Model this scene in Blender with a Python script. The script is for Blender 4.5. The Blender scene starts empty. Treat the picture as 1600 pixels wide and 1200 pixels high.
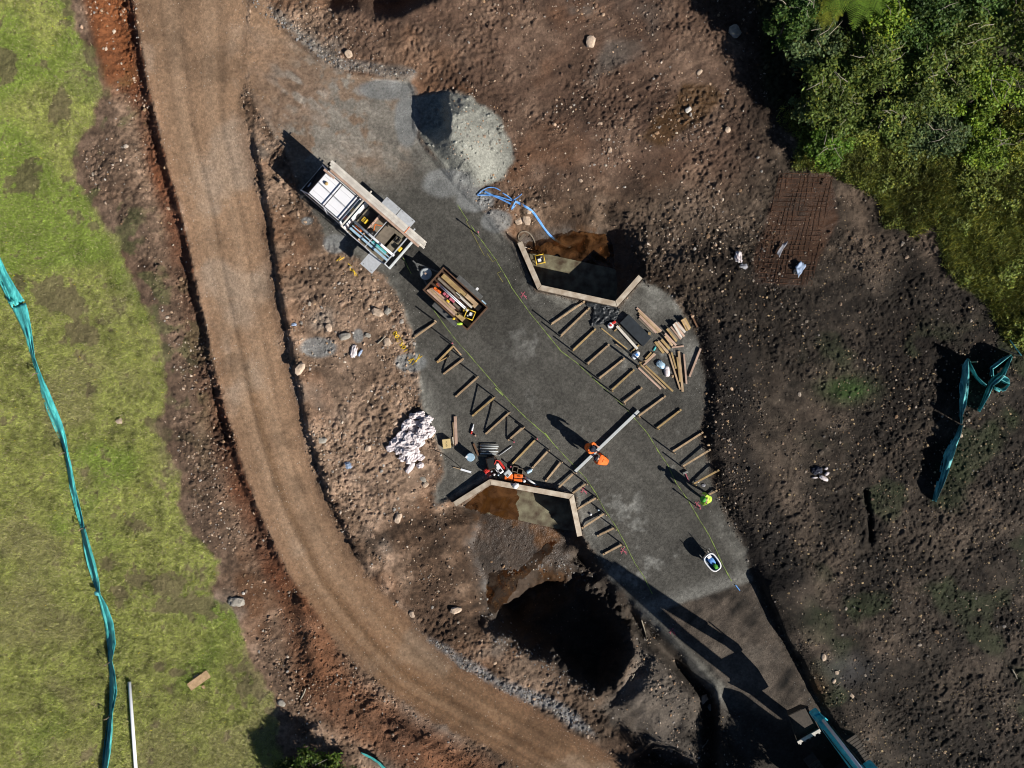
import bpy, math, random
import numpy as np
from mathutils import Vector, Matrix, noise as mnoise

random.seed(7); np.random.seed(7)
sc = bpy.context.scene
COL = sc.collection

# ------------------------------------------------------------------ camera
CAM_H = 38.0
PPM = 30.0                      # photo pixels per metre on the datum plane
cam_d = bpy.data.cameras.new('camera')
cam = bpy.data.objects.new('camera', cam_d); COL.objects.link(cam)
cam.location = (0, 0, CAM_H); cam.rotation_euler = (0, 0, 0)
cam_d.sensor_width = 36.0
cam_d.lens = 36.0 * CAM_H / (1600.0 / PPM)
cam_d.clip_start = 0.5; cam_d.clip_end = 2000
sc.camera = cam

# ------------------------------------------------------------------ light
SUN_EL = math.radians(32.0)
SUN_AZ = np.array([0.80, -0.60])             # horizontal direction towards the sun
w = bpy.data.worlds.new('World'); sc.world = w; w.use_nodes = True
nt = w.node_tree; nt.nodes.clear()
sky = nt.nodes.new('ShaderNodeTexSky'); sky.sky_type = 'NISHITA'; sky.sun_disc = False
sky.sun_elevation = SUN_EL
sky.sun_rotation = math.atan2(SUN_AZ[0], SUN_AZ[1])
sky.air_density = 0.6; sky.dust_density = 0.2; sky.altitude = 900
bg = nt.nodes.new('ShaderNodeBackground'); bg.inputs['Strength'].default_value = 0.05
wo = nt.nodes.new('ShaderNodeOutputWorld')
nt.links.new(sky.outputs[0], bg.inputs[0]); nt.links.new(bg.outputs[0], wo.inputs[0])
sl = bpy.data.lights.new('sun', 'SUN'); sl.energy = 5.0; sl.angle = math.radians(0.5)
sl.color = (1.0, 0.95, 0.88)
so = bpy.data.objects.new('sun', sl); COL.objects.link(so)
sd_ = Vector((SUN_AZ[0]*math.cos(SUN_EL), SUN_AZ[1]*math.cos(SUN_EL), math.sin(SUN_EL)))
so.rotation_euler = sd_.to_track_quat('Z', 'Y').to_euler(); so.location = (30, -22, 30)
sc.view_settings.view_transform = 'Standard'; sc.view_settings.look = 'None'
sc.view_settings.exposure = 0.42; sc.view_settings.gamma = 1.0
sc.render.engine = 'CYCLES'
try:
    sc.cycles.filter_width = 1.05; sc.cycles.max_bounces = 5; sc.cycles.diffuse_bounces = 2; sc.cycles.glossy_bounces = 2
except Exception: pass

# ------------------------------------------------------------------ helpers
def P(px, py, z=0.0):
    """world point at height z that stands where the photo shows (px, py)"""
    k = (CAM_H - z) / CAM_H / PPM
    return Vector(((px - 800) * k, (600 - py) * k, z))

def tag(o, label=None, cat=None, group=None, kind=None):
    if label: o['label'] = label
    if cat: o['category'] = cat
    if group: o['group'] = group
    if kind: o['kind'] = kind
    return o

def link(o, parent=None):
    COL.objects.link(o)
    if parent is not None: o.parent = parent
    return o

def empty(name, loc, rz=0, label=None, cat=None, group=None, quat=None):
    o = bpy.data.objects.new(name, None); link(o)
    o.empty_display_size = 0.1
    o.location = loc; o.rotation_euler = (0, 0, rz)
    tag(o, label, cat, group); return o

def np_mesh(name, V, F, mats, col=None, smooth=False, extra=None, parent=None, fmat=None):
    V = np.asarray(V, dtype=np.float32); F = np.asarray(F, dtype=np.int32)
    me = bpy.data.meshes.new(name)
    n, k = F.shape
    me.vertices.add(len(V)); me.vertices.foreach_set('co', V.ravel())
    me.loops.add(n * k); me.loops.foreach_set('vertex_index', F.ravel())
    me.polygons.add(n)
    me.polygons.foreach_set('loop_start', np.arange(0, n * k, k, dtype=np.int32))
    try: me.polygons.foreach_set('loop_total', np.full(n, k, dtype=np.int32))
    except Exception: pass
    me.polygons.foreach_set('use_smooth', np.full(n, smooth, dtype=bool))
    if fmat is not None: me.polygons.foreach_set('material_index', np.asarray(fmat, dtype=np.int32))
    me.update(calc_edges=True); me.validate()
    if not isinstance(mats, (list, tuple)): mats = [mats]
    for m in mats: me.materials.append(m)
    if col is not None:
        a = me.color_attributes.new('Col', 'FLOAT_COLOR', 'POINT')
        c = np.ones((len(V), 4), dtype=np.float32); c[:, :3] = col
        a.data.foreach_set('color', c.ravel())
    if extra:
        for nm, arr in extra.items():
            a = me.attributes.new(nm, 'FLOAT', 'POINT'); a.data.foreach_set('value', np.asarray(arr, dtype=np.float32))
    o = bpy.data.objects.new(name, me)
    return link(o, parent)

class MB:
    """collects simple shapes into one mesh object"""
    def __init__(s): s.v = []; s.f = []
    def add(s, vs, fs):
        b = len(s.v); s.v += [tuple(v) for v in vs]; s.f += [tuple(i + b for i in f) for f in fs]; return s
    def box(s, c, size, rz=0, mat=None):
        hx, hy, hz = size[0]/2, size[1]/2, size[2]/2
        vs = [Vector((x*hx, y*hy, z*hz)) for z in (-1, 1) for (x, y) in ((-1,-1),(1,-1),(1,1),(-1,1))]
        M = mat or Matrix.Rotation(rz, 3, 'Z')
        vs = [M @ v + Vector(c) for v in vs]
        return s.add(vs, [(3,2,1,0),(4,5,6,7),(0,1,5,4),(1,2,6,5),(2,3,7,6),(3,0,4,7)])
    def hull(s, pts_bottom, pts_top):
        n = len(pts_bottom)
        return s.add(list(pts_bottom) + list(pts_top), [tuple(reversed(range(n))), tuple(range(n, 2*n))] + [(i, (i+1) % n, n + (i+1) % n, n + i) for i in range(n)])
    def beam(s, a, b, wd, ht, up=Vector((0,0,1))):
        a = Vector(a); b = Vector(b); d = (b - a)
        L = d.length; d.normalize()
        if abs(d.dot(up)) > 0.98: up = Vector((1, 0.2, 0)).normalized()
        y = up.cross(d).normalized(); z = d.cross(y)
        M = Matrix((d, y, z)).transposed()
        return s.box((a + b) / 2, (L, wd, ht), mat=M)
    def tube(s, pts, r, n=8, cap=True):
        pts = [Vector(p) for p in pts]; rs = r if isinstance(r, (list, tuple)) else [r]*len(pts)
        b = len(s.v); ref = Vector((0, 0, 1))
        for i, p in enumerate(pts):
            d = (pts[min(i+1, len(pts)-1)] - pts[max(i-1, 0)]).normalized()
            u = ref if abs(d.dot(ref)) < 0.95 else Vector((1, 0, 0))
            x = u.cross(d).normalized(); y = d.cross(x)
            for k in range(n):
                a = 2*math.pi*k/n
                s.v.append(tuple(p + rs[i]*(math.cos(a)*x + math.sin(a)*y)))
        for i in range(len(pts)-1):
            for k in range(n):
                k2 = (k+1) % n
                s.f.append((b+i*n+k, b+i*n+k2, b+(i+1)*n+k2, b+(i+1)*n+k))
        if cap:
            s.f.append(tuple(b+k for k in reversed(range(n)))); s.f.append(tuple(b+(len(pts)-1)*n+k for k in range(n)))
        return s
    def lathe(s, prof, c=(0,0,0), n=20, M=None):
        M = M or Matrix.Identity(3); b = len(s.v)
        for (r, z) in prof:
            for k in range(n):
                a = 2*math.pi*k/n; s.v.append(tuple(M @ Vector((r*math.cos(a), r*math.sin(a), z)) + Vector(c)))
        for i in range(len(prof)-1):
            for k in range(n):
                k2 = (k+1) % n; s.f.append((b+i*n+k, b+i*n+k2, b+(i+1)*n+k2, b+(i+1)*n+k))
        s.f.append(tuple(b+k for k in reversed(range(n)))); s.f.append(tuple(b+(len(prof)-1)*n+k for k in range(n)))
        return s
    def build(s, name, m, parent=None, smooth=False, bevel=0):
        me = bpy.data.meshes.new(name); me.from_pydata(s.v, [], s.f); me.validate(); me.update()
        me.materials.append(m)
        if smooth:
            for p in me.polygons: p.use_smooth = True
        o = bpy.data.objects.new(name, me); link(o, parent)
        if bevel:
            b = o.modifiers.new('bevel', 'BEVEL'); b.width = bevel; b.segments = 2; b.limit_method = 'ANGLE'
        return o

# ------------------------------------------------------------------ materials
def mat(name, c, rough=0.7, metal=0.0, var=0.25, scale=6.0, bump=0.0, bscale=30.0, c2=None, spec=0.4, stretch=None, coat=0):
    m = bpy.data.materials.new(name); m.use_nodes = True; t = m.node_tree; N = t.nodes; L = t.links
    b = N['Principled BSDF']; b.inputs['Roughness'].default_value = rough; b.inputs['Metallic'].default_value = metal
    try: b.inputs['Specular IOR Level'].default_value = spec
    except Exception: pass
    if coat:
        try: b.inputs['Coat Weight'].default_value = coat
        except Exception: pass
    tc = N.new('ShaderNodeTexCoord'); mp = N.new('ShaderNodeMapping')
    L.new(tc.outputs['Object'], mp.inputs[0])
    if stretch: mp.inputs['Scale'].default_value = stretch
    n1 = N.new('ShaderNodeTexNoise'); n1.inputs['Scale'].default_value = scale; n1.inputs['Detail'].default_value = 6
    L.new(mp.outputs[0], n1.inputs['Vector'])
    r = N.new('ShaderNodeValToRGB'); L.new(n1.outputs['Fac'], r.inputs[0])
    c2 = c2 or tuple(max(0, x*(1-var)) for x in c)
    r.color_ramp.elements[0].position = 0.3; r.color_ramp.elements[1].position = 0.7
    r.color_ramp.elements[0].color = (*c2, 1); r.color_ramp.elements[1].color = (*[min(1, x*(1+var*0.4)) for x in c], 1)
    oi = N.new('ShaderNodeObjectInfo'); hs = N.new('ShaderNodeHueSaturation')
    mr = N.new('ShaderNodeMapRange'); mr.inputs['To Min'].default_value = 1 - var*0.5; mr.inputs['To Max'].default_value = 1 + var*0.3
    L.new(oi.outputs['Random'], mr.inputs[0]); L.new(mr.outputs[0], hs.inputs['Value'])
    L.new(r.outputs[0], hs.inputs['Color']); L.new(hs.outputs[0], b.inputs['Base Color'])
    if bump:
        n2 = N.new('ShaderNodeTexNoise'); n2.inputs['Scale'].default_value = bscale; n2.inputs['Detail'].default_value = 5
        L.new(mp.outputs[0], n2.inputs['Vector'])
        bp = N.new('ShaderNodeBump'); bp.inputs['Strength'].default_value = 1.0; bp.inputs['Distance'].default_value = bump
        L.new(n2.outputs['Fac'], bp.inputs['Height']); L.new(bp.outputs[0], b.inputs['Normal'])
    return m

def mat_col(name, rough=0.8, var=0.2, scale=20, bump=0.0, transl=0.0, spec=0.3):
    m = bpy.data.materials.new(name); m.use_nodes = True; t = m.node_tree; N = t.nodes; L = t.links
    b = N['Principled BSDF']; b.inputs['Roughness'].default_value = rough
    b.inputs['Specular IOR Level'].default_value = spec
    at = N.new('ShaderNodeVertexColor'); at.layer_name = 'Col'
    tc = N.new('ShaderNodeTexCoord')
    n1 = N.new('ShaderNodeTexNoise'); n1.inputs['Scale'].default_value = scale; n1.inputs['Detail'].default_value = 3
    L.new(tc.outputs['Object'], n1.inputs['Vector'])
    mr = N.new('ShaderNodeMapRange'); mr.inputs['From Min'].default_value = .3; mr.inputs['From Max'].default_value = .7
    mr.inputs['To Min'].default_value = 1-var; mr.inputs['To Max'].default_value = 1+var; L.new(n1.outputs['Fac'], mr.inputs[0])
    hs = N.new('ShaderNodeHueSaturation'); L.new(mr.outputs[0], hs.inputs['Value']); L.new(at.outputs[0], hs.inputs['Color'])
    L.new(hs.outputs[0], b.inputs['Base Color'])
    if bump:
        bp = N.new('ShaderNodeBump'); bp.inputs['Distance'].default_value = bump; L.new(n1.outputs['Fac'], bp.inputs['Height']); L.new(bp.outputs[0], b.inputs['Normal'])
    if transl:
        tr = N.new('ShaderNodeBsdfTranslucent'); L.new(hs.outputs[0], tr.inputs[0]); mx = N.new('ShaderNodeMixShader'); mx.inputs[0].default_value = transl
        L.new(b.outputs[0], mx.inputs[1]); L.new(tr.outputs[0], mx.inputs[2]); L.new(mx.outputs[0], N['Material Output'].inputs[0])
    return m

M = {}
M['wood'] = mat('pale timber', (.46,.33,.20), .8, var=.3, scale=5, stretch=(1,1,1), bump=.003, c2=(.31,.21,.12))
M['wood_yellow'] = mat('yellow timber', (.42,.30,.13), .8, var=.3, scale=5, bump=.003, c2=(.28,.18,.08))
M['wood_grey'] = mat('weathered timber', (.20,.165,.125), .85, var=.3, scale=5, bump=.003)
M['wood_dark'] = mat('stained timber', (.14,.075,.04), .85, var=.4, scale=6, bump=.003)
M['wood_white'] = mat('pale planed boards', (.66,.62,.54), .8, var=.2, scale=4, bump=.002, c2=(.50,.45,.39))
M['wood_pink'] = mat('pink primed timber', (.50,.35,.27), .8, var=.2, scale=4, c2=(.38,.25,.18))
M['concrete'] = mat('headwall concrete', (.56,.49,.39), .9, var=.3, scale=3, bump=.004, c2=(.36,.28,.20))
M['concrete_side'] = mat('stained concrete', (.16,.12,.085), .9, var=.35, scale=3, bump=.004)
M['apron'] = mat('wet apron concrete', (.19,.175,.11), .6, var=.5, scale=2.2, bump=.012, c2=(.060,.036,.018))
M['white_paint'] = mat('white vehicle paint', (.86,.86,.88), .35, var=.04, scale=2, coat=.3)
M['black_metal'] = mat('black rack metal', (.012,.012,.014), .5, metal=.2, var=.2)
M['glass_dark'] = mat('tinted glass', (.012,.02,.03), .08, var=.2, spec=.8)
M['rubber'] = mat('rubber', (.015,.015,.015), .85, var=.3)
M['alu'] = mat('dull aluminium', (.50,.52,.54), .5, metal=.05, var=.15, scale=8)
M['alu_bright'] = mat('pale aluminium', (.55,.58,.58), .5, metal=.05, var=.12, scale=8)
M['steel'] = mat('steel', (.20,.20,.19), .5, metal=.5, var=.3)
M['rust'] = mat('rusty steel', (.085,.045,.028), .8, metal=.1, var=.4, scale=10)
M['rust_bar'] = mat('rust bar', (.10,.042,.018), .85, var=.4, scale=10)
M['ply'] = mat('plywood', (.48,.33,.19), .8, var=.25, scale=5, bump=.002, c2=(.36,.23,.12))
M['deck'] = mat('dirty tray deck', (.21,.18,.13), .9, var=.4, scale=5, bump=.004)
M['orange'] = mat('orange plastic', (.80,.16,.02), .5, var=.2)
M['hivis_orange'] = mat('orange workwear', (.90,.17,.02), .75, var=.25, scale=9, bump=.01, bscale=14)
M['hivis_yellow'] = mat('yellow green workwear', (.52,.80,.08), .75, var=.25, scale=9, bump=.01, bscale=14)
M['green_cap'] = mat('green cap cloth', (.10,.42,.05), .8, var=.2)
M['red'] = mat('red plastic', (.60,.03,.02), .45, var=.25)
M['pink'] = mat('pink paint', (.50,.12,.16), .85, var=.4)
M['yellow'] = mat('yellow paint', (.75,.50,.04), .5, var=.2)
M['yellow_spray'] = mat('yellow marking paint', (.75,.50,.03), .9, var=.35, scale=20)
M['green_spray'] = mat('green marking line', (.27,.38,.08), .9, var=.5, scale=4, c2=(.11,.13,.06))
M['olive_spray'] = mat('yellow marking line', (.22,.20,.06), .9, var=.45, scale=6)
M['white'] = mat('white plastic', (.80,.80,.80), .5, var=.08)
M['bag'] = mat('crumpled white bag', (.74,.68,.68), .7, var=.18, scale=5, bump=.03, bscale=9, c2=(.55,.48,.48))
M['bag_blue'] = mat('pale blue sheet', (.33,.42,.58), .6, var=.35, scale=6, bump=.02, bscale=8)
M['navy'] = mat('navy cloth', (.018,.022,.04), .85, var=.25, bump=.01, bscale=14)
M['skin'] = mat('skin', (.50,.30,.22), .6, var=.1)
M['grey_cloth'] = mat('grey cloth', (.30,.30,.33), .85, var=.3, scale=8)
M['teal'] = mat('teal shade cloth', (.10,.55,.53), .6, var=.35, scale=7, bump=.012, bscale=10, c2=(.035,.30,.30), stretch=(2.6,.4,2.6))
M['teal_dark'] = mat('teal fallen shade cloth', (.17,.60,.60), .5, var=.4, scale=6, bump=.02, bscale=9, c2=(.04,.24,.27), stretch=(1.5,.5,1.5))
M['blue_hose'] = mat('blue layflat hose', (.17,.40,.80), .5, var=.25, scale=6, c2=(.08,.25,.65))
M['pipe_white'] = mat('white pvc', (.80,.82,.85), .4, var=.06)
M['tarp'] = mat('black plastic film', (.018,.022,.026), .5, var=.4, scale=5, bump=.02, bscale=6)
M['formply'] = mat('dark formply', (.022,.028,.034), .55, var=.35, scale=4)
M['card'] = mat('cardboard', (.62,.47,.22), .8, var=.1)
M['ink'] = mat('ink', (.02,.02,.02), .8, var=.1)
M['blue_plastic'] = mat('blue plastic', (.05,.13,.25), .45, var=.25)
M['lightblue'] = mat('pale blue plastic', (.38,.55,.68), .45, var=.2)
M['exc_teal'] = mat('excavator teal paint', (.05,.56,.68), .4, var=.3, scale=4, coat=.2)
M['chrome'] = mat('cylinder rod', (.80,.80,.88), .35, metal=.0, var=.05)
M['dirt_steel'] = mat('muddy steel', (.055,.042,.03), .8, var=.4, scale=7, bump=.01)
M['rock'] = mat('pale rock', (.55,.42,.31), .9, var=.35, scale=5, bump=.02, bscale=12)
M['rock_grey'] = mat('grey rock', (.36,.33,.28), .9, var=.35, scale=5, bump=.02, bscale=12)
M['bark'] = mat('bark', (.14,.11,.08), .9, var=.4, scale=9, bump=.01)
M['twig'] = mat('pale dead branch', (.33,.29,.22), .9, var=.3, scale=9)
M['leaf'] = mat_col('leaves', .6, .25, 9, transl=.25)
M['grass'] = mat_col('grass blades', .7, .25, 3, transl=.2)
M['stone'] = mat_col('loose stones', .9, .25, 15)
# ------------------------------------------------------------------ terrain fields (evaluated over the site plan, units: photo pixels = 1/30 m)
def _tab(seed):
    return np.random.RandomState(seed).rand(256, 256).astype(np.float32)
def vn(x, y, s, seed):
    T = _tab(seed); u = x / s + 37.7 * seed; v = y / s + 11.3 * seed
    i = np.floor(u).astype(np.int64); j = np.floor(v).astype(np.int64); fu = (u - i).astype(np.float32); fv = (v - j).astype(np.float32)
    fu = fu*fu*(3-2*fu); fv = fv*fv*(3-2*fv); i &= 255; j &= 255; i2 = (i+1) & 255; j2 = (j+1) & 255
    return (T[i, j]*(1-fu)+T[i2, j]*fu)*(1-fv) + (T[i, j2]*(1-fu)+T[i2, j2]*fu)*fv - 0.5
def rotv(x, y, a):
    c, s_ = math.cos(a), math.sin(a); return x*c + y*s_, -x*s_ + y*c
def fb(x, y, s, seed, n=3, g=.55):
    r = 0; a = 1; t = 0
    for k in range(n):
        u, v = rotv(x, y, .6 + k*1.1)
        r = r + a*vn(u, v, s, seed + k); t += a; a *= g; s *= .5
    return r / t
def ss(a, b, x):
    t = np.clip((x - a) / (b - a), 0, 1); return t*t*(3-2*t)

# coarse distance fields, sampled bilinearly
CX0, CY0, CS = -700, -700, 4.0
cgx = np.arange(CX0, 2300, CS); cgy = np.arange(CY0, 1900, CS)
CGX, CGY = np.meshgrid(cgx, cgy)
def _pl(poly, closed):
    d = np.full(CGX.shape, 1e9, dtype=np.float32); ins = np.zeros(CGX.shape, bool)
    n = len(poly)
    for i in range(n if closed else n-1):
        x0, y0 = poly[i][:2]; x1, y1 = poly[(i+1) % n][:2]
        dx, dy = x1-x0, y1-y0; L2 = dx*dx+dy*dy+1e-9
        t = np.clip(((CGX-x0)*dx+(CGY-y0)*dy)/L2, 0, 1)
        d = np.minimum(d, (CGX-x0-t*dx)**2 + (CGY-y0-t*dy)**2)
        if closed and y0 != y1:
            c = ((y0 > CGY) != (y1 > CGY)) & (CGX < (x1-x0)*(CGY-y0)/(y1-y0+1e-12)+x0); ins ^= c
    d = np.sqrt(d)
    return np.where(ins, d, -d) if closed else d
def bil(A, x, y):
    u = np.clip((x-CX0)/CS, 0, A.shape[1]-1.001); v = np.clip((y-CY0)/CS, 0, A.shape[0]-1.001)
    i = u.astype(int); j = v.astype(int); fu = u-i; fv = v-j
    return (A[j, i]*(1-fu)+A[j, i+1]*fu)*(1-fv)+(A[j+1, i]*(1-fu)+A[j+1, i+1]*fu)*fv
def chaik(p, closed=False, n=2):
    for _ in range(n):
        q = []; m = len(p)
        if not closed: q.append(p[0])
        for i in range(m if closed else m-1):
            a = p[i]; b = p[(i+1) % m]
            q.append(tuple(.75*s_+.25*t for s_, t in zip(a, b))); q.append(tuple(.25*s_+.75*t for s_, t in zip(a, b)))
        if not closed: q.append(p[-1])
        p = q
    return p

ROAD_L = [(185,-400),(195,-100),(208,0),(226,100),(244,190),(262,255),(285,340),(304,430),(322,510),(338,590),(360,670),(392,770),(428,850),(470,930),(520,1000),(600,1085),(700,1140),(800,1195),(900,1260),(1100,1400)]
ROAD_R = [(400,-400),(395,-60),(392,30),(388,120),(384,190),(398,260),(416,350),(430,450),(452,560),(474,670),(508,780),(556,875),(620,945),(700,1025),(800,1088),(900,1145),(985,1200),(1100,1270),(1300,1400)]
LAWN = [(-700,-700),(60,-700),(90,-200),(104,0),(122,45),(146,85),(155,150),(146,195),(120,225),(108,250),(122,290),(138,325),(180,368),(198,415),(216,462),(246,520),(263,600),(256,645),(243,665),(262,710),(278,745),(282,790),(302,835),(345,880),(330,925),(372,965),(388,1020),(420,1075),(432,1130),(440,1200),(450,1400),(300,1900),(-700,1900)]
PAD = [(385,20),(392,-60),(412,-20),(430,28),(466,62),(505,94),(545,116),(640,122),(655,150),(650,200),(675,240),(720,292),(758,330),(790,372),(803,380),(838,455),(963,482),(1006,436),(1048,462),(1084,512),(1102,600),(1094,690),(1122,780),(1160,850),(1172,900),(1230,1010),(1290,1110),(1340,1200),(1420,1330),(1300,1400),(1180,1240),(1112,1090),(1060,1020),(985,940),(930,872),(910,834),(898,771),(766,745),(703,783),(680,792),(676,760),(692,738),(684,700),(660,640),(652,590),(640,520),(622,470),(598,432),(540,392),(506,372),(496,345),(470,300),(455,250),(425,205),(388,150)]
HEAP = [(650,150),(700,140),(735,150),(775,180),(800,215),(806,250),(790,280),(745,296),(705,280),(680,245),(655,215)]
POOL_UP = [(812,378),(845,372),(880,368),(930,372),(985,382),(998,400),(985,435),(962,470),(845,445),(826,410)]
BASIN_UP = [(806,372),(830,362),(865,352),(890,345),(940,352),(968,366),(992,398),(996,434),(962,478),(838,452)]
BASIN_DN = [(712,790),(768,752),(893,774),(908,838),(898,860),(905,900),(850,930),(800,960),(755,960),(740,900),(720,850),(735,820)]
PIT = [(765,935),(796,902),(845,884),(900,888),(945,910),(985,965),(992,1010),(980,1045),(960,1080),(930,1085),(890,1060),(850,1030),(800,1010),(770,985)]
MOUND = [(975,930),(1010,960),(1050,1010),(1105,1075),(1112,1100),(1105,1150),(1090,1200),(1050,1200),(1000,1160),(960,1130),(930,1110),(960,1080),(990,1040),(990,980)]
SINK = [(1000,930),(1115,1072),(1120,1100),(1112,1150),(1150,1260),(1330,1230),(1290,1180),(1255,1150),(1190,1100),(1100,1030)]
RAIN_PIT2 = [(985,1175),(1020,1160),(1060,1170),(1085,1195),(1110,1290),(960,1290),(975,1200)]
GULLY = [(470,-40),(560,-60),(700,-60),(690,-5),(655,12),(625,28),(585,32),(560,18),(520,24),(500,12)]
REBAR = [(1215,275),(1300,270),(1312,340),(1285,400),(1262,450),(1180,440),(1172,410),(1195,350)]
GREENR = [(1190,-400),(1180,0),(1190,60),(1185,110),(1200,160),(1225,195),(1245,215),(1240,262),(1300,270),(1345,290),(1380,322),(1382,355),(1440,360),(1455,330),(1468,370),(1476,415),(1500,440),(1540,470),(1570,520),(1600,545),(1900,600),(2300,-700),(1190,-700)]
PUDDLE = [(1065,130),(1110,132),(1135,150),(1105,185),(1075,200),(1030,232),(1000,215),(1020,185),(1050,165)]
RUBBLE_BR = [(640,980),(700,1010),(780,1060),(850,1085),(900,1115),(930,1150),(900,1140),(860,1110),(780,1085),(720,1050),(660,1010)]
TOPBERM = [(400,0),(425,25),(460,55),(500,85),(540,100),(640,118)]
BL_BERM = [(478,935),(490,1000),(505,1060),(540,1100),(600,1140),(680,1185),(800,1270)]
TRKEDGE_R = [(1172,880),(1195,930),(1225,1000),(1260,1060),(1300,1130),(1350,1230)]

D = {}
for nm, pl, cl in (('lawn',LAWN,1),('pad',PAD,1),('heap',HEAP,1),('bup',BASIN_UP,1),('bdn',BASIN_DN,1),('pit',PIT,1),('mound',MOUND,1),('sink',SINK,1),('pit2',RAIN_PIT2,1),
                   ('gully',GULLY,1),('rebar',REBAR,1),('greenr',GREENR,1),('puddle',PUDDLE,1),('rub',RUBBLE_BR,1),('tberm',TOPBERM,0),('bberm',BL_BERM,0),('redge',TRKEDGE_R,0),('trench',[(906,872),(940,912),(975,950),(1015,995),(1060,1042),(1100,1085),(1108,1120),(1110,1200)],0),('furrow',[(1349,768),(1358,800),(1362,842)],0),('pool',POOL_UP,1),
                   ('road',chaik(ROAD_L,n=1)+chaik(ROAD_R,n=1)[::-1],1),('rl',ROAD_L,0),('rr',ROAD_R,0)):
    D[nm] = _pl(pl, bool(cl)).astype(np.float32)

# walls: distance to centre lines
WALL_R = [(812,378),(843,449),(963,475),(1001,432)]
WALL_L = [(710,788),(766,753),(893,776),(906,838)]
D['wall'] = np.minimum(_pl(WALL_R, False), _pl(WALL_L, False)).astype(np.float32)

def fields(x, y):
    """x, y arrays -> dict of masks and heights"""
    wx = x + 10*fb(x, y, 45, 3, 3); wy = y + 10*fb(x, y, 45, 13, 3)
    g = lambda n: bil(D[n], wx, wy)
    g0 = lambda n: bil(D[n], x, y)
    F = {}
    n_big = fb(x, y, 260, 21, 3); n_mid = fb(x, y, 70, 31, 4); n_sm = fb(x, y, 18, 41, 3); n_fine = fb(x, y, 6, 51, 2)
    lawn = g('lawn') + 30*fb(x, y, 40, 61, 5, .75); road = g('road'); pad = g('pad'); pad0 = g0('pad')
    mlawn = ss(-6, 6, lawn); mroad = ss(-4, 7, g0('road') + 20*fb(x, y, 34, 66, 4, .75))
    # junction: road fades into the pad
    mpad = ss(-5, 6, pad0 + 20*fb(x, y, 30, 71, 5, .8)*(1-.7*np.exp(-(bil(D['wall'], x, y)/14)**2)))
    jn = ss(330, 200, y + 0.45*(x-400)) * ss(360, 420, x)
    H = 0.16*n_big
    flat = np.clip(ss(-60, 10, g0('road')) + ss(-60, 10, pad0), 0, 1)
    H *= (1-flat)
    rl = g0('rl'); rr = g0('rr'); inroad = g0('road') > 0
    left = (~inroad) & (rl < rr) & (y < 1000); right = (~inroad) & (rr <= rl)
    jit = 1 + .5*fb(x, y, 40, 81, 3)
    rlj = rl + 9*fb(x, y, 34, 82, 4, .75)
    dl = np.where(left, rlj, 0)
    ditch = -(.50+.35*fb(x, y, 60, 83, 2))*ss(0, 13, dl)*(1-ss(24, 66, dl))
    ditch = ditch*ss(-400, 40, y)*(1-ss(830, 930, y))
    H += np.where(left, ditch, 0)
    H += (0.07+.10*fb(x, y, 25, 88, 3))*np.exp(-(rlj/6.0)**2)*jit*(y < 930)
    # bank right of the haul road, down to y ~ 900
    rrj = rr + 8*fb(x, y, 30, 84, 4, .75)
    dr = np.where(right, rrj, 0)
    bank = (0.22*ss(1, 9, dr) + 0.26*jit*(1+1.4*fb(x, y, 26, 247, 3))*np.exp(-((dr-13)/9.0)**2)*ss(1, 7, dr))*ss(150, 240, y)*(1-ss(870, 960, y))
    bank *= (1-ss(-60, 5, pad0))
    H += np.where(right, bank, 0)
    H += np.where(inroad, -0.05*ss(0, 14, np.minimum(rl, rr)), 0)
    # wheel ruts
    wdt = rl + rr
    tt = rl/np.maximum(wdt, 1)
    rut = 0
    for c_, s_, a_ in ((.36,.035,1),(.70,.04,.8),(.20,.02,.4)):
        rut = rut + a_*np.exp(-((tt-c_+.03*vn(x, y, 150, 91))/s_)**2)
    F['rut'] = rut*inroad
    H -= 0.028*F['rut']
    # lower left berm
    bb = g('bberm'); berm = 0.50*jit*np.exp(-(np.maximum(bb-4, 0)/17.0)**2)*(1-ss(-8, 4, g0('road')))
    H += berm*ss(915, 950, y)
    # top windrow and gully
    tb = g('tberm'); H += 0.16*jit*np.exp(-(tb/9.0)**2)
    top = ss(20, -90, pad0)*ss(410, 520, x)*ss(420, 180, y)*ss(1500, 1300, x)
    H += 0.30*top + 0.35*top*fb(x, y, 120, 95, 2)
    gl = g('gully'); H -= 1.5*ss(-4, 26, gl)
    # gravel heap: steep bite on the west side
    hp = g0('heap') + 13*fb(x, y, 24, 97, 4, .75)*ss(690, 720, x)
    ramp = np.clip((806-x)/100.0 + (y-150)*-.0006, 0, 1)
    hh = 1.12*ss(-.05, 1.0, np.clip(ramp, 0, 1))*ss(0, 46, hp+6)*(1-.35*ss(215, 270, y))
    xb = x + 22*fb(x, y, 38, 98, 4, .7)
    bite = ss(690, 706, xb) + (1-ss(690, 706, xb))*(1.0*ss(196, 216, y + 14*fb(x, y, 24, 96, 3))*ss(628, 692, x))
    bite = np.clip(bite, 0, 1)
    H += np.where(hp > -2, hh*1.25*bite, 0); F['heap'] = ss(-3, 6, hp)
    # small gravel toe along the pad edges
    H += 0.10*np.exp(-(pad0/7.0)**2)*(pad0 < 6)*jit*(1-mroad)*ss(405, 470, x)*ss(1000, 900, x)
    # right hand soil: higher than the pad
    rs = ss(0, 26, -pad)*ss(1010, 1090, x - 0.12*(y-600))*ss(370, 450, y + 20*n_mid)
    H += 0.30*rs + .28*rs*n_mid
    re = g('redge'); H += np.where(x - (1172 + (y-880)*.5) > 0, 0.55*ss(0, 9, re)*(1-ss(30, 90, re))*ss(880, 930, y), 0)
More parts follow.
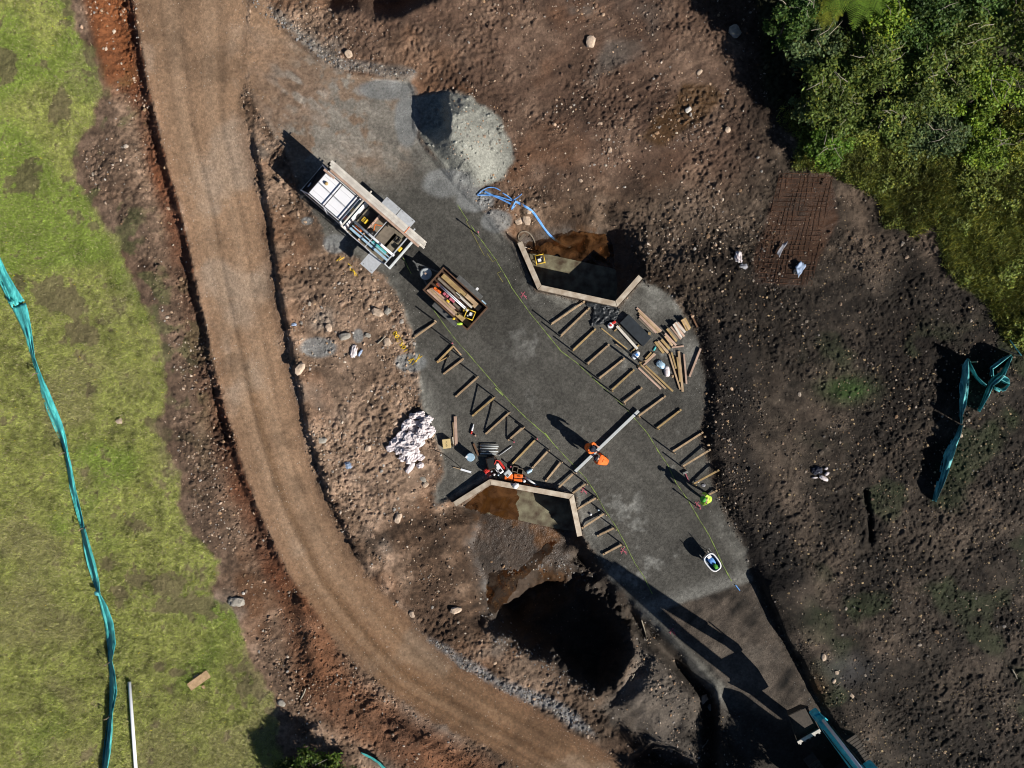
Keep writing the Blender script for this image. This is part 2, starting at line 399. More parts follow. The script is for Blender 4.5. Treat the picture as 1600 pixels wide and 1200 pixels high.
    # ridge running from the right headwall to the rebar mat
    rg = np.abs((y - (385 + (x-1000)*.26)) + 16*fb(x, y, 60, 99, 2)); H += .38*np.exp(-(rg/16.0)**2)*ss(1035, 1080, x)*(1-ss(1150, 1190, x))
    # upstream basin
    bu = g0('bup') + 3*fb(x, y, 20, 101, 2); up = ss(1060, 1000, x)*ss(790, 850, x)*ss(250, 400, y)
    cut = ss(-1, -9, pad0)*ss(1016, 990, x)
    H -= (1.80)*ss(-48, 22, bu + 14*fb(x, y, 40, 106, 3))*cut*ss(480, 470, y)*(.45+.55*ss(1002, 940, x))
        # downstream basin + pit
    bd = g0('bdn') + 4*fb(x, y, 26, 103, 2)
    H -= 1.70*ss(-34, 20, bd + 10*fb(x, y, 40, 108, 3))*ss(-1, -9, pad0)*ss(735, 760, y)
    pt = g('pit') + 20*fb(x, y, 40, 105, 4, .75)
    H -= 3.6*ss(-8, 48, pt)*ss(0, 1, 1.0)
    sk = g0('sink') + 5*fb(x, y, 25, 107, 2); H -= 0.7*ss(-3, 26, sk)
    H -= 1.35*np.exp(-(g('trench')/13.0)**2)
    md = g('mound'); H += -0.6*ss(-15, 10, md) + 0.55*ss(0, 40, md) + .5*ss(0, 10, md)*fb(x, y, 45, 109, 3)
    p2 = g('pit2'); H -= 1.6*ss(-3, 14, p2)
    # lines where fallen clods give shadow on the dark side
    wsp = ss(0, -40, lawn)*(1-mroad)*(1-mpad)          # bare soil weight
    F['soil'] = wsp
    # keep the wall surroundings level on the road side
    rough = .155*wsp + .014*mroad + .016*mpad + .07*mlawn + .02*F['heap'] + .12*ss(45, 15, np.where(left, rl, 99))*(y < 950) + .16*ss(-8, 10, g('greenr'))
    wet = np.clip(ss(-6, 10, bu) + ss(-6, 14, bd), 0, 1)
    F['wet'] = np.clip(wet + .8*ss(-6, 8, g('puddle')) + .7*ss(-4, 4, g('rebar')), 0, 1)
    rough = rough*(1-.75*wet)
    rgh2 = ss(1080, 1180, x)*wsp                         # right side is cloddier
    rough = rough*(1-.30*rgh2)
    rb2 = rotv(x, y, .62)[1] + 14*fb(x, y, 90, 227, 2); trk = wsp*ss(1080, 1130, x)*(1-ss(-5, 5, g('rebar')))
    bandm = ss(.0, .14, fb(x, y, 210, 228, 2)); H += .05*trk*bandm*np.sin(rb2/4.2)*np.clip(vn(rotv(x, y, .62)[0], rb2, 26, 229)+.5, 0, 1)
    H += .16*trk*(vn(rotv(x, y, .62)[0]*.3, rb2, 34, 230))
    rough = rough*(1-.85*ss(-2, 8, g('rebar')))
    smooth_patch = ss(-.06, .10, fb(x, y, 120, 121, 4, .7))
    rough = rough*(1-.72*smooth_patch*wsp)*(1+.35*(1-smooth_patch)*wsp)
    ua, ub = rotv(x, y, -.45); vc_, vd_ = rotv(x, y, .9)
    scrape = wsp*smooth_patch*(1-wet)
    H += .045*scrape*(vn(ua*.16, ub, 7, 221) + .6*vn(ua*.1, ub, 3.6, 222))*ss(-.1, .1, fb(x, y, 170, 223, 2)) + .04*scrape*vn(vc_*.14, vd_, 8, 224)*ss(.1, -.1, fb(x, y, 170, 223, 2))
    F['scr'] = scrape*vn(ua*.12, ub, 9, 225)
    H -= .45*np.exp(-(g('furrow')/4.0)**2)
    cl = fb(x, y, 17, 112, 4, .8)*ss(1250, 1000, x) + 1.1*fb(x, y, 9, 119, 3, .8)*ss(1000, 1150, x); cl = np.sign(cl)*np.abs(cl)**.8
    nn = .7*fb(x, y, 42, 111, 2) + .62*cl + .50*fb(x, y, 8, 116, 3, .9) + .62*vn(x, y, 3.6, 115)
    H += rough*nn
    F.update(H=H, lawn=mlawn, road=mroad, pad=mpad, jn=jn, nb=n_big, nm=n_mid, ns=n_sm, nf=n_fine, wetb=wet, bu=bu, bd=bd, pad0=pad0,
             greenr=ss(-8, 10, g('greenr')+16*fb(x, y, 26, 117, 3)), rebar=ss(-3, 5, g('rebar')), pud=ss(-5, 7, g('puddle')), rub=ss(-6, 8, g('rub')), road0=g0('road'), lawn0=lawn,
             pit=ss(-10, 10, pt), mound=ss(-6, 10, md), rl=rl, rr=rr, left=left, tb=tb, tt=tt, bb=bb, rough=rough)
    return F

def axis(lo, hi, step, far):
    a = list(np.arange(lo, hi + step, step)); s = step; t = []; v = a[-1]
    while v < far: s *= 1.16; v += s; t.append(v)
    s = step; u = []; v = a[0]
    while v > 1600-far if False else v > -(far-1600): s *= 1.16; v -= s; u.append(v)
    return np.array(u[::-1] + a + t)
STEP = 1.8
gx = axis(-40, 1640, STEP, 9000); gy = axis(-40, 1240, STEP, 9000)
GX, GY = np.meshgrid(gx, gy)
FL = fields(np.clip(GX, -690, 2290), np.clip(GY, -690, 1890))
HH = FL['H']
dist_out = np.maximum(np.maximum(-60-GX, GX-1660), np.maximum(-60-GY, GY-1260))
HH = HH * (1 - ss(200, 900, dist_out)); FL['H'] = HH

def hgt(px, py):
    i = int(np.clip(np.searchsorted(gx, px) - 1, 0, len(gx)-2)); j = int(np.clip(np.searchsorted(gy, py) - 1, 0, len(gy)-2))
    fu = (px-gx[i])/(gx[i+1]-gx[i]); fv = (py-gy[j])/(gy[j+1]-gy[j])
    return float((HH[j,i]*(1-fu)+HH[j,i+1]*fu)*(1-fv)+(HH[j+1,i]*(1-fu)+HH[j+1,i+1]*fu)*fv)
def G(px, py, dz=0.0):
    """world point dz above the ground that the photo shows at (px, py)"""
    h = hgt(px, py); p = P(px, py, h); return Vector((p.x, p.y, h + dz))
def gw(x, y):
    """ground height below world x, y"""
    z = 0.0
    for _ in range(4):
        k = CAM_H/(CAM_H - z)*PPM; z = hgt(800 + x*k, 600 - y*k)
    return z

# ------------------------------------------------------------------ ground colour (the stuff itself, plus excavator shade darkened in at the lower right)
def C(*c): return np.array(c, dtype=np.float32)
def mix(a, b, t): t = t[..., None]; return a*(1-t) + b*t
X, Y = GX, GY; x_ = np.clip(X, -690, 2290); y_ = np.clip(Y, -690, 1890)
nb, nm, ns, nf = FL['nb'], FL['nm'], FL['ns'], FL['nf']
warm = ss(1150, 650, x_ + .15*(y_-600) + 160*nb)
c = mix(np.broadcast_to(C(.037,.0275,.0195), X.shape+(3,)), np.broadcast_to(C(.150,.098,.065), X.shape+(3,)), warm)
# pale crusts, darker damp soil
c = mix(c, c*C(1.9,2.0,2.1), (.30+.38*warm)*ss(.02, .22, nm + .5*ns))
c = mix(c, c*C(.50,.46,.43), .9*ss(.03, .22, -nm + .4*nb + .3*ns))
c = c*(1 + (.9*nf + .8*vn(x_, y_, 4.2, 201) + .5*ns)[..., None])
c = c*(1+1.1*FL['scr'][..., None])
c = c*(1+1.1*fb(x_, y_, 95, 241, 5, .8)[..., None]*np.clip(1.2-warm, .3, 1)[..., None])
topm = ss(470, 560, x_)*ss(1230, 1100, x_)*ss(330, 250, y_)
c = mix(c, C(.105,.062,.042)*(1+.9*(nm+ns)[..., None]), .75*topm)
orange = ss(.07, .20, fb(x_, y_, 90, 131, 3)); c = mix(c, C(.17,.080,.038)*(1+ns[..., None]), .45*orange*warm*(y_ > -100))
for (sx, sy, rx, ry, a_) in ((545,510,95,120,.62),(540,680,70,80,.5),(600,760,60,60,.3),(1050,360,110,60,.35),(640,90,90,40,.3)):
    s2 = np.exp(-(((x_-sx)/rx)**2+((y_-sy)/ry)**2)**1.5); c = mix(c, (C(.27,.185,.128) if sx < 700 else C(.115,.085,.062))*(1+(1.1*ns+.9*nf+.8*nm)[..., None]), a_*np.clip(s2+.5*nm, 0, 1))
# grey fines blown / spilled about
grey = ss(.10, .24, fb(x_, y_, 120, 133, 4)); c = mix(c, C(.16,.145,.125)*(1+.8*ns[..., None]), .55*grey*ss(1120, 900, x_))
# ditch left of the haul road: red brown
dd = np.where(FL['left'], FL['rl'], 999)
red = ss(45, 22, dd + 12*nm)*(y_ < 960); c = mix(c, C(.120,.042,.018)*(1+1.1*(ns+nm)[..., None]), .85*red)
redtop = ss(-50, 10, 120-y_)*ss(122, 140, x_-.25*y_)*ss(205, 195, x_-.1*y_); c = mix(c, C(.185,.066,.024)*(1+.6*ns[..., None]), .9*np.clip(redtop, 0, 1)*ss(.3,.0,FL['lawn']))
# lower left berm: red brown clods
c = mix(c, C(.150,.066,.032)*(1+1.2*ns[..., None]), .85*ss(60, 20, FL['bb'])*(y_ > 900))
# weeds strip between lawn and ditch
wd = ss(.0, .14, fb(x_, y_, 26, 137, 3)+.02)*ss(-95, -10, FL['lawn0'])*ss(60, 200, y_)*ss(820, 480, y_)
strip = ss(-110, -60, FL['lawn0'])*FL['left']*ss(900, 820, y_)*ss(130, 200, y_); c = mix(c, C(.100,.066,.045)*(1+(1.3*nf+ns)[..., None]), .75*strip); c = mix(c, C(.085,.10,.035)*(1+nf[..., None]), .6*wd)
# right side hints of green and grey dust
gr2 = ss(.10, .22, fb(x_, y_, 80, 139, 3))*ss(1220, 1330, x_)*ss(480, 560, y_); c = mix(c, C(.045,.058,.022)*(1+ns[..., None]), .55*gr2)
spot = np.exp(-(((x_-1325)/34)**2 + ((y_-608)/18)**2)); c = mix(c, C(.05,.088,.02)*(1+1.4*ns[..., None]), np.clip(1.2*spot, 0, .9))
ash = np.exp(-(((x_-1325)/40)**2 + ((y_-1045)/22)**2)); c = mix(c, C(.075,.07,.068)*(1+ns[..., None]), .6*ash)
rust2 = np.exp(-(((x_-1272)/16)**2 + ((y_-1080)/24)**2)); c = mix(c, C(.16,.07,.025), .6*rust2)
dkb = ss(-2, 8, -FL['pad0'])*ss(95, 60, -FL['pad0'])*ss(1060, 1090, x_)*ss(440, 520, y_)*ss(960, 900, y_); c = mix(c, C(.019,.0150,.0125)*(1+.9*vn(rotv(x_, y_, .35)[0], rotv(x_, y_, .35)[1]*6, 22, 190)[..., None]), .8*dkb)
sh = ss(925, 960, y_ + .15*(x_-1100))*FL['pad']; 
# mound / pit
c = mix(c, C(.100,.085,.070)*(1+1.5*(nm+ns)[..., None]), .75*FL['mound'])
c = mix(c, C(.040,.032,.025)*(1+ns[..., None]), .9*FL['pit']); c = mix(c, C(.045,.036,.028)*(1+ns[..., None]), .85*np.exp(-(bil(D['trench'], x_, y_)/22.0)**2)); c = mix(c, C(.032,.026,.02), .85*ss(-6, 8, bil(D['sink'], x_, y_)))  # sink: dark brown soil with the excavator's shade painted in
# rubble windrow
c = mix(c, C(.22,.22,.22)*(1+1.3*ns[..., None]), .8*FL['rub'])
c = mix(c, C(.20,.18,.155)*(1+1.3*ns[..., None]), .7*ss(16, 5, FL['tb']))
# puddle + rebar mud
c = mix(c, C(.075,.038,.012), .8*FL['pud']); c = mix(c, C(.056,.026,.013)*(1+(.9*nm+.8*nf)[..., None]), .8*FL['rebar']*ss(-.35, .0, nm+.1))
# basins: wet grey brown mud with rusty run
wetc = mix(np.broadcast_to(C(.066,.048,.036), X.shape+(3,)), np.broadcast_to(C(.120,.056,.021), X.shape+(3,)), ss(.0, .26, fb(x_, y_, 55, 141, 5, .7)))
wetc = mix(wetc, np.broadcast_to(C(.05,.04,.032), X.shape+(3,)), .8*ss(.0, .22, fb(x_+30, y_, 45, 143, 5, .7)))
c = mix(c, wetc*(1+(.9*ns+.6*nf+.8*nm)[..., None]), .9*FL['wetb'])
# haul road
tr = np.broadcast_to(C(.272,.172,.104), X.shape+(3,)).copy()
tr = tr*(1 + .55*nm[..., None] + .22*ns[..., None] + .22*nf[..., None])
tr = mix(tr, C(.36,.285,.215)*(1+.4*ns[..., None]), .55*ss(.04, .20, fb(x_, y_, 100, 151, 4)))
st = vn(FL['tt']*900 + 60*nm, y_*.35, 38, 153) + .7*vn(FL['tt']*900 + 60*nm, y_*.25, 13, 154)
tr = tr*(1+.12*st[..., None] + .34*vn(x_, y_, 3.4, 203)[..., None]); tr = tr*(1-.14*np.clip(FL['rut'], 0, 1)[..., None])
stp = np.exp(-((FL['tt']-.42+.05*nm)/.06)**2)*ss(450, 620, y_) + .8*np.exp(-((FL['tt']-.22+.06*nm)/.045)**2)*ss(850, 1000, y_) + .6*np.exp(-((FL['tt']-.72+.06*nm)/.05)**2)*ss(900, 1000, y_)
tr = tr*(1 - .34*np.clip(stp, 0, 1)[..., None]*C(.9,1,1.15))
path = np.exp(-((FL['tt']-.30+.04*nm)/.07)**2) + .9*np.exp(-((FL['tt']-.62+.04*nm)/.08)**2); tr = mix(tr, C(.335,.232,.152)*(1+(.5*nf+.5*nm)[..., None]), .42*np.clip(path, 0, 1)*ss(-.3, .2, nb+nm+.1))
damp = ss(.06, .22, fb(x_, y_, 75, 231, 4, .65)); tr = tr*(1-.28*damp[..., None])
edge = ss(22, 2, np.minimum(FL['rl'], FL['rr']))*ss(-12, -45, FL['pad0']); tr = mix(tr, C(.17,.098,.058)*(1+nm[..., None]), .55*edge)
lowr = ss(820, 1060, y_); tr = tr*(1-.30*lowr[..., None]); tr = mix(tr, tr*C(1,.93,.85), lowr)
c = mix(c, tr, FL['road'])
ra0, rb0 = rotv(x_, y_, .70); FL['low_scr'] = vn(ra0, rb0*.15, 7, 234)
# pad: dark damp crusher dust with pale dried veins
pc = np.broadcast_to(C(.080,.076,.066), X.shape+(3,)).copy()
pc = pc*(1 + .8*nb[..., None] + .5*nm[..., None] + .35*ns[..., None] + .25*nf[..., None])
vein = ss(.07, .20, fb(x_, y_, 60, 161, 5, .75)) * ss(-.05, .1, fb(x_, y_, 160, 163, 2))
pc = mix(pc, C(.19,.187,.17)*(1+.8*nf[..., None]), .75*vein)
pedge = ss(34, 6, FL['pad0']+26*nm); pc = mix(pc, C(.175,.17,.15)*(1+1.2*ns[..., None]+.6*nf[..., None]), .6*pedge*ss(-.12, .12, fb(x_, y_, 70, 243, 4, .7)))
pc = mix(pc, C(.17,.165,.145)*(1+1.2*ns[..., None]), .7*ss(1000, 1020, x_)*ss(420, 450, y_)*ss(505, 470, y_))
pst = vn(ra0*.12, rb0, 7, 232)+.6*vn(ra0*.1, rb0, 16, 233); pc = pc*(1+.22*pst[..., None])
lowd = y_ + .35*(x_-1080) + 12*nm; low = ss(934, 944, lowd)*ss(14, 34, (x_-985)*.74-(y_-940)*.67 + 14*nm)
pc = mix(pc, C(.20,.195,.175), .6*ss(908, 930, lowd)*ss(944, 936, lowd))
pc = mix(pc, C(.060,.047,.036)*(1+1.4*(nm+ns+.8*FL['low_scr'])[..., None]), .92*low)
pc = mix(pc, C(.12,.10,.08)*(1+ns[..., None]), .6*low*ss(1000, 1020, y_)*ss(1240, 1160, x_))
pc = mix(pc, C(.030,.024,.019), .85*ss(1080, 1110, y_ - .25*(x_-1120)))  # foot of the pad: excavator's shadow painted into the colour
# junction: brown road dust over the grey stone
jd = np.clip(FL['pad']*ss(300, 215, y_ + .10*(x_-500))*ss(690, 600, x_), 0, 1)
ra, rb_ = rotv(x_, y_, .72)
diag = vn(ra*.35, rb_, 9, 205) + .8*vn(ra*.3, rb_, 22, 206) + 1.2*fb(x_, y_, 36, 207, 4, .7)
browny = ss(.0, .16, fb(x_, y_, 50, 165, 4, .7) + .9*(1-ss(240, 560, x_ + .9*y_ -150)) - .25)
jw = ss(420, 250, y_ + .15*(x_-500))*ss(700, 560, x_)
pc = mix(pc, C(.235,.21,.175)*(1+.9*ns[..., None]), .85*jw*ss(330, 250, y_ - .0*x_))
pc = mix(pc, C(.20,.135,.09)*(1+.6*nm[..., None]), np.clip(.9*jw*ss(-.04, .10, fb(x_, y_, 42, 167, 4, .75))*ss(300, 230, y_) + ss(430, 395, x_+.2*(y_-100))*jw, 0, 1))
nearroad = ss(640, 380, x_ + .55*(y_-60))
pc = mix(pc, C(.215,.145,.098)*(1+(.8*nf+.7*nm)[..., None]), jd*ss(-.25, .30, nearroad*1.15 - .42 + .8*diag))
pc = mix(pc, C(.31,.29,.25)*(1+.8*nf[..., None]), .6*jd*ss(.25, .55, diag)*ss(400, 470, x_)); pc = mix(pc, tr, np.clip(ss(520, 385, x_ + .45*(y_-40) + 70*diag)*ss(230, 190, y_), 0, 1))
pc = pc*(1 + .5*vn(x_, y_, 3.0, 208)[..., None])
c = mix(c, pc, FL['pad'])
# heap: pale crusher dust
c = mix(c, C(.25,.25,.215)*(1+.5*ns[..., None]+.25*nf[..., None]), FL['heap'])
# spill of grey dust left of the pad
for (sx, sy, rx, ry) in ((497,543,30,17),(640,566,24,14),(524,382,20,16),(560,525,9,12),(480,345,10,7),(700,285,46,26),(742,312,34,22),(636,190,20,46),(600,140,46,18),(775,345,26,20)):
    s2 = np.exp(-(((x_-sx)/rx)**2+((y_-sy)/ry)**2)**1.3); c = mix(c, C(.20,.205,.20)*(1+.8*ns[..., None]), .85*ss(.25, .6, s2+.5*nm))
# lawn soil and turf tint
gc = np.broadcast_to(C(.275,.290,.090), X.shape+(3,)).copy()
gc = gc*(1 + .9*nm[..., None] + .9*ns[..., None] + .9*nf[..., None])
gc = mix(gc, C(.195,.265,.050)*(1+.7*ns[..., None]), .8*ss(.0, .2, fb(x_, y_, 130, 171, 3) + .22*ss(700, 100, y_) - .05))
gc = mix(gc, C(.27,.245,.12)*(1+.5*ns[..., None]), .65*ss(.04, .2, fb(x_, y_, 110, 173, 3)))
bare = .75*ss(.15, .26, fb(x_, y_, 34, 175, 5, .7)) * ss(.5, .9, FL['lawn'])*ss(60, 120, x_)
for (sx, sy, rx, ry, a_) in ((92,168,16,34,.3),(8,100,22,30,0),(45,275,26,34,.3),(95,470,42,22,.7),(125,520,36,22,.6),(205,820,24,16,.6),(240,910,60,22,.4),(170,880,20,16,0),(300,945,60,16,.2),(190,930,22,22,0),(250,1040,16,10,0),(290,1050,30,9,.2),(385,1060,30,40,.4),(30,440,14,22,0),(110,0,12,30,0),(235,660,12,10,0),(140,70,14,40,.2)):
    bare = np.maximum(bare, ss(.35, .62, np.exp(-((x_-sx)/rx)**2-((y_-sy)/ry)**2) + 1.0*nm + 1.5*ns + .8*nf)*(.8))
gc = mix(gc, C(.092,.066,.042)*(1+ns[..., None]), bare*FL['lawn'])
FL['bare'] = bare
c = mix(c, gc, FL['lawn'])
# right hand green
gg = np.broadcast_to(C(.11,.125,.030), X.shape+(3,))*(1+.9*nm[..., None]+.8*ns[..., None]+.6*nf[..., None])
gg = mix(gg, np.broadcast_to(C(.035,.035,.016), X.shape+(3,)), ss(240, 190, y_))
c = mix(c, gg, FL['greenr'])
# far surroundings, outside the photographed site: rough pasture and soil in broad patches
far = ss(120, 420, dist_out); fx, fy = GX*1.0, GY*1.0
fcol = mix(np.broadcast_to(C(.075,.058,.042), X.shape+(3,)), np.broadcast_to(C(.11,.135,.045), X.shape+(3,)), ss(-.08, .08, fb(fx, fy, 900, 261, 4)))*(1+.9*fb(fx, fy, 60, 263, 4, .8)[..., None])
c = mix(c, fcol, far)
c = np.clip(c, .004, .8)
c = c*(1-.30*(ss(1040, 1200, x_-.1*(y_-600))*FL['soil']*(1-FL['greenr'])*ss(330, 460, y_))[..., None]*C(1.12,1,.9))
# stones visible in the soil
stone = FL['soil']*(1-.9*FL['greenr'])*(1-.6*FL['wetb'])*(.35+1.6*ss(-.05, .2, fb(x_, y_, 90, 181, 3)))
stone = np.clip(stone, 0, 1) + .18*FL['road'] + .9*FL['rub'] + .12*FL['lawn']*bare
stone = stone*.55

def terrain_material():
    m = bpy.data.materials.new('site ground'); m.use_nodes = True; t = m.node_tree; N = t.nodes; L = t.links
    b = N['Principled BSDF']; b.inputs['Specular IOR Level'].default_value = .25
    vc = N.new('ShaderNodeVertexColor'); vc.layer_name = 'Col'
    tc = N.new('ShaderNodeTexCoord')
    n1 = N.new('ShaderNodeTexNoise'); n1.inputs['Scale'].default_value = 9; n1.inputs['Detail'].default_value = 8; n1.inputs['Roughness'].default_value = .7
    L.new(tc.outputs['Object'], n1.inputs['Vector'])
    mr = N.new('ShaderNodeMapRange'); mr.inputs['From Min'].default_value = .3; mr.inputs['From Max'].default_value = .7; mr.inputs['To Min'].default_value = .62; mr.inputs['To Max'].default_value = 1.38
    L.new(n1.outputs['Fac'], mr.inputs[0])
    hs = N.new('ShaderNodeHueSaturation'); L.new(vc.outputs[0], hs.inputs['Color']); L.new(mr.outputs[0], hs.inputs['Value'])
    # embedded pebbles
    vo = N.new('ShaderNodeTexVoronoi'); vo.inputs['Scale'].default_value = 11; L.new(tc.outputs['Object'], vo.inputs['Vector'])
    sep = N.new('ShaderNodeSeparateColor'); L.new(vo.outputs['Color'], sep.inputs[0])
    at = N.new('ShaderNodeAttribute'); at.attribute_name = 'stone'
    thr = N.new('ShaderNodeMath'); thr.operation = 'MULTIPLY'; thr.inputs[1].default_value = .16; L.new(at.outputs['Fac'], thr.inputs[0])
    lt = N.new('ShaderNodeMath'); lt.operation = 'LESS_THAN'; L.new(sep.outputs[0], lt.inputs[0]); L.new(thr.outputs[0], lt.inputs[1])
    rad = N.new('ShaderNodeMath'); rad.operation = 'MULTIPLY'; rad.inputs[1].default_value = .38; L.new(sep.outputs[1], rad.inputs[0])
    ins = N.new('ShaderNodeMath'); ins.operation = 'LESS_THAN'; L.new(vo.outputs['Distance'], ins.inputs[0]); L.new(rad.outputs[0], ins.inputs[1])
    mk = N.new('ShaderNodeMath'); mk.operation = 'MULTIPLY'; L.new(lt.outputs[0], mk.inputs[0]); L.new(ins.outputs[0], mk.inputs[1])
    rmp = N.new('ShaderNodeValToRGB'); L.new(sep.outputs[2], rmp.inputs[0])
    rmp.color_ramp.elements[0].color = (.20,.13,.08,1); rmp.color_ramp.elements[1].color = (.50,.42,.33,1)
    mul = N.new('ShaderNodeMath'); mul.operation = 'MULTIPLY'; mul.inputs[1].default_value = .8; L.new(mk.outputs[0], mul.inputs[0])
    mx = N.new('ShaderNodeMix'); mx.data_type = 'RGBA'; L.new(mul.outputs[0], mx.inputs[0]); L.new(hs.outputs[0], mx.inputs[6]); L.new(rmp.outputs[0], mx.inputs[7])
    L.new(mx.outputs[2], b.inputs['Base Color'])
    wt = N.new('ShaderNodeAttribute'); wt.attribute_name = 'wet'
    rr_ = N.new('ShaderNodeMapRange'); rr_.inputs['To Min'].default_value = .95; rr_.inputs['To Max'].default_value = .42; L.new(wt.outputs['Fac'], rr_.inputs[0]); L.new(rr_.outputs[0], b.inputs['Roughness'])
    n2 = N.new('ShaderNodeTexNoise'); n2.inputs['Scale'].default_value = 16; n2.inputs['Detail'].default_value = 6; L.new(tc.outputs['Object'], n2.inputs['Vector'])
    rg = N.new('ShaderNodeAttribute'); rg.attribute_name = 'rough'
    ms = N.new('ShaderNodeMath'); ms.operation = 'MULTIPLY_ADD'; ms.inputs[1].default_value = 1.0; ms.inputs[2].default_value = .02; L.new(rg.outputs['Fac'], ms.inputs[0])
    bp = N.new('ShaderNodeBump'); bp.inputs['Strength'].default_value = 1; L.new(ms.outputs[0], bp.inputs['Distance']); L.new(n2.outputs['Fac'], bp.inputs['Height']); L.new(bp.outputs[0], b.inputs['Normal'])
    return m
M['ground'] = terrain_material()

Kf = (CAM_H - HH)/CAM_H/PPM
VX = (GX-800)*Kf; VY = (600-GY)*Kf
V = np.stack([VX, VY, HH], -1).reshape(-1, 3); NXg = len(gx); NYg = len(gy)
ii = (np.arange(NYg-1)[:, None]*NXg + np.arange(NXg-1)[None, :])
Fq = np.stack([ii+NXg, ii+NXg+1, ii+1, ii], -1).reshape(-1, 4)
def fc(A): return (A[:-1, :-1]+A[1:, :-1]+A[:-1, 1:]+A[1:, 1:]).reshape(-1)/4
cls = np.zeros(len(Fq), int)
cls[fc(FL['pad']) > .5] = 1; cls[fc(FL['road']) > .5] = 2; cls[fc(FL['lawn']) > .5] = 3; cls[(fc(FL['heap']) > .5)] = 4
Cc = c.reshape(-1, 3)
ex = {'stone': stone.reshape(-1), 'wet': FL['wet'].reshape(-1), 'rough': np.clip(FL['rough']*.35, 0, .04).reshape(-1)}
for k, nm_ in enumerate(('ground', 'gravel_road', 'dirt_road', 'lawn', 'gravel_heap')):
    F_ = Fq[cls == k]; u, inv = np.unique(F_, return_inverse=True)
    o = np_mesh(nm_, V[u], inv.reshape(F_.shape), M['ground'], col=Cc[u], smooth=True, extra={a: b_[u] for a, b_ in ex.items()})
    if nm_ == 'gravel_heap': tag(o, 'pale grey heap of crusher dust with a dark dug face above the truck', 'gravel heap')
    else: tag(o, kind='structure')
# ------------------------------------------------------------------ loose stones, grass, shrubs
def sample(n, wfun, x0=-40, x1=1640, y0=-40, y1=1240):
    """n random plan points kept with probability wfun"""
    x = np.random.uniform(x0, x1, n); y = np.random.uniform(y0, y1, n)
    i = np.clip(((x-gx[I0])/STEP).astype(int)+I0, 0, len(gx)-2); j = np.clip(((y-gy[J0])/STEP).astype(int)+J0, 0, len(gy)-2)
    k = np.random.rand(n) < wfun[j, i]
    return x[k], y[k], i[k], j[k]
I0 = int(np.searchsorted(gx, -40)); J0 = int(np.searchsorted(gy, -40))
def world(x, y, i, j, dz=0):
    h = HH[j, i]; k = (CAM_H-h)/CAM_H/PPM
    return np.stack([(x-800)*k, (600-y)*k, h+dz], -1)

_ico = None
def ico_template(seed):
    import bmesh
    bm = bmesh.new(); bmesh.ops.create_icosphere(bm, subdivisions=1, radius=1)
    rs = np.random.RandomState(seed); v = np.array([q.co[:] for q in bm.verts]) ; f = np.array([[q.index for q in p.verts] for p in bm.faces]); bm.free()
    v = v*rs.uniform(.7, 1.15, (len(v), 1))*np.array([rs.uniform(.8, 1.3), rs.uniform(.6, .9), rs.uniform(.4, .7)]); return v, f
def stones(name, pos, r, cols, kind='stuff', label=None):
    Vs, Fs, Cs = [], [], []; b = 0
    tmpl = [ico_template(s_) for s_ in range(6)]
    which = np.random.randint(0, 6, len(pos))
    for t in range(6):
        k = which == t; n = k.sum()
        if not n: continue
        v, f = tmpl[t]; a = np.random.uniform(0, 6.28, n); ca, sa = np.cos(a), np.sin(a)
        R = r[k][:, None]
        vx = v[None, :, 0]*ca[:, None]-v[None, :, 1]*sa[:, None]; vy = v[None, :, 0]*sa[:, None]+v[None, :, 1]*ca[:, None]
        vv = np.stack([vx*R, vy*R, np.broadcast_to(v[None, :, 2], vx.shape)*R], -1)+pos[k][:, None, :]
        Vs.append(vv.reshape(-1, 3)); Fs.append((f[None]+(np.arange(n)*len(v))[:, None, None]).reshape(-1, 3)+b); b += n*len(v)
        Cs.append(np.repeat(cols[k], len(v), 0))
    o = np_mesh(name, np.concatenate(Vs), np.concatenate(Fs), M['stone'], col=np.concatenate(Cs))
    tag(o, kind=kind); return o
def stone_cols(n, pal):
    pal = np.array(pal); return pal[np.random.randint(0, len(pal), n)]*np.random.uniform(.6, 1.35, (n, 1))
dens = np.clip(FL['soil']*(1-FL['greenr'])*(1-.8*FL['wetb'])*(.16+1.5*ss(.0, .22, fb(x_, y_, 80, 181, 3))), 0, 1)
dens *= (1-.9*ss(330, 300, y_)*ss(560, 640, x_)*(1-ss(820, 1000, x_))*.5)
dens = np.clip(dens*(1 - .55*ss(1180, 1240, x_)), 0, 1)
dens = dens*(1-FL['pit'])
x, y, i, j = sample(95000, dens); n = len(x)
rr_ = .026 + .050*np.random.rand(n)**2.6 + .08*np.random.rand(n)**16
soilc = Cc.reshape(len(gy), len(gx), 3)[j, i]
pal = stone_cols(n, [(.40,.28,.19),(.34,.25,.18),(.46,.38,.30),(.30,.19,.11),(.28,.25,.22)])
isstone = np.random.rand(n) < .45
cols = np.where(isstone[:, None], pal*np.clip(.55+.45*(x[:, None] < 1150), 0, 1), soilc*np.random.uniform(.8, 1.5, (n, 1)))
rr_ = np.where(isstone, rr_, rr_*1.4)
stones('pebbles', world(x, y, i, j)+np.stack([0*rr_, 0*rr_, rr_*.15], -1), rr_, cols)
dens2 = FL['soil']*ss(430, 470, x_)*ss(720, 660, x_)*ss(380, 420, y_)*ss(900, 820, y_)*(.4+ss(-.1, .1, nm)) + .5*FL['soil']*ss(800, 900, x_)*ss(1240, 1180, x_)*ss(130, 200, y_)*ss(330, 280, y_)*(nm > 0) + .35*FL['soil']*FL['left']
x, y, i, j = sample(9000, np.clip(dens2, 0, 1)); n = len(x)
rr_ = .045 + .085*np.random.rand(n)**3
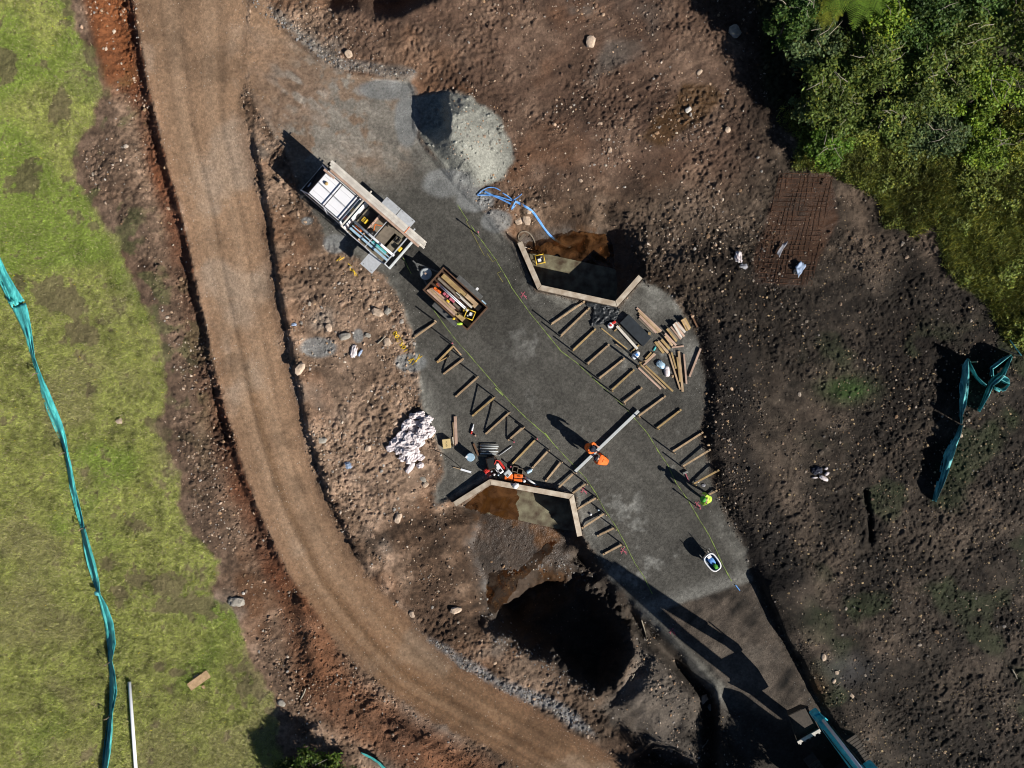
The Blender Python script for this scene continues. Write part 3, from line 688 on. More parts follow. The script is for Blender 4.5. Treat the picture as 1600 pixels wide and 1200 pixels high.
stones('pebbles', world(x, y, i, j)+np.stack([0*rr_, 0*rr_, rr_*.1], -1), rr_, stone_cols(n, [(.42,.30,.21),(.36,.27,.20),(.50,.42,.33),(.33,.22,.13),(.40,.37,.33)]))
# red brown clods of the ditch and the lower left berm
dc = np.clip(ss(60, 20, FL['bb'])*(y_ > 905)*(1-FL['road'])*.9 + ss(0, 5, np.where(FL['left'], FL['rl'], 0))*ss(70, 35, np.where(FL['left'], FL['rl'], 999))*(y_ < 960)*.55, 0, 1)*(1-FL['lawn'])
x, y, i, j = sample(110000, dc); n = len(x)
rr_ = .028 + .065*np.random.rand(n)**2.2
cols = Cc.reshape(len(gy), len(gx), 3)[j, i]*np.random.uniform(.7, 1.5, (n, 1))
stones('clods', world(x, y, i, j), rr_, cols)
# dark clods of the right hand soil
dc = np.clip(FL['soil']*(1-FL['greenr'])*(1-FL['rebar'])*ss(990, 1120, x_-.1*(y_-600))*ss(330, 420, y_ - .0*x_)*(.3+.9*ss(-.05, .15, fb(x_, y_, 50, 191, 3))), 0, 1)
x, y, i, j = sample(190000, dc); n = len(x)
rr_ = .024 + .060*np.random.rand(n)**3
ochre = np.random.rand(n, 1) < .10
cols = np.where(ochre, np.array([.22,.16,.09]), Cc.reshape(len(gy), len(gx), 3)[j, i])*np.random.uniform(.6, 1.8, (n, 1))
stones('dirt_clods', world(x, y, i, j), rr_, cols)
# grey rubble along the road edge, top windrow and around the pit
dc = np.clip(FL['rub'] + .8*ss(12, 4, FL['tb']) + .8*ss(0, 14, FL['pit0'] if 'pit0' in FL else FL['mound'])*.35 + .5*np.exp(-(bil(D['pit'], x_, y_)/12)**2)*(x_ < 930), 0, 1)*(1-FL['road'])*(1-.7*FL['pad'])
x, y, i, j = sample(130000, dc, 380, 1120, -40, 1240); n = len(x)
rr_ = .025 + .06*np.random.rand(n)**2.2
cols = stone_cols(n, [(.30,.29,.28),(.22,.21,.20),(.36,.33,.28),(.16,.12,.09),(.12,.09,.07)])*.8
stones('rubble', world(x, y, i, j), rr_, cols)
x, y, i, j = sample(60000, np.clip(FL['road']*(.25+.5*ss(30, 4, np.minimum(FL['rl'], FL['rr']))+.6*(nm > .08)), 0, 1), 150, 1000); n = len(x)
rr_ = .012 + .022*np.random.rand(n)**3
stones('gravel', world(x, y, i, j), rr_, stone_cols(n, [(.36,.29,.22),(.42,.36,.30),(.22,.14,.09),(.30,.22,.15)]))
# fine stones on the pad margin and heap
dc = np.clip(ss(30, 4, np.abs(FL['pad0']-6))*.35*(1-FL['road']), 0, 1)*(1-FL['lawn'])
x, y, i, j = sample(60000, dc, 380, 1350); n = len(x)
rr_ = .012 + .025*np.random.rand(n)**2
stones('gravel', world(x, y, i, j), rr_, stone_cols(n, [(.20,.195,.18),(.14,.135,.12),(.26,.25,.23)]))

# grass blades
def blades(name, x, y, i, j, cols, L0, L1, wd):
    n = len(x); p = world(x, y, i, j, -.01)
    a = np.random.uniform(0, 6.28, n); L = np.random.uniform(L0, L1, n); lean = np.random.uniform(.3, 1.1, n); la = np.random.uniform(0, 6.28, n)
    dx, dy = np.cos(a)*wd, np.sin(a)*wd
    v0 = p + np.stack([dx, dy, 0*dx], -1); v1 = p - np.stack([dx, dy, 0*dx], -1)
    tip = p + np.stack([np.cos(la)*np.sin(lean)*L, np.sin(la)*np.sin(lean)*L, np.cos(lean)*L], -1)
    t2 = tip + np.stack([dx*.5, dy*.5, 0*dx], -1)
    Vv = np.stack([v0, v1, tip, t2], 1).reshape(-1, 3); Ff = np.arange(4*n).reshape(-1, 4)
    o = np_mesh(name, Vv, Ff, M['grass'], col=np.repeat(cols, 4, 0)); tag(o, kind='stuff'); return o
gd = FL['lawn']*np.clip(1-1.4*FL['bare'], 0.03, 1)
x, y, i, j = sample(520000, gd*.95, -40, 470, -40, 1240); n = len(x)
gcl = Cc.reshape(len(gy), len(gx), 3)[j, i]; gcl = np.maximum(gcl, [.07, .09, .02])
dead = np.random.rand(n) < .22
flower = np.random.rand(n) < .0012
cols = np.where(dead[:, None], np.array([.36, .32, .18]), gcl*[1.2, 1.25, .95])*np.random.uniform(.6, 1.5, (n, 1))
cols[flower] = [.9, .75, .02]
blades('grass', x, y, i, j, cols, .05, .16, .012)
wdn = np.clip(wd*.9, 0, 1)*(1-FL['lawn'])
x, y, i, j = sample(90000, wdn*.8 + .7*np.clip(spot, 0, 1) + .10*gr2, -40, 1640, 0, 1240); n = len(x)
blades('weeds', x, y, i, j, np.array([.085, .13, .03])*np.random.uniform(.4, 1.4, (n, 1)), .04, .12, .012)
gg_ = FL['greenr']*ss(150, 260, y_)*np.clip(.35 + 2.2*ss(-.16, .12, fb(x_, y_, 34, 211, 3)), 0, 1)
x, y, i, j = sample(330000, gg_, 1180, 1640, 120, 620); n = len(x)
cols = np.array([.165, .19, .042])*np.random.uniform(.4, 1.5, (n, 1))*(1+1.6*fb(x, y, 60, 212, 3))[:, None]*np.where(np.random.rand(n, 1) < .25, [1.5, 1.2, .8], 1)
blades('rough_grass', x, y, i, j, cols, .12, .42, .026)

# ---- foliage
def leaves(cent, rad, n, size, base, nclump=44, flat=.6, seed=0, spread=.135, drop=.9):
    rs = np.random.RandomState(seed)
    d = rs.normal(size=(nclump, 3)); d /= np.linalg.norm(d, axis=1)[:, None]; d[:, 2] = np.abs(d[:, 2])*.9 - .15
    cc = d*rs.uniform(.35, 1.0, (nclump, 1))*np.array(rad)
    wgt = rs.uniform(.3, 1, nclump); k = rs.choice(nclump, n, p=wgt/wgt.sum())
    off = rs.normal(size=(n, 3))*spread*np.array(rad)*rs.uniform(.5, 1.2, nclump)[k][:, None]; off[:, 2] *= flat
    p = cc[k] + off + np.array(cent)
    ok = p[:, 2] > cent[2]-rad[2]*drop; p = p[ok]; k = k[ok]; n = len(p)
    # small tilted leaf quads
    nrm = rs.normal(size=(n, 3))*.55 + np.array([0, 0, 1.0]); nrm /= np.linalg.norm(nrm, axis=1)[:, None]
    t = np.cross(nrm, rs.normal(size=(n, 3))); t /= np.linalg.norm(t, axis=1)[:, None]+1e-9; b = np.cross(nrm, t)
    s_ = (size*rs.uniform(.6, 1.5, n))[:, None]
    Vv = np.stack([p - t*s_, p + b*s_*.55, p + t*s_, p - b*s_*.55], 1).reshape(-1, 3)
    col = np.array(base)*rs.uniform(.6, 1.35, (nclump, 1))[k]*rs.uniform(.65, 1.4, (n, 1))*np.where(rs.rand(n, 1) < .2, [1.5, 1.15, .8], 1)
    return Vv, np.repeat(col, 4, 0)
def tree(name, px, py, r, h, base, n, size, label, group, seed, cat='tree', twigs=5, parent_z=None):
    g0 = G(px, py); x0, y0 = g0.x, g0.y; z0 = gw(x0, y0)
    root = empty(name, (x0, y0, z0), 0, label, cat, group)
    rs = random.Random(seed)
    Vv, cl = leaves((0, 0, h*.62), (r, r*.95, h*.42), n, size, base, seed=seed)
    o = np_mesh('crown', Vv, np.arange(len(Vv)).reshape(-1, 4), M['leaf'], col=cl, parent=root)
    tb = MB(); tp = Vector((rs.uniform(-.2, .2)*r, rs.uniform(-.2, .2)*r, h*.6))
    tb.tube([(0, 0, -.15), tuple(tp*.5), tuple(tp)], [.05*h*.5, .04*h*.5, .02*h*.5], 7)
    for q in range(6):
        a = rs.uniform(0, 6.28); e = Vector((math.cos(a)*r*.7, math.sin(a)*r*.7, h*rs.uniform(.6, .9))); s0 = tp*rs.uniform(.4, .95)
        m_ = (s0+e)/2 + Vector((0, 0, .15*h*rs.random())); tb.tube([tuple(s0), tuple(m_), tuple(e)], [.018*h*.5, .012*h*.5, .004*h*.5], 5)
    tb.build('trunk', M['bark'], root)
    for q in range(twigs):
        a = rs.uniform(0, 6.28); c0 = Vector((math.cos(a)*r*.5*rs.random(), math.sin(a)*r*.5*rs.random(), h*rs.uniform(.82, .98))); a2 = rs.uniform(0, 6.28); L = rs.uniform(.4, .9)
        e = c0 + Vector((math.cos(a2)*L, math.sin(a2)*L, rs.uniform(.0, .15))); m_ = (c0+e)/2+Vector((rs.uniform(-.1,.1), rs.uniform(-.1,.1), .05))
        MB().tube([tuple(c0), tuple(m_), tuple(e)], [.02, .015, .006], 5).build('dead_branch', M['twig'], root)
    return root
GRP = 'trees and shrubs of the thicket'
gu = FL['greenr']*ss(185, 215, y_)*ss(-.02, .16, fb(x_, y_, 42, 251, 4, .7) + .25*ss(330, 230, y_))
x, y, i, j = sample(150000, gu, 1230, 1640, 180, 600); n = len(x)
hz = .08 + .42*np.random.rand(n)*np.clip(.4+2.5*fb(x, y, 30, 252, 2), .1, 1); pp_ = world(x, y, i, j)+np.stack([0*hz, 0*hz, hz], -1)
nrm = np.random.normal(size=(n, 3))*.5+[0, 0, 1]; nrm /= np.linalg.norm(nrm, axis=1)[:, None]; t_ = np.cross(nrm, np.random.normal(size=(n, 3))); t_ /= np.linalg.norm(t_, axis=1)[:, None]; b_2 = np.cross(nrm, t_); s_3 = np.random.uniform(.035, .085, (n, 1))
lc_ = np.array([.15, .19, .035])*np.random.uniform(.5, 1.5, (n, 1))*(1+1.8*fb(x, y, 46, 253, 3))[:, None]*np.where(np.random.rand(n, 1) < .2, [1.4, 1.15, .8], 1)
uo = np_mesh('undergrowth', np.stack([pp_-t_*s_3, pp_+b_2*s_3*.6, pp_+t_*s_3, pp_-b_2*s_3*.6], 1).reshape(-1, 3), np.arange(4*n).reshape(-1, 4), M['leaf'], col=np.repeat(np.clip(lc_, .01, .6), 4, 0)); tag(uo, kind='stuff')
olive = (.115,.165,.030); dark = (.060,.115,.022); bright = (.16,.25,.025); greyg = (.10,.15,.055)
TR = [ # px,py,r,h,base,n,label
 (1215,60,1.5,3.6,dark,5200,'dark green shrub at the top edge beside the black shade on the soil'),
 (1245,95,1.5,3.2,greyg,5200,'grey green shrub with bare twigs at the west corner of the thicket'),
 (1265,160,1.7,3.0,olive,6500,'olive twiggy bush halfway down the west side of the thicket'),
 (1330,120,1.9,3.6,olive,8000,'broad olive bush south of the tree ferns'),
 (1340,60,1.6,4.0,bright,6500,'light green bushy tree beside the tree ferns'),
 (1400,60,1.9,4.4,dark,8000,'dark bushy tree at the top with a pale dead bough across it'),
 (1410,150,1.9,3.8,olive,8500,'olive tree in the middle of the thicket with a forked grey branch'),
 (1460,95,1.8,4.0,olive,7500,'open yellowish tree east of the forked grey branch'),
 (1480,30,1.8,4.6,dark,7500,'tall dark tree near the top edge in the east of the thicket'),
 (1535,80,2.0,4.6,olive,8500,'round leafy tree near the east edge with curved bare branches'),
 (1575,20,1.8,4.4,greyg,6500,'grey green tree in the top corner of the thicket'),
 (1500,170,1.7,3.2,bright,7500,'bright green bush next to a black gap in the thicket'),
 (1580,150,1.6,3.4,olive,6500,'leafy bush at the east edge below the round tree'),
 (1585,225,1.5,2.4,(.22,.27,.03),6500,'yellow green bush at the east edge where rough grass begins'),
 (1520,240,1.3,1.8,bright,5200,'low yellow green bush under the black gap'),
 (1440,225,1.5,2.2,greyg,6500,'pale grey green shrub on the southern rim of the thicket'),
 (1370,205,1.5,2.4,olive,6500,'olive shrub on the southern rim above the rough grass'),
 (1300,195,1.4,2.3,olive,5600,'low olive shrub on the southern rim near the rusty mesh'),
 (1252,178,1.0,1.8,greyg,3200,'small grey green shrub at the south west tip of the thicket'),
 (1280,245,1.15,1.6,(.10,.19,.02),6500,'rounded fresh green bush right above the rusty steel mesh'),
 (1110,-22,1.1,2.0,(.07,.12,.02),3600,'small green bush peeking in at the top edge over the soil'),
 (1650,90,2.0,5.0,olive,6000,'tree standing beyond the east edge of the thicket'),
 (1440,-40,2.0,5.2,olive,6000,'tree standing beyond the top edge above the dead bough'),
 (1250,-60,2.0,5.0,dark,6000,'dark tree beyond the top edge that shades the soil'),
 (1190,-20,1.3,3.6,dark,4200,'dark shrub at the top corner of the thicket in deep shade'),
]
for q, (px, py, r, h, base, n, lb) in enumerate(TR):
    tree('shrub' if h < 3 else 'tree', px, py, r, h, tuple(1.0*v_ for v_ in base), int(n*1.4), .074 if h > 2 else .06, lb, GRP, 40+q, 'shrub' if h < 3 else 'tree', twigs=6 if py > 0 else 0)
# pale bough and forked branch lying in the canopy are parts of their trees; tree ferns
def tree_fern(px, py, h, L, label, seed, base):
    g0 = G(px, py); root = empty('tree_fern', g0, 0, label, 'tree fern', 'tree ferns at the top of the thicket')
    MB().tube([(0,0,-.1),(.05,0,h*.5),(0,0,h)], [.11,.09,.08], 9).build('trunk', M['bark'], root)
    rs = random.Random(seed); nf = 15
    for k in range(nf):
        a = 6.283*k/nf + rs.uniform(-.15,.15); Lk = L*rs.uniform(.8, 1.1); Vv = []; cl = []
        for s_ in range(26):
            t = (s_+1)/26; rad = Lk*t; z = h + .35*math.sin(t*2.2)*Lk*.5 - .45*t*t*Lk*.6
            c0 = np.array([math.cos(a)*rad, math.sin(a)*rad, z]); wl = .26*Lk*math.sin(math.pi*min(1, t*.85+.12))+.03
            for sg in (-1, 1):
                ax = a + sg*1.15; e = c0 + np.array([math.cos(ax)*wl, math.sin(ax)*wl, -.06*wl-.02]); tdir = np.array([math.cos(a), math.sin(a), 0])*.022*Lk/1.2
                Vv += [c0-tdir, c0+tdir, e+tdir*.3, e-tdir*.3]; b_ = np.array(base)*rs.uniform(.7, 1.4); cl += [b_]*4
        np_mesh('frond', np.array(Vv), np.arange(len(Vv)).reshape(-1, 4), M['leaf'], col=np.array(cl), parent=root)
    return root
tree_fern(1285, 34, 3.7, 1.9, 'large green tree fern at the top edge with its fronds spread over the shrubs', 5, (.10,.17,.018))
tree_fern(1252, 52, 3.0, 1.1, 'small yellow green tree fern on the dark west side of the large one', 6, (.17,.19,.02))
tree_fern(1330, 8, 4.2, 1.7, 'tree fern touching the top edge east of the large one', 8, (.09,.15,.018))
# lower left bushes
tree('shrub', 505, 1178, 1.2, 1.9, (.07,.12,.016), 5200, .06, 'green bush with small leaves at the bottom edge beside the brown clods', 'bushes at the foot of the lawn', 90, 'shrub', 3)
tree('shrub', 462, 1196, 1.0, 1.5, (.06,.09,.02), 3600, .06, 'dark low bush between the lawn corner and the green bush', 'bushes at the foot of the lawn', 91, 'shrub', 2)
tree('shrub', 545, 1205, 1.0, 1.3, (.08,.09,.03), 3000, .055, 'thin grey green bush touching the end of the teal cloth', 'bushes at the foot of the lawn', 92, 'shrub', 2)
tree('tree', 560, 1262, 1.6, 4.2, dark, 6000, .07, 'dark tree beyond the bottom edge that shades the bushes', None, 93, 'tree', 0)
tree('shrub', -14, 1190, .9, 1.6, dark, 3000, .06, 'dark bush at the bottom corner of the lawn', None, 94, 'shrub', 0)
tree('tree', 1300, 1430, 1.8, 6.5, dark, 5000, .08, 'unseen tree added beyond the bottom edge to darken the low ground', 'added shade trees beyond the bottom edge', 95, 'tree', 0)  # this tree and the next three are unseen, added to cast shade
tree('tree', 1372, 1300, 1.9, 5.8, dark, 6000, .08, 'unseen tree added behind the excavator for its shade', 'added shade trees beyond the bottom edge', 97, 'tree', 0)
tree('tree', 1290, 1310, 1.9, 5.0, dark, 6000, .08, 'unseen tree added beside the excavator for its shade', 'added shade trees beyond the bottom edge', 98, 'tree', 0)
tree('tree', 1180, 1330, 1.8, 5.0, dark, 6000, .08, 'unseen dense tree added below the spoil mound for its shade', 'added shade trees beyond the bottom edge', 96, 'tree', 0)
# ------------------------------------------------------------------ culvert headwalls, aprons, water
def headwall(name, pts, label, apron_poly, side, zt=(0.30, 0.42, 0.42, 0.30), zb=-1.75, wd=0.27, water=None):
    g0 = P(*pts[1], 0); root = empty(name, (g0.x, g0.y, 0), 0, label, 'culvert headwall', 'culvert headwalls')
    tops = [P(px, py, z) for (px, py), z in zip(pts, zt)]
    o3 = Vector((g0.x, g0.y, 0))
    # mitred wall outline
    def off(i, s_):
        p = [Vector((t.x, t.y, 0)) for t in tops]
        if i == 0: d = (p[1]-p[0]).normalized(); n = Vector((-d.y, d.x, 0)); return p[0]+n*s_
        if i == 3: d = (p[3]-p[2]).normalized(); n = Vector((-d.y, d.x, 0)); return p[3]+n*s_
        d1 = (p[i]-p[i-1]).normalized(); d2 = (p[i+1]-p[i]).normalized(); n1 = Vector((-d1.y, d1.x, 0)); n2 = Vector((-d2.y, d2.x, 0))
        m = (n1+n2).normalized(); return p[i]+m*(s_/max(.4, m.dot(n1)))
    for k, nm in enumerate(('wing_wall', 'head_wall', 'wing_wall')):
        a, b = off(k, wd/2), off(k+1, wd/2); c_, d_ = off(k+1, -wd/2), off(k, -wd/2)
        q = [a, b, c_, d_]; zz = [zt[k], zt[k+1], zt[k+1], zt[k]]
        gap = .0015
        ctr = sum((v for v in q), Vector())/4; q = [v + (ctr-v).normalized()*gap for v in q]
        mb = MB(); bot = [Vector((v.x, v.y, zb))-o3 for v in q]; top = [Vector((v.x, v.y, z-.004))-o3 for v, z in zip(q, zz)]
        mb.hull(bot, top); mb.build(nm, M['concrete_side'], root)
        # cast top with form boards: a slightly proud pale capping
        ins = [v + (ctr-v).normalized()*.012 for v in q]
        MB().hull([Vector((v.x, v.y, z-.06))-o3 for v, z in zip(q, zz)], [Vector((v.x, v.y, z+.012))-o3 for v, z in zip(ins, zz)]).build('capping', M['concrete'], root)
    ap = [P(px, py, -1.335) for px, py in apron_poly]
    mb = MB(); mb.hull([v-o3-Vector((0,0,.25)) for v in ap], [v-o3 for v in ap]); mb.build('apron', M['apron'], root)
    return root
headwall('headwall', WALL_R, 'pale splayed concrete headwall near the stacked planks, shading half its apron', [(822,396),(858,398),(960,420),(985,445),(963,476),(846,448)], 1)
headwall('headwall', WALL_L, 'pale concrete headwall with splayed wings beside the orange tool cases, muddy water below', [(737,772),(768,755),(893,778),(897,830),(870,826),(752,800)], -1)

def water_mat(name, c, rough):
    m = bpy.data.materials.new(name); m.use_nodes = True; t = m.node_tree; N = t.nodes; L = t.links; b = N['Principled BSDF']
    n1 = N.new('ShaderNodeTexNoise'); n1.inputs['Scale'].default_value = .9; n1.inputs['Detail'].default_value = 5; n1.inputs['Distortion'].default_value = 1.2
    tc = N.new('ShaderNodeTexCoord'); L.new(tc.outputs['Object'], n1.inputs['Vector']); r = N.new('ShaderNodeValToRGB'); L.new(n1.outputs['Fac'], r.inputs[0])
    r.color_ramp.elements[0].position = .35; r.color_ramp.elements[1].position = .68
    r.color_ramp.elements[0].color = (*[v*.32 for v in c], 1); r.color_ramp.elements[1].color = (*c, 1); L.new(r.outputs[0], b.inputs['Base Color'])
    b.inputs['Roughness'].default_value = rough
    n2 = N.new('ShaderNodeTexNoise'); n2.inputs['Scale'].default_value = 5; L.new(tc.outputs['Object'], n2.inputs['Vector']); bp = N.new('ShaderNodeBump'); bp.inputs['Distance'].default_value = .006; L.new(n2.outputs['Fac'], bp.inputs['Height']); L.new(bp.outputs[0], b.inputs['Normal'])
    n3 = N.new('ShaderNodeTexNoise'); n3.inputs['Scale'].default_value = 1.3; n3.inputs['Detail'].default_value = 7; n3.inputs['Roughness'].default_value = .65; n3.inputs['Distortion'].default_value = .8; L.new(tc.outputs['Object'], n3.inputs['Vector'])
    mr = N.new('ShaderNodeMapRange'); mr.inputs['From Min'].default_value = .42; mr.inputs['From Max'].default_value = .58; mr.inputs['To Min'].default_value = .15; mr.inputs['To Max'].default_value = 1.0; L.new(n3.outputs['Fac'], mr.inputs[0])
    tp = N.new('ShaderNodeBsdfTransparent'); tp.inputs[0].default_value = (.62,.42,.26,1); mx = N.new('ShaderNodeMixShader'); L.new(mr.outputs[0], mx.inputs[0]); L.new(tp.outputs[0], mx.inputs[1]); L.new(b.outputs[0], mx.inputs[2]); L.new(mx.outputs[0], N['Material Output'].inputs[0])
    return m
M['water'] = water_mat('muddy water', (.115,.052,.018), .12)
M['water_dark'] = water_mat('dark wet mud water', (.062,.042,.027), .2)
def sheet(name, pts, z, m, kind='structure', n=4):
    pts = chaik(pts, True, n); pts = [(x0+5*mnoise.noise(Vector((x0*.12, y0*.12, 1)))+2*mnoise.noise(Vector((x0*.5, y0*.5, 4))), y0+5*mnoise.noise(Vector((x0*.12, y0*.12, 7)))+2*mnoise.noise(Vector((x0*.5, y0*.5, 9)))) for x0, y0 in pts]; mb = MB(); v = [P(px, py, z) for px, py in pts]; mb.add(v, [tuple(reversed(range(len(v))))]); o = mb.build(name, m); tag(o, kind=kind); return o
def apply_up(o):
    if o.data.polygons[0].normal.z < 0: o.data.flip_normals()
apply_up(sheet('water', [(872,372),(900,362),(940,366),(985,374),(1000,404),(975,432),(940,424),(862,394),(846,402),(832,416),(820,396),(850,380)], -1.36, M['water']))
apply_up(sheet('water', [(722,790),(768,752),(812,764),(806,790),(815,816),(770,806),(750,800),(735,796)], -1.325, M['water']))
apply_up(sheet('stream', [(752,815),(770,818),(790,850),(784,880),(806,896),(838,862),(866,842),(872,852),(840,884),(806,914),(798,935),(775,960),(755,955),(766,910),(764,880),(770,850)], -1.47, M['water_dark']))

# ------------------------------------------------------------------ timber formwork frames along both edges of the gravel road
LF = [((682,503),(645.5,529),0,.85),((708.5,541),(683,566),0,.55),((724,561),(693,584.5),1,.6),((747,589),(712,620),0,.75),((773,620.7),(738,650),1,.75),((796.5,644),(758.7,678),1,.75),((818.6,666.7),(794,688),1,.75),
      ((838.4,685),(798,727),0,.75),((857.8,702.8),(831.5,731),0,.7),((877,721),(852,752),0,.7),((898.4,737),(870,764),0,.7),((916,755),(889,774),0,.7),((932,777),(899.4,796.5),0,.7),((944.4,801.6),(908.7,825),0,.7),((960,824),(932.7,837),0,.7),((972,849.8),(941.6,866),0,.7)]
RF = [((861,507),(913.4,471)),((875.6,526),(921,481.4)),((894.8,548),(930.5,514)),((916.7,569.6),(951.7,538)),((935,592),(975.8,559.5)),((954.6,610.5),(990.6,577.6)),((973,630),(1003,605.6)),((996,651),(1039.6,618.4)),((1025,670),(1064,639.6)),((1049.6,706),(1098,675)),((1065,729),(1109.6,702)),((1082,756),(1123,734)),((1106,773),(1120,765.6))]
ORD = 'first second third fourth fifth sixth seventh eighth ninth tenth eleventh twelfth thirteenth fourteenth fifteenth sixteenth'.split()
def frame(A, B, brace, sh, label, group, wm, rr):
    a = G(*A); b = P(B[0], B[1], a.z) if hgt(*B) < a.z-.12 else G(*B); zt = .075
    root = empty('formwork_frame', (a.x, a.y, a.z), 0, label, 'formwork frame', group); o3 = Vector(a)
    d = (b-a); d.z = 0; d.normalize()
    za = .06 + .05; jz = rr.uniform(0, .03)
    MB().beam(Vector((0,0,.085+jz))+d*.06, b-o3+Vector((0,0,.075)), .095, .055).build('rail', M[wm], root, bevel=.004)
    s_ = sh; tip = Vector((rr.uniform(-.02,.02), rr.uniform(-.02,.02), s_))
    MB().beam(Vector((0,0,-.15)), tip, .05, .05).build('stake', M[wm], root, bevel=.003)
    if brace:
        MB().beam(tip*.92+d*.05, (b-o3)*.93+Vector((0,0,.13)), .07, .035).build('brace', M[wm], root)
    else:
        e = b-o3; MB().beam(e-d*.12+Vector((0,0,-.1)), e-d*.12+Vector((0,0,.15)), .04, .04).build('stake', M['wood_grey'], root)
rr = random.Random(3)
for k, (A, B, br, sh) in enumerate(LF):
    frame(A, B, br, sh, f'timber formwork frame, {ORD[k]} from the trailer, {"braced, " if br else ""}in the shaded headwall row', 'formwork frames along the tool case side', ['wood','wood_yellow','wood','wood_dark'][k % 3 if k < 9 else (0,2)[k % 2]], rr)
for k, (A, B) in enumerate(RF):
    frame(A, B, 0, .78 if k != 12 else .4, f'timber formwork frame, {ORD[k]} from the blue hose in the row beside the planks', 'formwork frames along the plank side', ['wood','wood','wood_yellow'][k % 3], rr)
def plank(px0, py0, px1, py1, w_, h_, m, label, group=None, z=0.0, z1=None, name='plank', cat='plank'):
    a = G(px0, py0); b = G(px1, py1); c0 = (a+b)/2
    o = MB().beam(a-c0+Vector((0,0,z+h_/2+.01)), b-c0+Vector((0,0,(z if z1 is None else z1)+h_/2+.01)), w_, h_).build(name, M[m], bevel=.004)
    o.location = c0; tag(o, label, cat, group); return o
plank(708.5,541,721,555,.07,.04,'wood','short timber offcut laid off the road end of the second frame near the trailer', z=.12)
plank(683,567,702.6,556.5,.05,.04,'wood_yellow','thin yellowish batten crossing under the second frame near the trailer')
# loose timber stack by the sunny headwall ; zoom frame: px = 930+zx*.13333
def Z5(zx, zy): return (930+zx*.13333, 460+zy*.13333)
GT = 'loose planks beside the dark formply stack'
def zp(a, b, w_, h_, m, lab, z=0, z1=None, grp=GT):
    return plank(*Z5(*a), *Z5(*b), w_, h_, m, lab, grp, z, z1)
for q, (a, b, m) in enumerate([((485,160),(772,432),'wood_pink'),((500,190),(758,440),'wood'),((515,225),(738,450),'wood'),((515,252),(712,452),'wood_pink'),((508,282),(685,450),'wood_grey')]):
    zp(a, b, .11, .05, m, f'long plank, {ORD[q]} from the outer side of the five lying above the dark formply', z=.04*(q % 2), grp='five long planks above the formply')
for q, (a, b, m) in enumerate([((812,460),(945,598),'wood_pink'),((806,490),(900,602),'wood'),((830,405),(950,552),'wood_yellow'),((850,398),(966,528),'wood_grey'),((882,378),(1000,526),'wood_pink'),((905,352),(1008,510),'wood_white'),((918,338),(1040,494),'wood_pink'),((935,330),(1048,448),'wood_white'),((962,330),(1050,442),'wood_pink'),((1000,300),(1078,424),'wood_yellow'),((1018,292),(1095,416),'wood'),((1040,280),(1108,400),'wood_yellow')]):
    zp(a, b, .115, .05, m, f'short board, {ORD[q]} of the fanned stack counted from the formply side', z=.06+.05*((q*7) % 4), z1=.04*((q*5) % 3), grp='fanned stack of short boards')
for q, (a, b, m) in enumerate([((700,555),(800,688),'wood_yellow'),((732,548),(850,688),'wood'),((770,530),(868,640),'wood_yellow')]):
    zp(a, b, .13, .05, m, f'{("ochre plank with dark edge","brown plank in the middle","short yellow plank on the upper side")[q]} of three between the formply and the fanned stack', z=.03*q, grp='three planks below the fanned stack')
zp((895,622),(1035,605),.08,.05,'wood_pink','short pinkish plank lying across the foot of the fanned stack')
for q, (a, b, m, t_) in enumerate([((862,695),(992,1115),'wood','outermost on the road side and reaching furthest down'),((890,680),(942,870),'wood_yellow','short and pressed against the outermost plank'),((955,735),(990,1025),'wood_yellow','middle one in front of the thick plank'),((975,665),(1022,1140),'wood','thickest and longest one'),((1035,700),(1065,1050),'wood_pink','standing apart with its own black shadow')]):
    zp(a, b, .12 if q == 3 else .085, .06, m, f'long timber below the fanned stack, {t_}', z=.02+.02*(q % 3), grp='five long timbers below the fanned stack')
zp((1230,635),(1100,965),.10,.07,'wood_pink','lone timber leaning over the dark soil edge of the gravel', z=.03)
zp((1120,230),(1195,385),.09,.05,'wood_dark','dark brown stick half sunk in the soil behind the fanned stack')
for q, (a, b, m) in enumerate([((585,835),(905,1135),'wood_yellow'),((545,835),(822,1105),'wood'),((503,860),(765,1108),'wood_pink')]):
    zp(a, b, .10, .06, m, f'long batten, {("longest and uppermost","middle","lowest")[q]} of three laid as one leg of the timber corner', z=.02+.03*(q == 0), grp='battens of the timber corner')
for q, (a, b, m) in enumerate([((705,700),(562,830),'wood_pink'),((690,690),(585,790),'wood'),((655,680),(585,755),'wood_yellow')]):
    zp(a, b, .08, .06, m, f'{("longest","middle","shortest")[q]} batten of the short leg of the timber corner by the white bags', z=.02, grp='battens of the timber corner')
zp((72,398),(372,640),.06,.05,'wood_yellow','long thin yellow batten starting at the black plastic film')
zp((240,578),(432,702),.085,.05,'wood','pale batten ending at the blue and white bag')
zp((248,372),(490,640),.13,.07,'wood_white','thick pale beam beside the dark formply with a saw at its head', z=.07)
zp((222,432),(290,368),.07,.06,'wood_yellow','short bearer under the saw end of the thick pale beam')
zp((418,680),(512,592),.07,.06,'wood_yellow','short bearer under the far end of the thick pale beam')
zp((612,462),(640,462),.13,.12,'wood_yellow','small square timber block on the corner of the dark formply', z=.06)
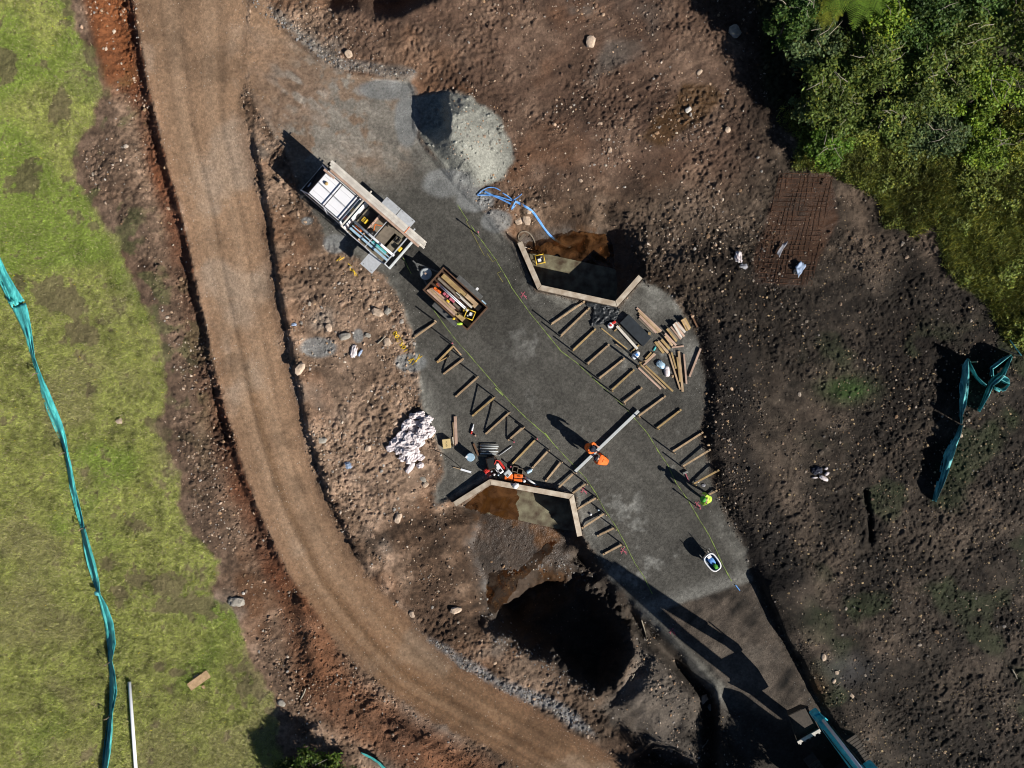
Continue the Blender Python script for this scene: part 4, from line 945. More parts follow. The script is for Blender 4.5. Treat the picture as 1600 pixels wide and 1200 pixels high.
# planks on the left
def Z2(zx, zy): return (680+zx*.075, 640+zy*.075)
plank(*Z2(420,140), *Z2(440,742), .15,.06,'wood_pink','long pink brown plank by the cardboard box, longer of the pair','planks by the cardboard box', z=.04)
plank(*Z2(383,262), *Z2(405,640), .09,.05,'wood','shorter plank tucked against the long pink brown one','planks by the cardboard box', z=.02)
plank(*Z2(368,570), *Z2(392,785), .06,.05,'wood_white','pale thin batten end between box and long plank','planks by the cardboard box')
plank(*Z2(800,705), *Z2(900,950), .10,.05,'wood_dark','muddy plank leaning past the end of the steel bars', z=.03)
plank(*Z2(900,955), *Z2(1075,970), .07,.04,'wood','thin batten along the lower side of the steel bars')
for q in range(9):
    y0 = 722 + q*27; rr = random.Random(q); a = G(*Z2(935+rr.uniform(-12,25), y0)); b = G(*Z2(1290+rr.uniform(-25,40), y0+rr.uniform(0,14))); c0 = (a+b)/2
    o = MB().tube([a-c0+Vector((0,0,.10)), b-c0+Vector((0,0,.10))], .022, 6).build('steel_bar', M['alu_bright' if q % 2 else 'steel'], smooth=True); o.location = c0
    tag(o, f'short steel bar, {ORD[q]} from the road side of the bundle on two bearers', 'steel bar', 'bundle of steel bars')
plank(*Z2(950,712), *Z2(955,955), .05,.07,'wood_dark','dark bearer under the box end of the steel bar bundle')
plank(*Z2(1280,735), *Z2(1272,970), .09,.07,'wood_grey','grey bearer under the road end of the steel bar bundle')
def rod(px0, py0, px1, py1, r, m, name, label, cat, z=.03, z1=None, group=None):
    a = G(px0, py0); b = G(px1, py1); c0 = (a+b)/2
    o = MB().tube([a-c0+Vector((0,0,z)), b-c0+Vector((0,0,z if z1 is None else z1))], r, 8).build(name, M[m], smooth=True); o.location = c0; return tag(o, label, cat, group)
rod(779,712,800,697,.022,'alu','metal_rod','thin grey metal rod lying between the steel bars and the small pink peg','rod',.05)

# screed beam carried by the two workers, on pegs
a = G(897.6,736.6,.13); b = G(997,641.6,.13); c0 = (a+b)/2
root = empty('screed_beam', c0, 0, 'long pale aluminium screed beam laid across the gravel road between two workers', 'screed beam')
MB().beam(a-c0, b-c0, .15, .10).build('beam', M['alu_bright'], root, bevel=.01)
for e, q in ((a, 1), (b, -1)):
    d = (b-a).normalized()*q
    MB().beam(e-c0-d*.012, e-c0-d*.002, .152, .102).build('end_cap', M['steel'], root)
    p = e-c0+d*.3; MB().box((p.x, p.y, -.09), (.09,.09,.075), .7).build('support_block', M['wood_grey'], root)

# ------------------------------------------------------------------ paint and string lines on the ground
def ribbon(name, pts, wpx, m, dz=.02, seg=5.0, jitter=0.0, seed=0):
    rs = random.Random(seed); P2 = []
    for (x0, y0), (x1, y1) in zip(pts[:-1], pts[1:]):
        L = math.hypot(x1-x0, y1-y0); n = max(1, int(L/seg))
        for k in range(n): t = k/n; P2.append((x0+(x1-x0)*t, y0+(y1-y0)*t))
    P2.append(pts[-1]); vs = []; fs = []
    for k, (x0, y0) in enumerate(P2):
        x1, y1 = P2[min(k+1, len(P2)-1)]; xm, ym = P2[max(k-1, 0)]; dx, dy = x1-xm, y1-ym; L = math.hypot(dx, dy)+1e-9; nx, ny = -dy/L, dx/L
        w_ = wpx*(1+rs.uniform(-jitter, jitter))/2; ox = rs.uniform(-jitter, jitter)*wpx*.4
        vs += [G(x0+nx*(w_+ox), y0+ny*(w_+ox), dz), G(x0-nx*(w_-ox), y0-ny*(w_-ox), dz)]
    fs = [(2*k, 2*k+1, 2*k+3, 2*k+2) for k in range(len(P2)-1)]
    o = MB().add(vs, fs).build(name, M[m]); apply_up(o)
    return o
L1 = [(715,320),(731,345)]; L1b = [(736,352),(745,366),(750,372.5),(774,405),(795,440),(799.7,449.7),(828,489),(876,548),(902.5,568),(924,588.6),(950,612),(975,635),(996,659),(1011,676),(1028,704),(1044,728),(1056,754),(1076,783),(1093,812),(1107,835),(1117,855),(1128,880),(1143,908)]
L2 = [(630,403),(642.6,428)]; L2b = [(675,480),(693,506),(712,531),(731,552),(770,597),(796,627),(822,653),(851,678),(868,697),(899,730),(915,747),(932,772.5),(944,795),(965,827),(976,847.5),(992,880),(1005,899),(1019,927.5)]
def broken(pts, name, label):
    mbv = []; mbf = []; root = None
    o1 = ribbon(name, pts, 1.0, 'green_spray', seed=1, jitter=.5)
    tag(o1, label, 'marking line', 'green marking lines'); return o1
broken(L1, 'marking_line', 'short green marking stroke on the gravel near the pale heap')
broken(L1b, 'marking_line', 'long green marking line curving past the plank side frames')
broken(L2, 'marking_line', 'short green marking stroke on the gravel between truck and trailer')
broken(L2b, 'marking_line', 'long green marking line curving past the tool case side frames')
for q, (pp, lb) in enumerate([([(728,345),(757,400)],'faint yellow marking stroke beside the pink peg near the heap'),([(761,396),(770,409),(776,405)],'yellow hooked mark beside the green line, nearer the heap'),([(786,441),(777,427),(783,424)],'yellow hooked mark beside the green line, nearer the frames')]):
    tag(ribbon('marking_line', pp, .8, 'olive_spray', seed=9+q, jitter=.3), lb, 'marking line')
for q, pp in enumerate([[(915,747),(932,772)],[(1107,835),(1116,852)],[(958,815),(967,830)],[(851,676),(862,690)],[(774,606),(786,618)]]):
    tag(ribbon('marking_line', pp, 1.1, 'green_spray', dz=.026, seed=30+q, jitter=.5), f'thick bright stroke of the green line, {("by the bent beam end","near the wheelbarrow","at the last frames of the shaded row","near the tall shadow of the workers","beside the braced frames")[q]}', 'marking line')
def spray(px, py, pts, m, wpx, label, seed):
    o3 = G(px, py); mbs = MB(); rs = random.Random(seed)
    for st in pts:
        for (x0, y0), (x1, y1) in zip(st[:-1], st[1:]):
            dx, dy = x1-x0, y1-y0; L = math.hypot(dx, dy)+1e-9; n_ = max(1, int(L/2)); nx, ny = -dy/L*wpx/2, dx/L*wpx/2
            for k in range(n_):
                t0, t1 = k/n_, (k+1)/n_; q = [(x0+dx*t0+nx, y0+dy*t0+ny), (x0+dx*t0-nx, y0+dy*t0-ny), (x0+dx*t1-nx, y0+dy*t1-ny), (x0+dx*t1+nx, y0+dy*t1+ny)]
                mbs.add([G(px+u, py+v, .025)-o3 for u, v in q], [(0,1,2,3)])
    o = mbs.build('spray_mark', M[m]); o.location = o3; tag(o, label, 'spray mark'); apply_up(o); return o
X1 = [[(-4,-4),(0,0),(5,3)],[(2,-5),(-2,0),(-3,5)],[(0,0),(5,6)],[(-5,2),(-1,1)]]
for (px, py, lb) in [(818,461,'pink sprayed cross on the gravel near the sunny headwall'),(1090,788,'pink sprayed cross beside the worker in yellow green'),(974,860,'pink sprayed squiggle at the last frame in the shade edge'),(1050,986,'pink sprayed cross on the lit strip between two shadows'),(912,766,'faint pink sprayed cross between frames of the shaded row')]:
    spray(px, py, X1, 'pink', .8, lb, px)
for (px, py, st, lb) in [(530,405,[[(-4,3),(3,-4)],[(0,2),(8,-3)]],'small yellow sprayed tick on the soil below the truck tray'),(553,422,[[(-9,-10),(-4,-6),(-6,0),(0,2),(2,9)],[(-2,-2),(6,10)]],'yellow sprayed scrawl on the soil below the truck tray'),
                         (648,562,[[(-8,6),(-2,-2),(2,4),(8,-8)],[(-4,8),(4,0),(12,-6)],[(-10,2),(-4,-1)]],'yellow sprayed scrawl on crusted soil at the pad edge')]:
    spray(px, py, st, 'yellow_spray', 1.1, lb, px)
# survey level written in yellow on the soil: 105.200
fc_ = bpy.data.curves.new('ground_lettering', 'FONT'); fc_.body = '105.200'; fc_.size = .34; fc_.extrude = .004; fc_.offset = .004; fc_.align_x = 'CENTER'; fc_.align_y = 'CENTER'; fc_.space_character = 1.12
fo = bpy.data.objects.new('ground_lettering', fc_); dg = bpy.context.evaluated_depsgraph_get()
link(fo); bpy.context.view_layer.update(); me_ = bpy.data.meshes.new_from_object(fo.evaluated_get(bpy.context.evaluated_depsgraph_get())); bpy.data.objects.remove(fo)
lo = bpy.data.objects.new('ground_lettering', me_); link(lo); me_.materials.clear(); me_.materials.append(M['yellow_spray'])
p = G(626, 534); ang = math.atan2(.85, -.52)
import numpy as _n
for v in me_.vertices:
    q = Matrix.Rotation(ang, 3, 'Z') @ v.co; v.co = (q.x, q.y, gw(p.x+q.x, p.y+q.y)-p.z+.035+v.co.z)
lo.location = p
tag(lo, 'yellow painted level 105.200 on the stony soil next to the first frame', 'painted lettering')
# survey pegs with pink tops
def peg(px, py, h, label, top='pink', r=.018):
    g0 = G(px, py); root = empty('survey_peg', g0, 0, label, 'survey peg', 'survey pegs with coloured tops')
    MB().beam((0,0,-.1),(0,0,h), .04, .04).build('peg', M['wood_grey'], root); MB().beam((0,0,h+.001),(0,0,h+.09), .07, .07).build('peg_top', M[top], root, bevel=.01)
peg(748.5,368,.85,'pink topped survey peg on the gravel near the blue hose'); peg(709,538,.9,'pink topped survey peg at the head of the second frame'); peg(1087,790,.85,'pink topped survey peg by the feet of the yellow green worker')
peg(803,690,.25,'short pink topped peg near the metal rod', r=.02); peg(838.5,684,.8,'pink topped survey peg at the eighth shaded side frame'); peg(798,728,.3,'short pink topped peg at the outer end of the eighth frame')

# ------------------------------------------------------------------ truck
def local_root(name, loc, fwd, label, cat):
    r = empty(name, loc, math.atan2(fwd[1], fwd[0]), label, cat); return r
tr_ = local_root('crew_cab_truck', (-5.63, 6.54, .02), (-.756, .654), 'white crew cab truck with roof rack and open tool tray carrying long boards', 'truck')
# local axes: x forward, y left
W2 = .86
def loft(prof_x, w0, w1, m, name, parent, bevel=.05):
    pass
# lower body, cab side, windscreen
mb = MB(); mb.add([(3.00,-.86,.55),(5.92,-.86,.55),(5.92,.86,.55),(3.00,.86,.55),(3.00,-.86,1.32),(5.96,-.84,1.12),(5.96,.84,1.12),(3.00,.86,1.32)], [(3,2,1,0),(4,5,6,7),(0,1,5,4),(1,2,6,5),(2,3,7,6),(3,0,4,7)])
mb.build('cab_body', M['white_paint'], tr_, bevel=.06)
mb = MB(); mb.add([(3.02,-.84,1.30),(5.93,-.83,1.13),(5.93,.83,1.13),(3.02,.84,1.30),(3.10,-.76,2.06),(5.14,-.74,2.06),(5.14,.74,2.06),(3.10,.76,2.06)], [(3,2,1,0),(4,5,6,7),(0,1,5,4),(1,2,6,5),(2,3,7,6),(3,0,4,7)])
gl = mb.build('window_glass', M['glass_dark'], tr_, bevel=.03)
ro = MB().box((4.13,0,2.085), (2.10,1.54,.07)).build('roof', M['white_paint'], tr_, bevel=.03)
for y in (-.45, 0, .45): MB().box((4.13, y, 2.128), (1.9,.014,.012)).build('roof_rib', M['alu'], ro)
for (x, s_) in ((3.06,-1),(3.06,1),(4.08,-1),(4.08,1)): MB().beam((x, s_*.855, 1.28), (x+.02, s_*.755, 2.06), .09, .05).build('pillar', M['white_paint'], tr_)
for s_ in (-1, 1): MB().beam((5.93, s_*.84, 1.14), (5.16, s_*.74, 2.06), .05, .05).build('pillar', M['white_paint'], tr_)
MB().box((5.95,0,.62), (.14,1.76,.26)).build('bumper', M['rubber'], tr_, bevel=.03)
MB().beam((5.78,-.25,1.33),(5.60,.25,1.55),.02,.02).build('wiper', M['rubber'], tr_)
MB().box((5.64,.35,1.50), (.12,.26,.015), mat=Matrix.Rotation(math.radians(50),3,'Y')).build('dash_paper', M['bag_blue'], tr_)
for s_ in (-1, 1):
    hl = MB().box((5.97, s_*.66, .93), (.05,.28,.17)).build('headlight', M['white'], tr_, bevel=.02)
    m1 = MB().beam((5.50, s_*.84, 1.35), (5.58, s_*1.06, 1.45), .03, .03); m1.box((5.58, s_*1.08, 1.45), (.07,.16,.26)); m1.build('mirror', M['rubber'], tr_)
# roof rack
rk = MB()
for s_ in (-.70, .70): rk.beam((3.08, s_, 2.24), (5.18, s_, 2.24), .035, .035)
for x in (3.12, 4.13, 5.14): rk.beam((x, -1.38 if x != 4.13 else -.72, 2.24), (x, .72, 2.24), .035, .035)
rk.beam((3.12,.05,2.275),(5.14,-.02,2.275),.016,.016)
for x in (3.12, 5.14):
    for s_ in (-.70, .70): rk.beam((x, s_, 2.06), (x, s_, 2.24), .03, .03)
rk.build('roof_rack', M['black_metal'], tr_)
MB().lathe([(.09,0),(.09,.06),(.06,.11),(.0,.12)], (4.80,-.22,2.12), 14).build('beacon', M['wood_yellow'], tr_, smooth=True)
# tray
MB().box((1.42,0,.86), (2.86,1.80,.12)).build('tray_deck', M['deck'], tr_)
for s_ in (-1,): MB().box((1.42, s_*.9, 1.06), (2.86,.045,.30)).build('side_board', M['alu'], tr_)
MB().box((1.42, .9, 1.00), (2.86,.045,.18)).build('side_board', M['alu'], tr_)
MB().box((-.02,0,1.08), (.05,1.84,.34)).build('tailgate', M['alu_bright'], tr_)
hb = MB(); hb.beam((2.83,-1.38,2.30),(2.83,.9,2.30),.06,.06)
for s_ in (-.88,.88): hb.beam((2.83,s_,.9),(2.83,s_,2.3),.06,.06)
hb.build('headboard', M['wood_white'], tr_)
rb = MB(); 
for x in (.02, 1.40):
    if x < 1: rb.beam((x,-1.38,2.28),(x,.9,2.28),.05,.05)
    else: rb.beam((x,-.9,1.9),(x,.9,1.9),.03,.03)
    for s_ in (-.9,.9): rb.beam((x,s_,.9),(x,s_,2.28 if x < 1 else 1.9),.05,.05)
rb.beam((0,.9,1.95),(2.83,.9,1.95),.03,.03)
rb.build('tray_rack', M['alu'], tr_)
MB().box((2.08,0,1.08), (.04,1.7,.34)).build('divider', M['wood_pink'], tr_)
MB().box((2.44,0,.922), (.66,1.6,.01)).build('tray_liner', M['black_metal'], tr_)
# folded down sides held out flat
for (x, L) in ((1.97,.92),(1.0,.92)):
    o = MB().box((x, -1.46, 1.12), (L, .60, .03)).build('drop_side', M['alu'], tr_); 
    for dx in (-.33,.33): MB().box((x+dx, -1.70, 1.142), (.07,.03,.012)).build('latch', M['steel'], o)
o = MB().box((.85, 1.30, 1.12), (.78, .76, .03)).build('drop_side', M['alu'], tr_)
for dx in (-.25,.25): MB().box((.85+dx, 1.58, 1.142), (.07,.03,.012)).build('latch', M['steel'], o)
for s_ in (-.55,.55): MB().box((2.85,s_,.66),(5.9,.10,.14)).build('chassis_rail', M['black_metal'], tr_)
def wheel(x, y, r, wd_, parent):
    w0 = MB().lathe([(r*.55,-wd_/2),(r*.96,-wd_/2),(r,-wd_*.3),(r,wd_*.3),(r*.96,wd_/2),(r*.55,wd_/2)], (x,y,r), 24, Matrix.Rotation(math.pi/2,3,'X')).build('wheel', M['rubber'], parent, smooth=True)
    MB().lathe([(.02,-wd_*.35),(r*.56,-wd_*.45),(r*.56,wd_*.45),(.02,wd_*.35)], (x,y,r), 18, Matrix.Rotation(math.pi/2,3,'X')).build('rim', M['alu'], w0)
for x in (.95, 4.95):
    for s_ in (-.76,.76): wheel(x, s_, .38, .24, tr_)
def T(root, x, y, z=0): return Matrix.Translation(root.location) @ Matrix.Rotation(root.rotation_euler.z, 4, 'Z') @ Vector((x, y, z))
def on(root, name, x, y, z, label, cat, group=None, rz=0):
    p = T(root, x, y, z); e = empty(name, p, root.rotation_euler.z + rz, label, cat, group); return e
# things carried
def carried(mb, name, m, root, x, y, z, label, cat, group=None, rz=0, bevel=.004, smooth=False):
    o = mb.build(name, M[m], bevel=bevel, smooth=smooth); o.location = T(root, x, y, z); o.rotation_euler.z = root.rotation_euler.z + rz; return tag(o, label, cat, group)
for q, (y, z, m, L, x) in enumerate([(-1.20,2.31,'wood_white',6.05,2.17),(-1.08,2.31,'wood_white',6.0,2.10),(-1.20,2.36,'wood_white',6.0,2.25),(-1.08,2.365,'wood_white',6.1,2.15),(-0.96,2.31,'wood_white',6.0,2.05),(-0.96,2.36,'wood_white',5.8,2.20),(-0.84,2.31,'wood_pink',5.7,2.15)]):
    carried(MB().box((0,0,.025),(L,.118,.046)), 'long_board', m, tr_, x, y, z, ('outer bottom long board','second bottom long board','outer top long board','second top long board','inner bottom long board','inner top long board','pink inner long board')[q] + ' strapped on the side rack of the white truck', 'board', 'long boards on the truck rack')
carried(MB().box((0,0,.02),(.68,.12,.04)), 'short_board', 'wood_pink', tr_, 4.95, -.66, 2.262, 'short pink board on the front of the cab rack', 'board')
carried(MB().box((0,0,0),(.03,.40,.02)), 'ratchet_strap', 'orange', tr_, .25, -1.08, 2.415, 'orange strap across the boards at the tail of the truck', 'strap')
carried(MB().tube([(0,0,0),(2.6,0,0)], .062, 12), 'plastic_pipe', 'pipe_white', tr_, .10, .28, 1.60, 'white pipe lying lengthwise in the truck tray', 'pipe', smooth=True, bevel=0)
carried(MB().box((0,0,0),(2.45,.12,.05)).box((0,-.17,0),(2.45,.05,.04)), 'aluminium_plank', 'lightblue', tr_, 1.45, .66, 1.55, 'pale green aluminium plank along the tool case side of the tray', 'scaffold plank')
carried(MB().box((0,0,0),(.9,.16,.03)), 'aluminium_straightedge', 'teal', tr_, .95, .46, 1.52, 'teal edged straightedge under the white pipe in the tray', 'straightedge')
def lump(c_, s_, seed, sub=3, amp=.18, freq=2.2, flat=None):
    import bmesh
    bm = bmesh.new(); bmesh.ops.create_icosphere(bm, subdivisions=sub, radius=1)
    for v in bm.verts:
        p = v.co.copy(); n = mnoise.noise(p*freq + Vector((seed*3.1, seed, 0)))*amp + mnoise.noise(p*freq*2.7 + Vector((seed, 0, seed*2.2)))*amp*.6 + abs(mnoise.noise(p*freq*1.5+Vector((0, seed, seed))))*-amp*.8
        p = p*(1+n)
        bx = 3.2; q = Vector((math.copysign(abs(p.x)**.75, p.x), math.copysign(abs(p.y)**.75, p.y), p.z))
        if q.z < -.45: q.z = -.45
        v.co = Vector((q.x*s_[0], q.y*s_[1], q.z*s_[2]))
    vs = [tuple(v.co + Vector(c_)) for v in bm.verts]; fs = [tuple(q.index for q in f.verts) for f in bm.faces]; bm.free(); return vs, fs
def lump_obj(name, px, py, s_, m, label, cat, group=None, seed=0, rz=0, dz=0, amp=.18, freq=2.2, parent_xyz=None, smooth=True, sub=3):
    vs, fs = lump((0,0,0), s_, seed, sub, amp, freq); o = MB().add(vs, fs).build(name, M[m], smooth=smooth)
    o.location = parent_xyz if parent_xyz else G(px, py, dz + .42*s_[2]); o.rotation_euler.z = rz; return tag(o, label, cat, group)
e = on(tr_, 'tool_bag', 2.45, .42, .93, 'orange tool bag in the front bay of the truck tray', 'tool bag'); MB().box((0,0,.15),(.42,.30,.30)).build('bag_body', M['orange'], e, bevel=.05); MB().tube([(-.15,0,.3),(-.08,0,.42),(.08,0,.42),(.15,0,.3)], .02, 6).build('handle', M['black_metal'], e)
e = on(tr_, 'fuel_can', 2.50, -.12, .93, 'yellow can in the front bay of the truck tray', 'can'); MB().box((0,0,.16),(.26,.26,.32)).build('can_body', M['yellow'], e, bevel=.03); MB().tube([(0,-.08,.33),(0,-.06,.40),(0,.06,.40),(0,.08,.33)], .018, 6).build('handle', M['black_metal'], e)
e = on(tr_, 'plate_compactor', 1.80, .15, .93, 'dark machine with an orange handle behind the tray divider', 'machine'); MB().box((0,0,.1),(.5,.42,.16)).build('base_plate', M['black_metal'], e, bevel=.03); MB().lathe([(.16,0),(.16,.2),(.10,.28),(.05,.3)], (0,0,.18), 14).build('engine', M['black_metal'], e, smooth=True); MB().tube([(.0,-.15,.2),(.05,-.45,.6),(-.3,-.62,.62)], .025, 7).build('handle', M['orange'], e)
carried(MB().box((0,0,.02),(.75,1.05,.04)), 'plywood_sheet', 'wood_grey', tr_, 1.20, -.18, .93, 'grey plywood sheet flat on the tray near the divider', 'plywood')
carried(MB().box((0,0,.02),(.95,.95,.04)), 'plywood_sheet', 'deck', tr_, .50, -.16, .93, 'brownish plywood sheet flat on the tail of the tray', 'plywood')
e = on(tr_, 'jerry_can', .22, -.18, .98, 'small yellow jerry can at the tail of the truck tray', 'can'); MB().box((0,0,.12),(.22,.26,.24)).build('can_body', M['yellow'], e, bevel=.03); MB().lathe([(.03,0),(.03,.05)], (.05,.05,.24), 10).build('cap', M['black_metal'], e)
e = on(tr_, 'chain_heap', .62, -.48, .98, 'black chain and cable heap beside the yellow jerry can', 'chain')
for q in range(7):
    rs = random.Random(q); a0 = rs.uniform(0,6.28); MB().tube([(math.cos(a0+t*.9)*(.12+.05*math.sin(t+q)), math.sin(a0+t*.9)*(.17), .02+.015*q) for t in range(6)], .014, 5, cap=False).build('chain_loop', M['black_metal'], e)

# ------------------------------------------------------------------ trailer
tl = local_root('box_trailer', (-2.87, 4.32, .02), (-.741, .671), 'rusty box trailer full of timber and tools, hitched behind the white truck', 'trailer')
MB().box((0,0,.56),(2.95,1.5,.06)).build('floor_plate', M['rust'], tl)
for s_ in (-1,1): MB().box((0,s_*.755,.80),(3.0,.035,.46)).build('side_panel', M['rust'], tl)
for x in (-1.49,1.49): MB().box((x,0,.80),(.035,1.47,.46)).build('end_panel', M['rust'], tl)
cp = MB()
for s_ in (-1,1): cp.box((0,s_*.755,1.045),(3.06,.06,.025))
for x in (-1.49,1.49): cp.box((x,0,1.0451),(.06,1.44,.025))
cp.build('top_rim', M['wood_dark'], tl)
for s_ in (-1,1):
    MB().box((-.1,s_*.93,.66),(1.5,.26,.03)).box((.68,s_*.93,.55),(.05,.26,.25)).box((-.88,s_*.93,.55),(.05,.26,.25)).build('mudguard', M['steel'], tl)
    for x in (-.5,.32): wheel(x, s_*.92, .33, .18, tl)
db = MB(); db.beam((1.5,.5,.5),(2.75,.03,.5),.07,.08); db.beam((1.5,-.5,.5),(2.75,-.03,.5),.07,.08); db.tube([(2.6,0,.5),(3.0,0,.52)],.04,8); db.tube([(2.45,.18,.2),(2.45,.18,.85)],.035,8); db.build('drawbar', M['steel'], tl)
sw = MB().lathe([(.05,0),(.30,.0),(.31,.08),(.24,.10),(.10,.07),(.08,.12),(.01,.12)], (2.02,.06,.60), 22).build('spare_wheel', M['alu_bright'], tl, smooth=True)
MB().lathe([(.055,0),(.055,.08)], (2.02,.06,.69), 10).build('hub', M['wood_pink'], sw)
MB().box((-.45,-1.13,.70),(.12,.14,.06)).build('tail_light', M['white'], tl); MB().box((-1.15,-.86,.6),(.28,.07,.04)).build('number_plate_holder', M['lightblue'], tl)
GTR = 'timber in the trailer'
tp_ = [(.55,-.46,1.55,.24,'wood_yellow','thick yellowish plank against the far panel, front end'),(-.75,-.46,1.0,.30,'wood','wide plank against the far panel, tail end'),(.62,-.19,1.5,.12,'wood_grey','grey plank next to the white tubes, front end'),(-.35,-.24,1.1,.11,'wood_white','pale plank next to the white tubes, middle'),(-.4,-.36,.9,.08,'wood_grey','narrow grey batten in the middle'),
       (.45,.62,1.9,.11,'wood_pink','outer plank on the near side'),(.35,.50,2.0,.11,'wood','second plank on the near side'),(.5,.38,1.6,.10,'wood_pink','third plank on the near side'),(-1.0,.50,.95,.26,'wood_yellow','wide short plank at the near tail corner'),(-.3,.22,.5,.12,'wood_grey','short grey offcut on the near side')]
for q, (x, y, L, w_, m, lb) in enumerate(tp_):
    carried(MB().box((0,0,.035),(L,w_,.07)), 'trailer_plank', m, tl, x, y, .595+(.1 if q in (2,3) else .0)+.12, lb + ' of the trailer', 'plank', GTR)
for q, y in enumerate((-.02,.055)): carried(MB().tube([(-1.0,0,0),(1.1,0,0)],.028,8), 'white_tube', 'pipe_white', tl, .12, y, .93, ('inner','outer')[q]+' white tube lying lengthwise in the trailer', 'tube', 'white tubes in the trailer', smooth=True, bevel=0)
for q, (x, y) in enumerate(((.60,.18),(.42,.17),(.18,.16),(.03,.15))): carried(MB().box((0,0,.07),(.15,.15,.14)), 'pink_block', 'pink', tl, x, y, .76, f'pink wrapped block, {ORD[q]} from the front of the trailer', 'block', 'pink blocks in the trailer', bevel=.02)
for q, (x, y) in enumerate(((1.1,.30),(.88,.28),(1.14,.05))): carried(MB().box((0,0,.06),(.2,.14,.13)).box((.08,0,.14),(.06,.06,.06)), 'orange_tool', 'orange', tl, x, y, .78, f'orange tool, {("nearest the front corner","behind the corner tool","beside the white tubes")[q]} of the trailer', 'tool', 'orange tools in the trailer', bevel=.02)
carried(MB().box((0,0,.05),(.16,.12,.1)), 'yellow_tape_measure', 'yellow', tl, .22, .34, .79, 'small yellow box beside the pink blocks in the trailer', 'box', bevel=.02)
carried(MB().box((0,0,.05),(.30,.08,.08)).box((.13,.08,.05),(.08,.18,.07)), 'cordless_drill', 'yellow', tl, -.72, -.02, .80, 'yellow and black drill in the dark rear of the trailer', 'drill', bevel=.02, rz=.6)
def cage_machine(e, s_, body, frame_m):
    fr = MB(); h = s_*.9
    for z in (.03, h):
        for a_, b_ in (((-1,-1),(1,-1)),((1,-1),(1,1)),((1,1),(-1,1)),((-1,1),(-1,-1))): fr.tube([(a_[0]*s_/2, a_[1]*s_/2, z), (b_[0]*s_/2, b_[1]*s_/2, z)], .022, 7)
    for a_ in ((-1,-1),(1,-1),(1,1),(-1,1)): fr.tube([(a_[0]*s_/2, a_[1]*s_/2, .0), (a_[0]*s_/2, a_[1]*s_/2, h)], .022, 7)
    fr.build('frame', M[frame_m], e, smooth=True)
    MB().box((0,0,s_*.36),(s_*.7,s_*.66,s_*.55)).build('engine', M['black_metal'], e, bevel=.03)
    MB().box((-s_*.08,-s_*.1,s_*.70),(s_*.42,s_*.42,s_*.14)).build('fuel_tank', M[body], e, bevel=.03)
    MB().lathe([(s_*.09,0),(s_*.09,s_*.08)], (s_*.2,s_*.2,s_*.64), 12).build('air_filter', M['alu'], e)
e = on(tl, 'caged_generator', -1.08, .10, .62, 'yellow framed generator in the tail corner of the trailer', 'generator', rz=.35); cage_machine(e, .44, 'white', 'yellow')
g0 = G(843,408); e = empty('caged_pump', (g0.x, g0.y, g0.z), .2, 'yellow framed water pump standing on the muddy apron behind the sunny headwall', 'pump'); e.location.z = max(g0.z, -1.49); cage_machine(e, .46, 'white', 'yellow')
lump_obj('hivis_vest', 0, 0, (.15,.07,.04), 'hivis_yellow', 'yellow green vest hung over the near rim of the trailer', 'vest', seed=4, amp=.3, parent_xyz=T(tl, -1.02, .80, 1.09))
lump_obj('work_glove', 0, 0, (.08,.06,.04), 'yellow', 'yellow glove on the near rim of the trailer beside the vest', 'glove', seed=5, amp=.3, parent_xyz=T(tl, -.62, .80, 1.075))
# ------------------------------------------------------------------ blue layflat hose and cables
def ribbon3(pts, wpx, z0=.03, fold=.05, seg=3.0, wf=None, seed=0, across=3, zf=None):
    """flat crumpled strip following the ground: list of verts, faces"""
    rs = random.Random(seed); P2 = []
    for k, ((x0, y0), (x1, y1)) in enumerate(zip(pts[:-1], pts[1:])):
        L = math.hypot(x1-x0, y1-y0); n = max(1, int(L/seg))
        for t in range(n): P2.append((x0+(x1-x0)*t/n, y0+(y1-y0)*t/n))
    P2.append(pts[-1]); vs = []; fs = []; N_ = len(P2)
    for k, (x0, y0) in enumerate(P2):
        x1, y1 = P2[min(k+1, N_-1)]; xm, ym = P2[max(k-1, 0)]; dx, dy = x1-xm, y1-ym; L = math.hypot(dx, dy)+1e-9; nx, ny = -dy/L, dx/L
        for a in range(across+1):
            u = (a/across-.5)*wpx; vs.append(G(x0+nx*u, y0+ny*u, z0+fold*(1+mnoise.noise(Vector((k*.3, a*2.1, seed))))*.5 + (zf(k/(N_-1)) if zf else 0)))
    for k in range(N_-1):
        for a in range(across): i = k*(across+1)+a; fs.append((i, i+1, i+across+2, i+across+1))
    return vs, fs
def Zb(zx, zy): return (720+zx*.1125, 270+zy*.1125)
hose_root = empty('layflat_hose', G(800,318), 0, 'blue layflat hose twisted at the pale heap and running down into the muddy pool', 'hose')
def hose(pts, w_, name, seed, zf=None):
    pts = chaik(pts, False, 2); vs, fs = ribbon3(pts, w_, .05, .05, seed=seed, zf=zf); o = MB().add([Vector(v)-hose_root.location for v in vs], fs).build(name, M['blue_hose'], hose_root, smooth=True)
    s_ = o.modifiers.new('thickness', 'SOLIDIFY'); s_.thickness = .02
hose([Zb(760,405),Zb(850,450),Zb(960,510),Zb(1020,570),Zb(1080,660),Zb(1160,780),Zb(1250,890),Zb(1350,960),Zb(1520,1035)], 3.4, 'hose_run', 1)
hose([Zb(230,315),Zb(350,312),Zb(480,320),Zb(600,360),Zb(730,395)], 1.8, 'hose_fold', 2)
hose([Zb(330,265),Zb(450,320),Zb(580,380),Zb(700,440)], 2.6, 'hose_fold', 3)
hose([Zb(230,310),Zb(300,250),Zb(380,205),Zb(460,205),Zb(550,250)], 1.4, 'hose_fold', 4)
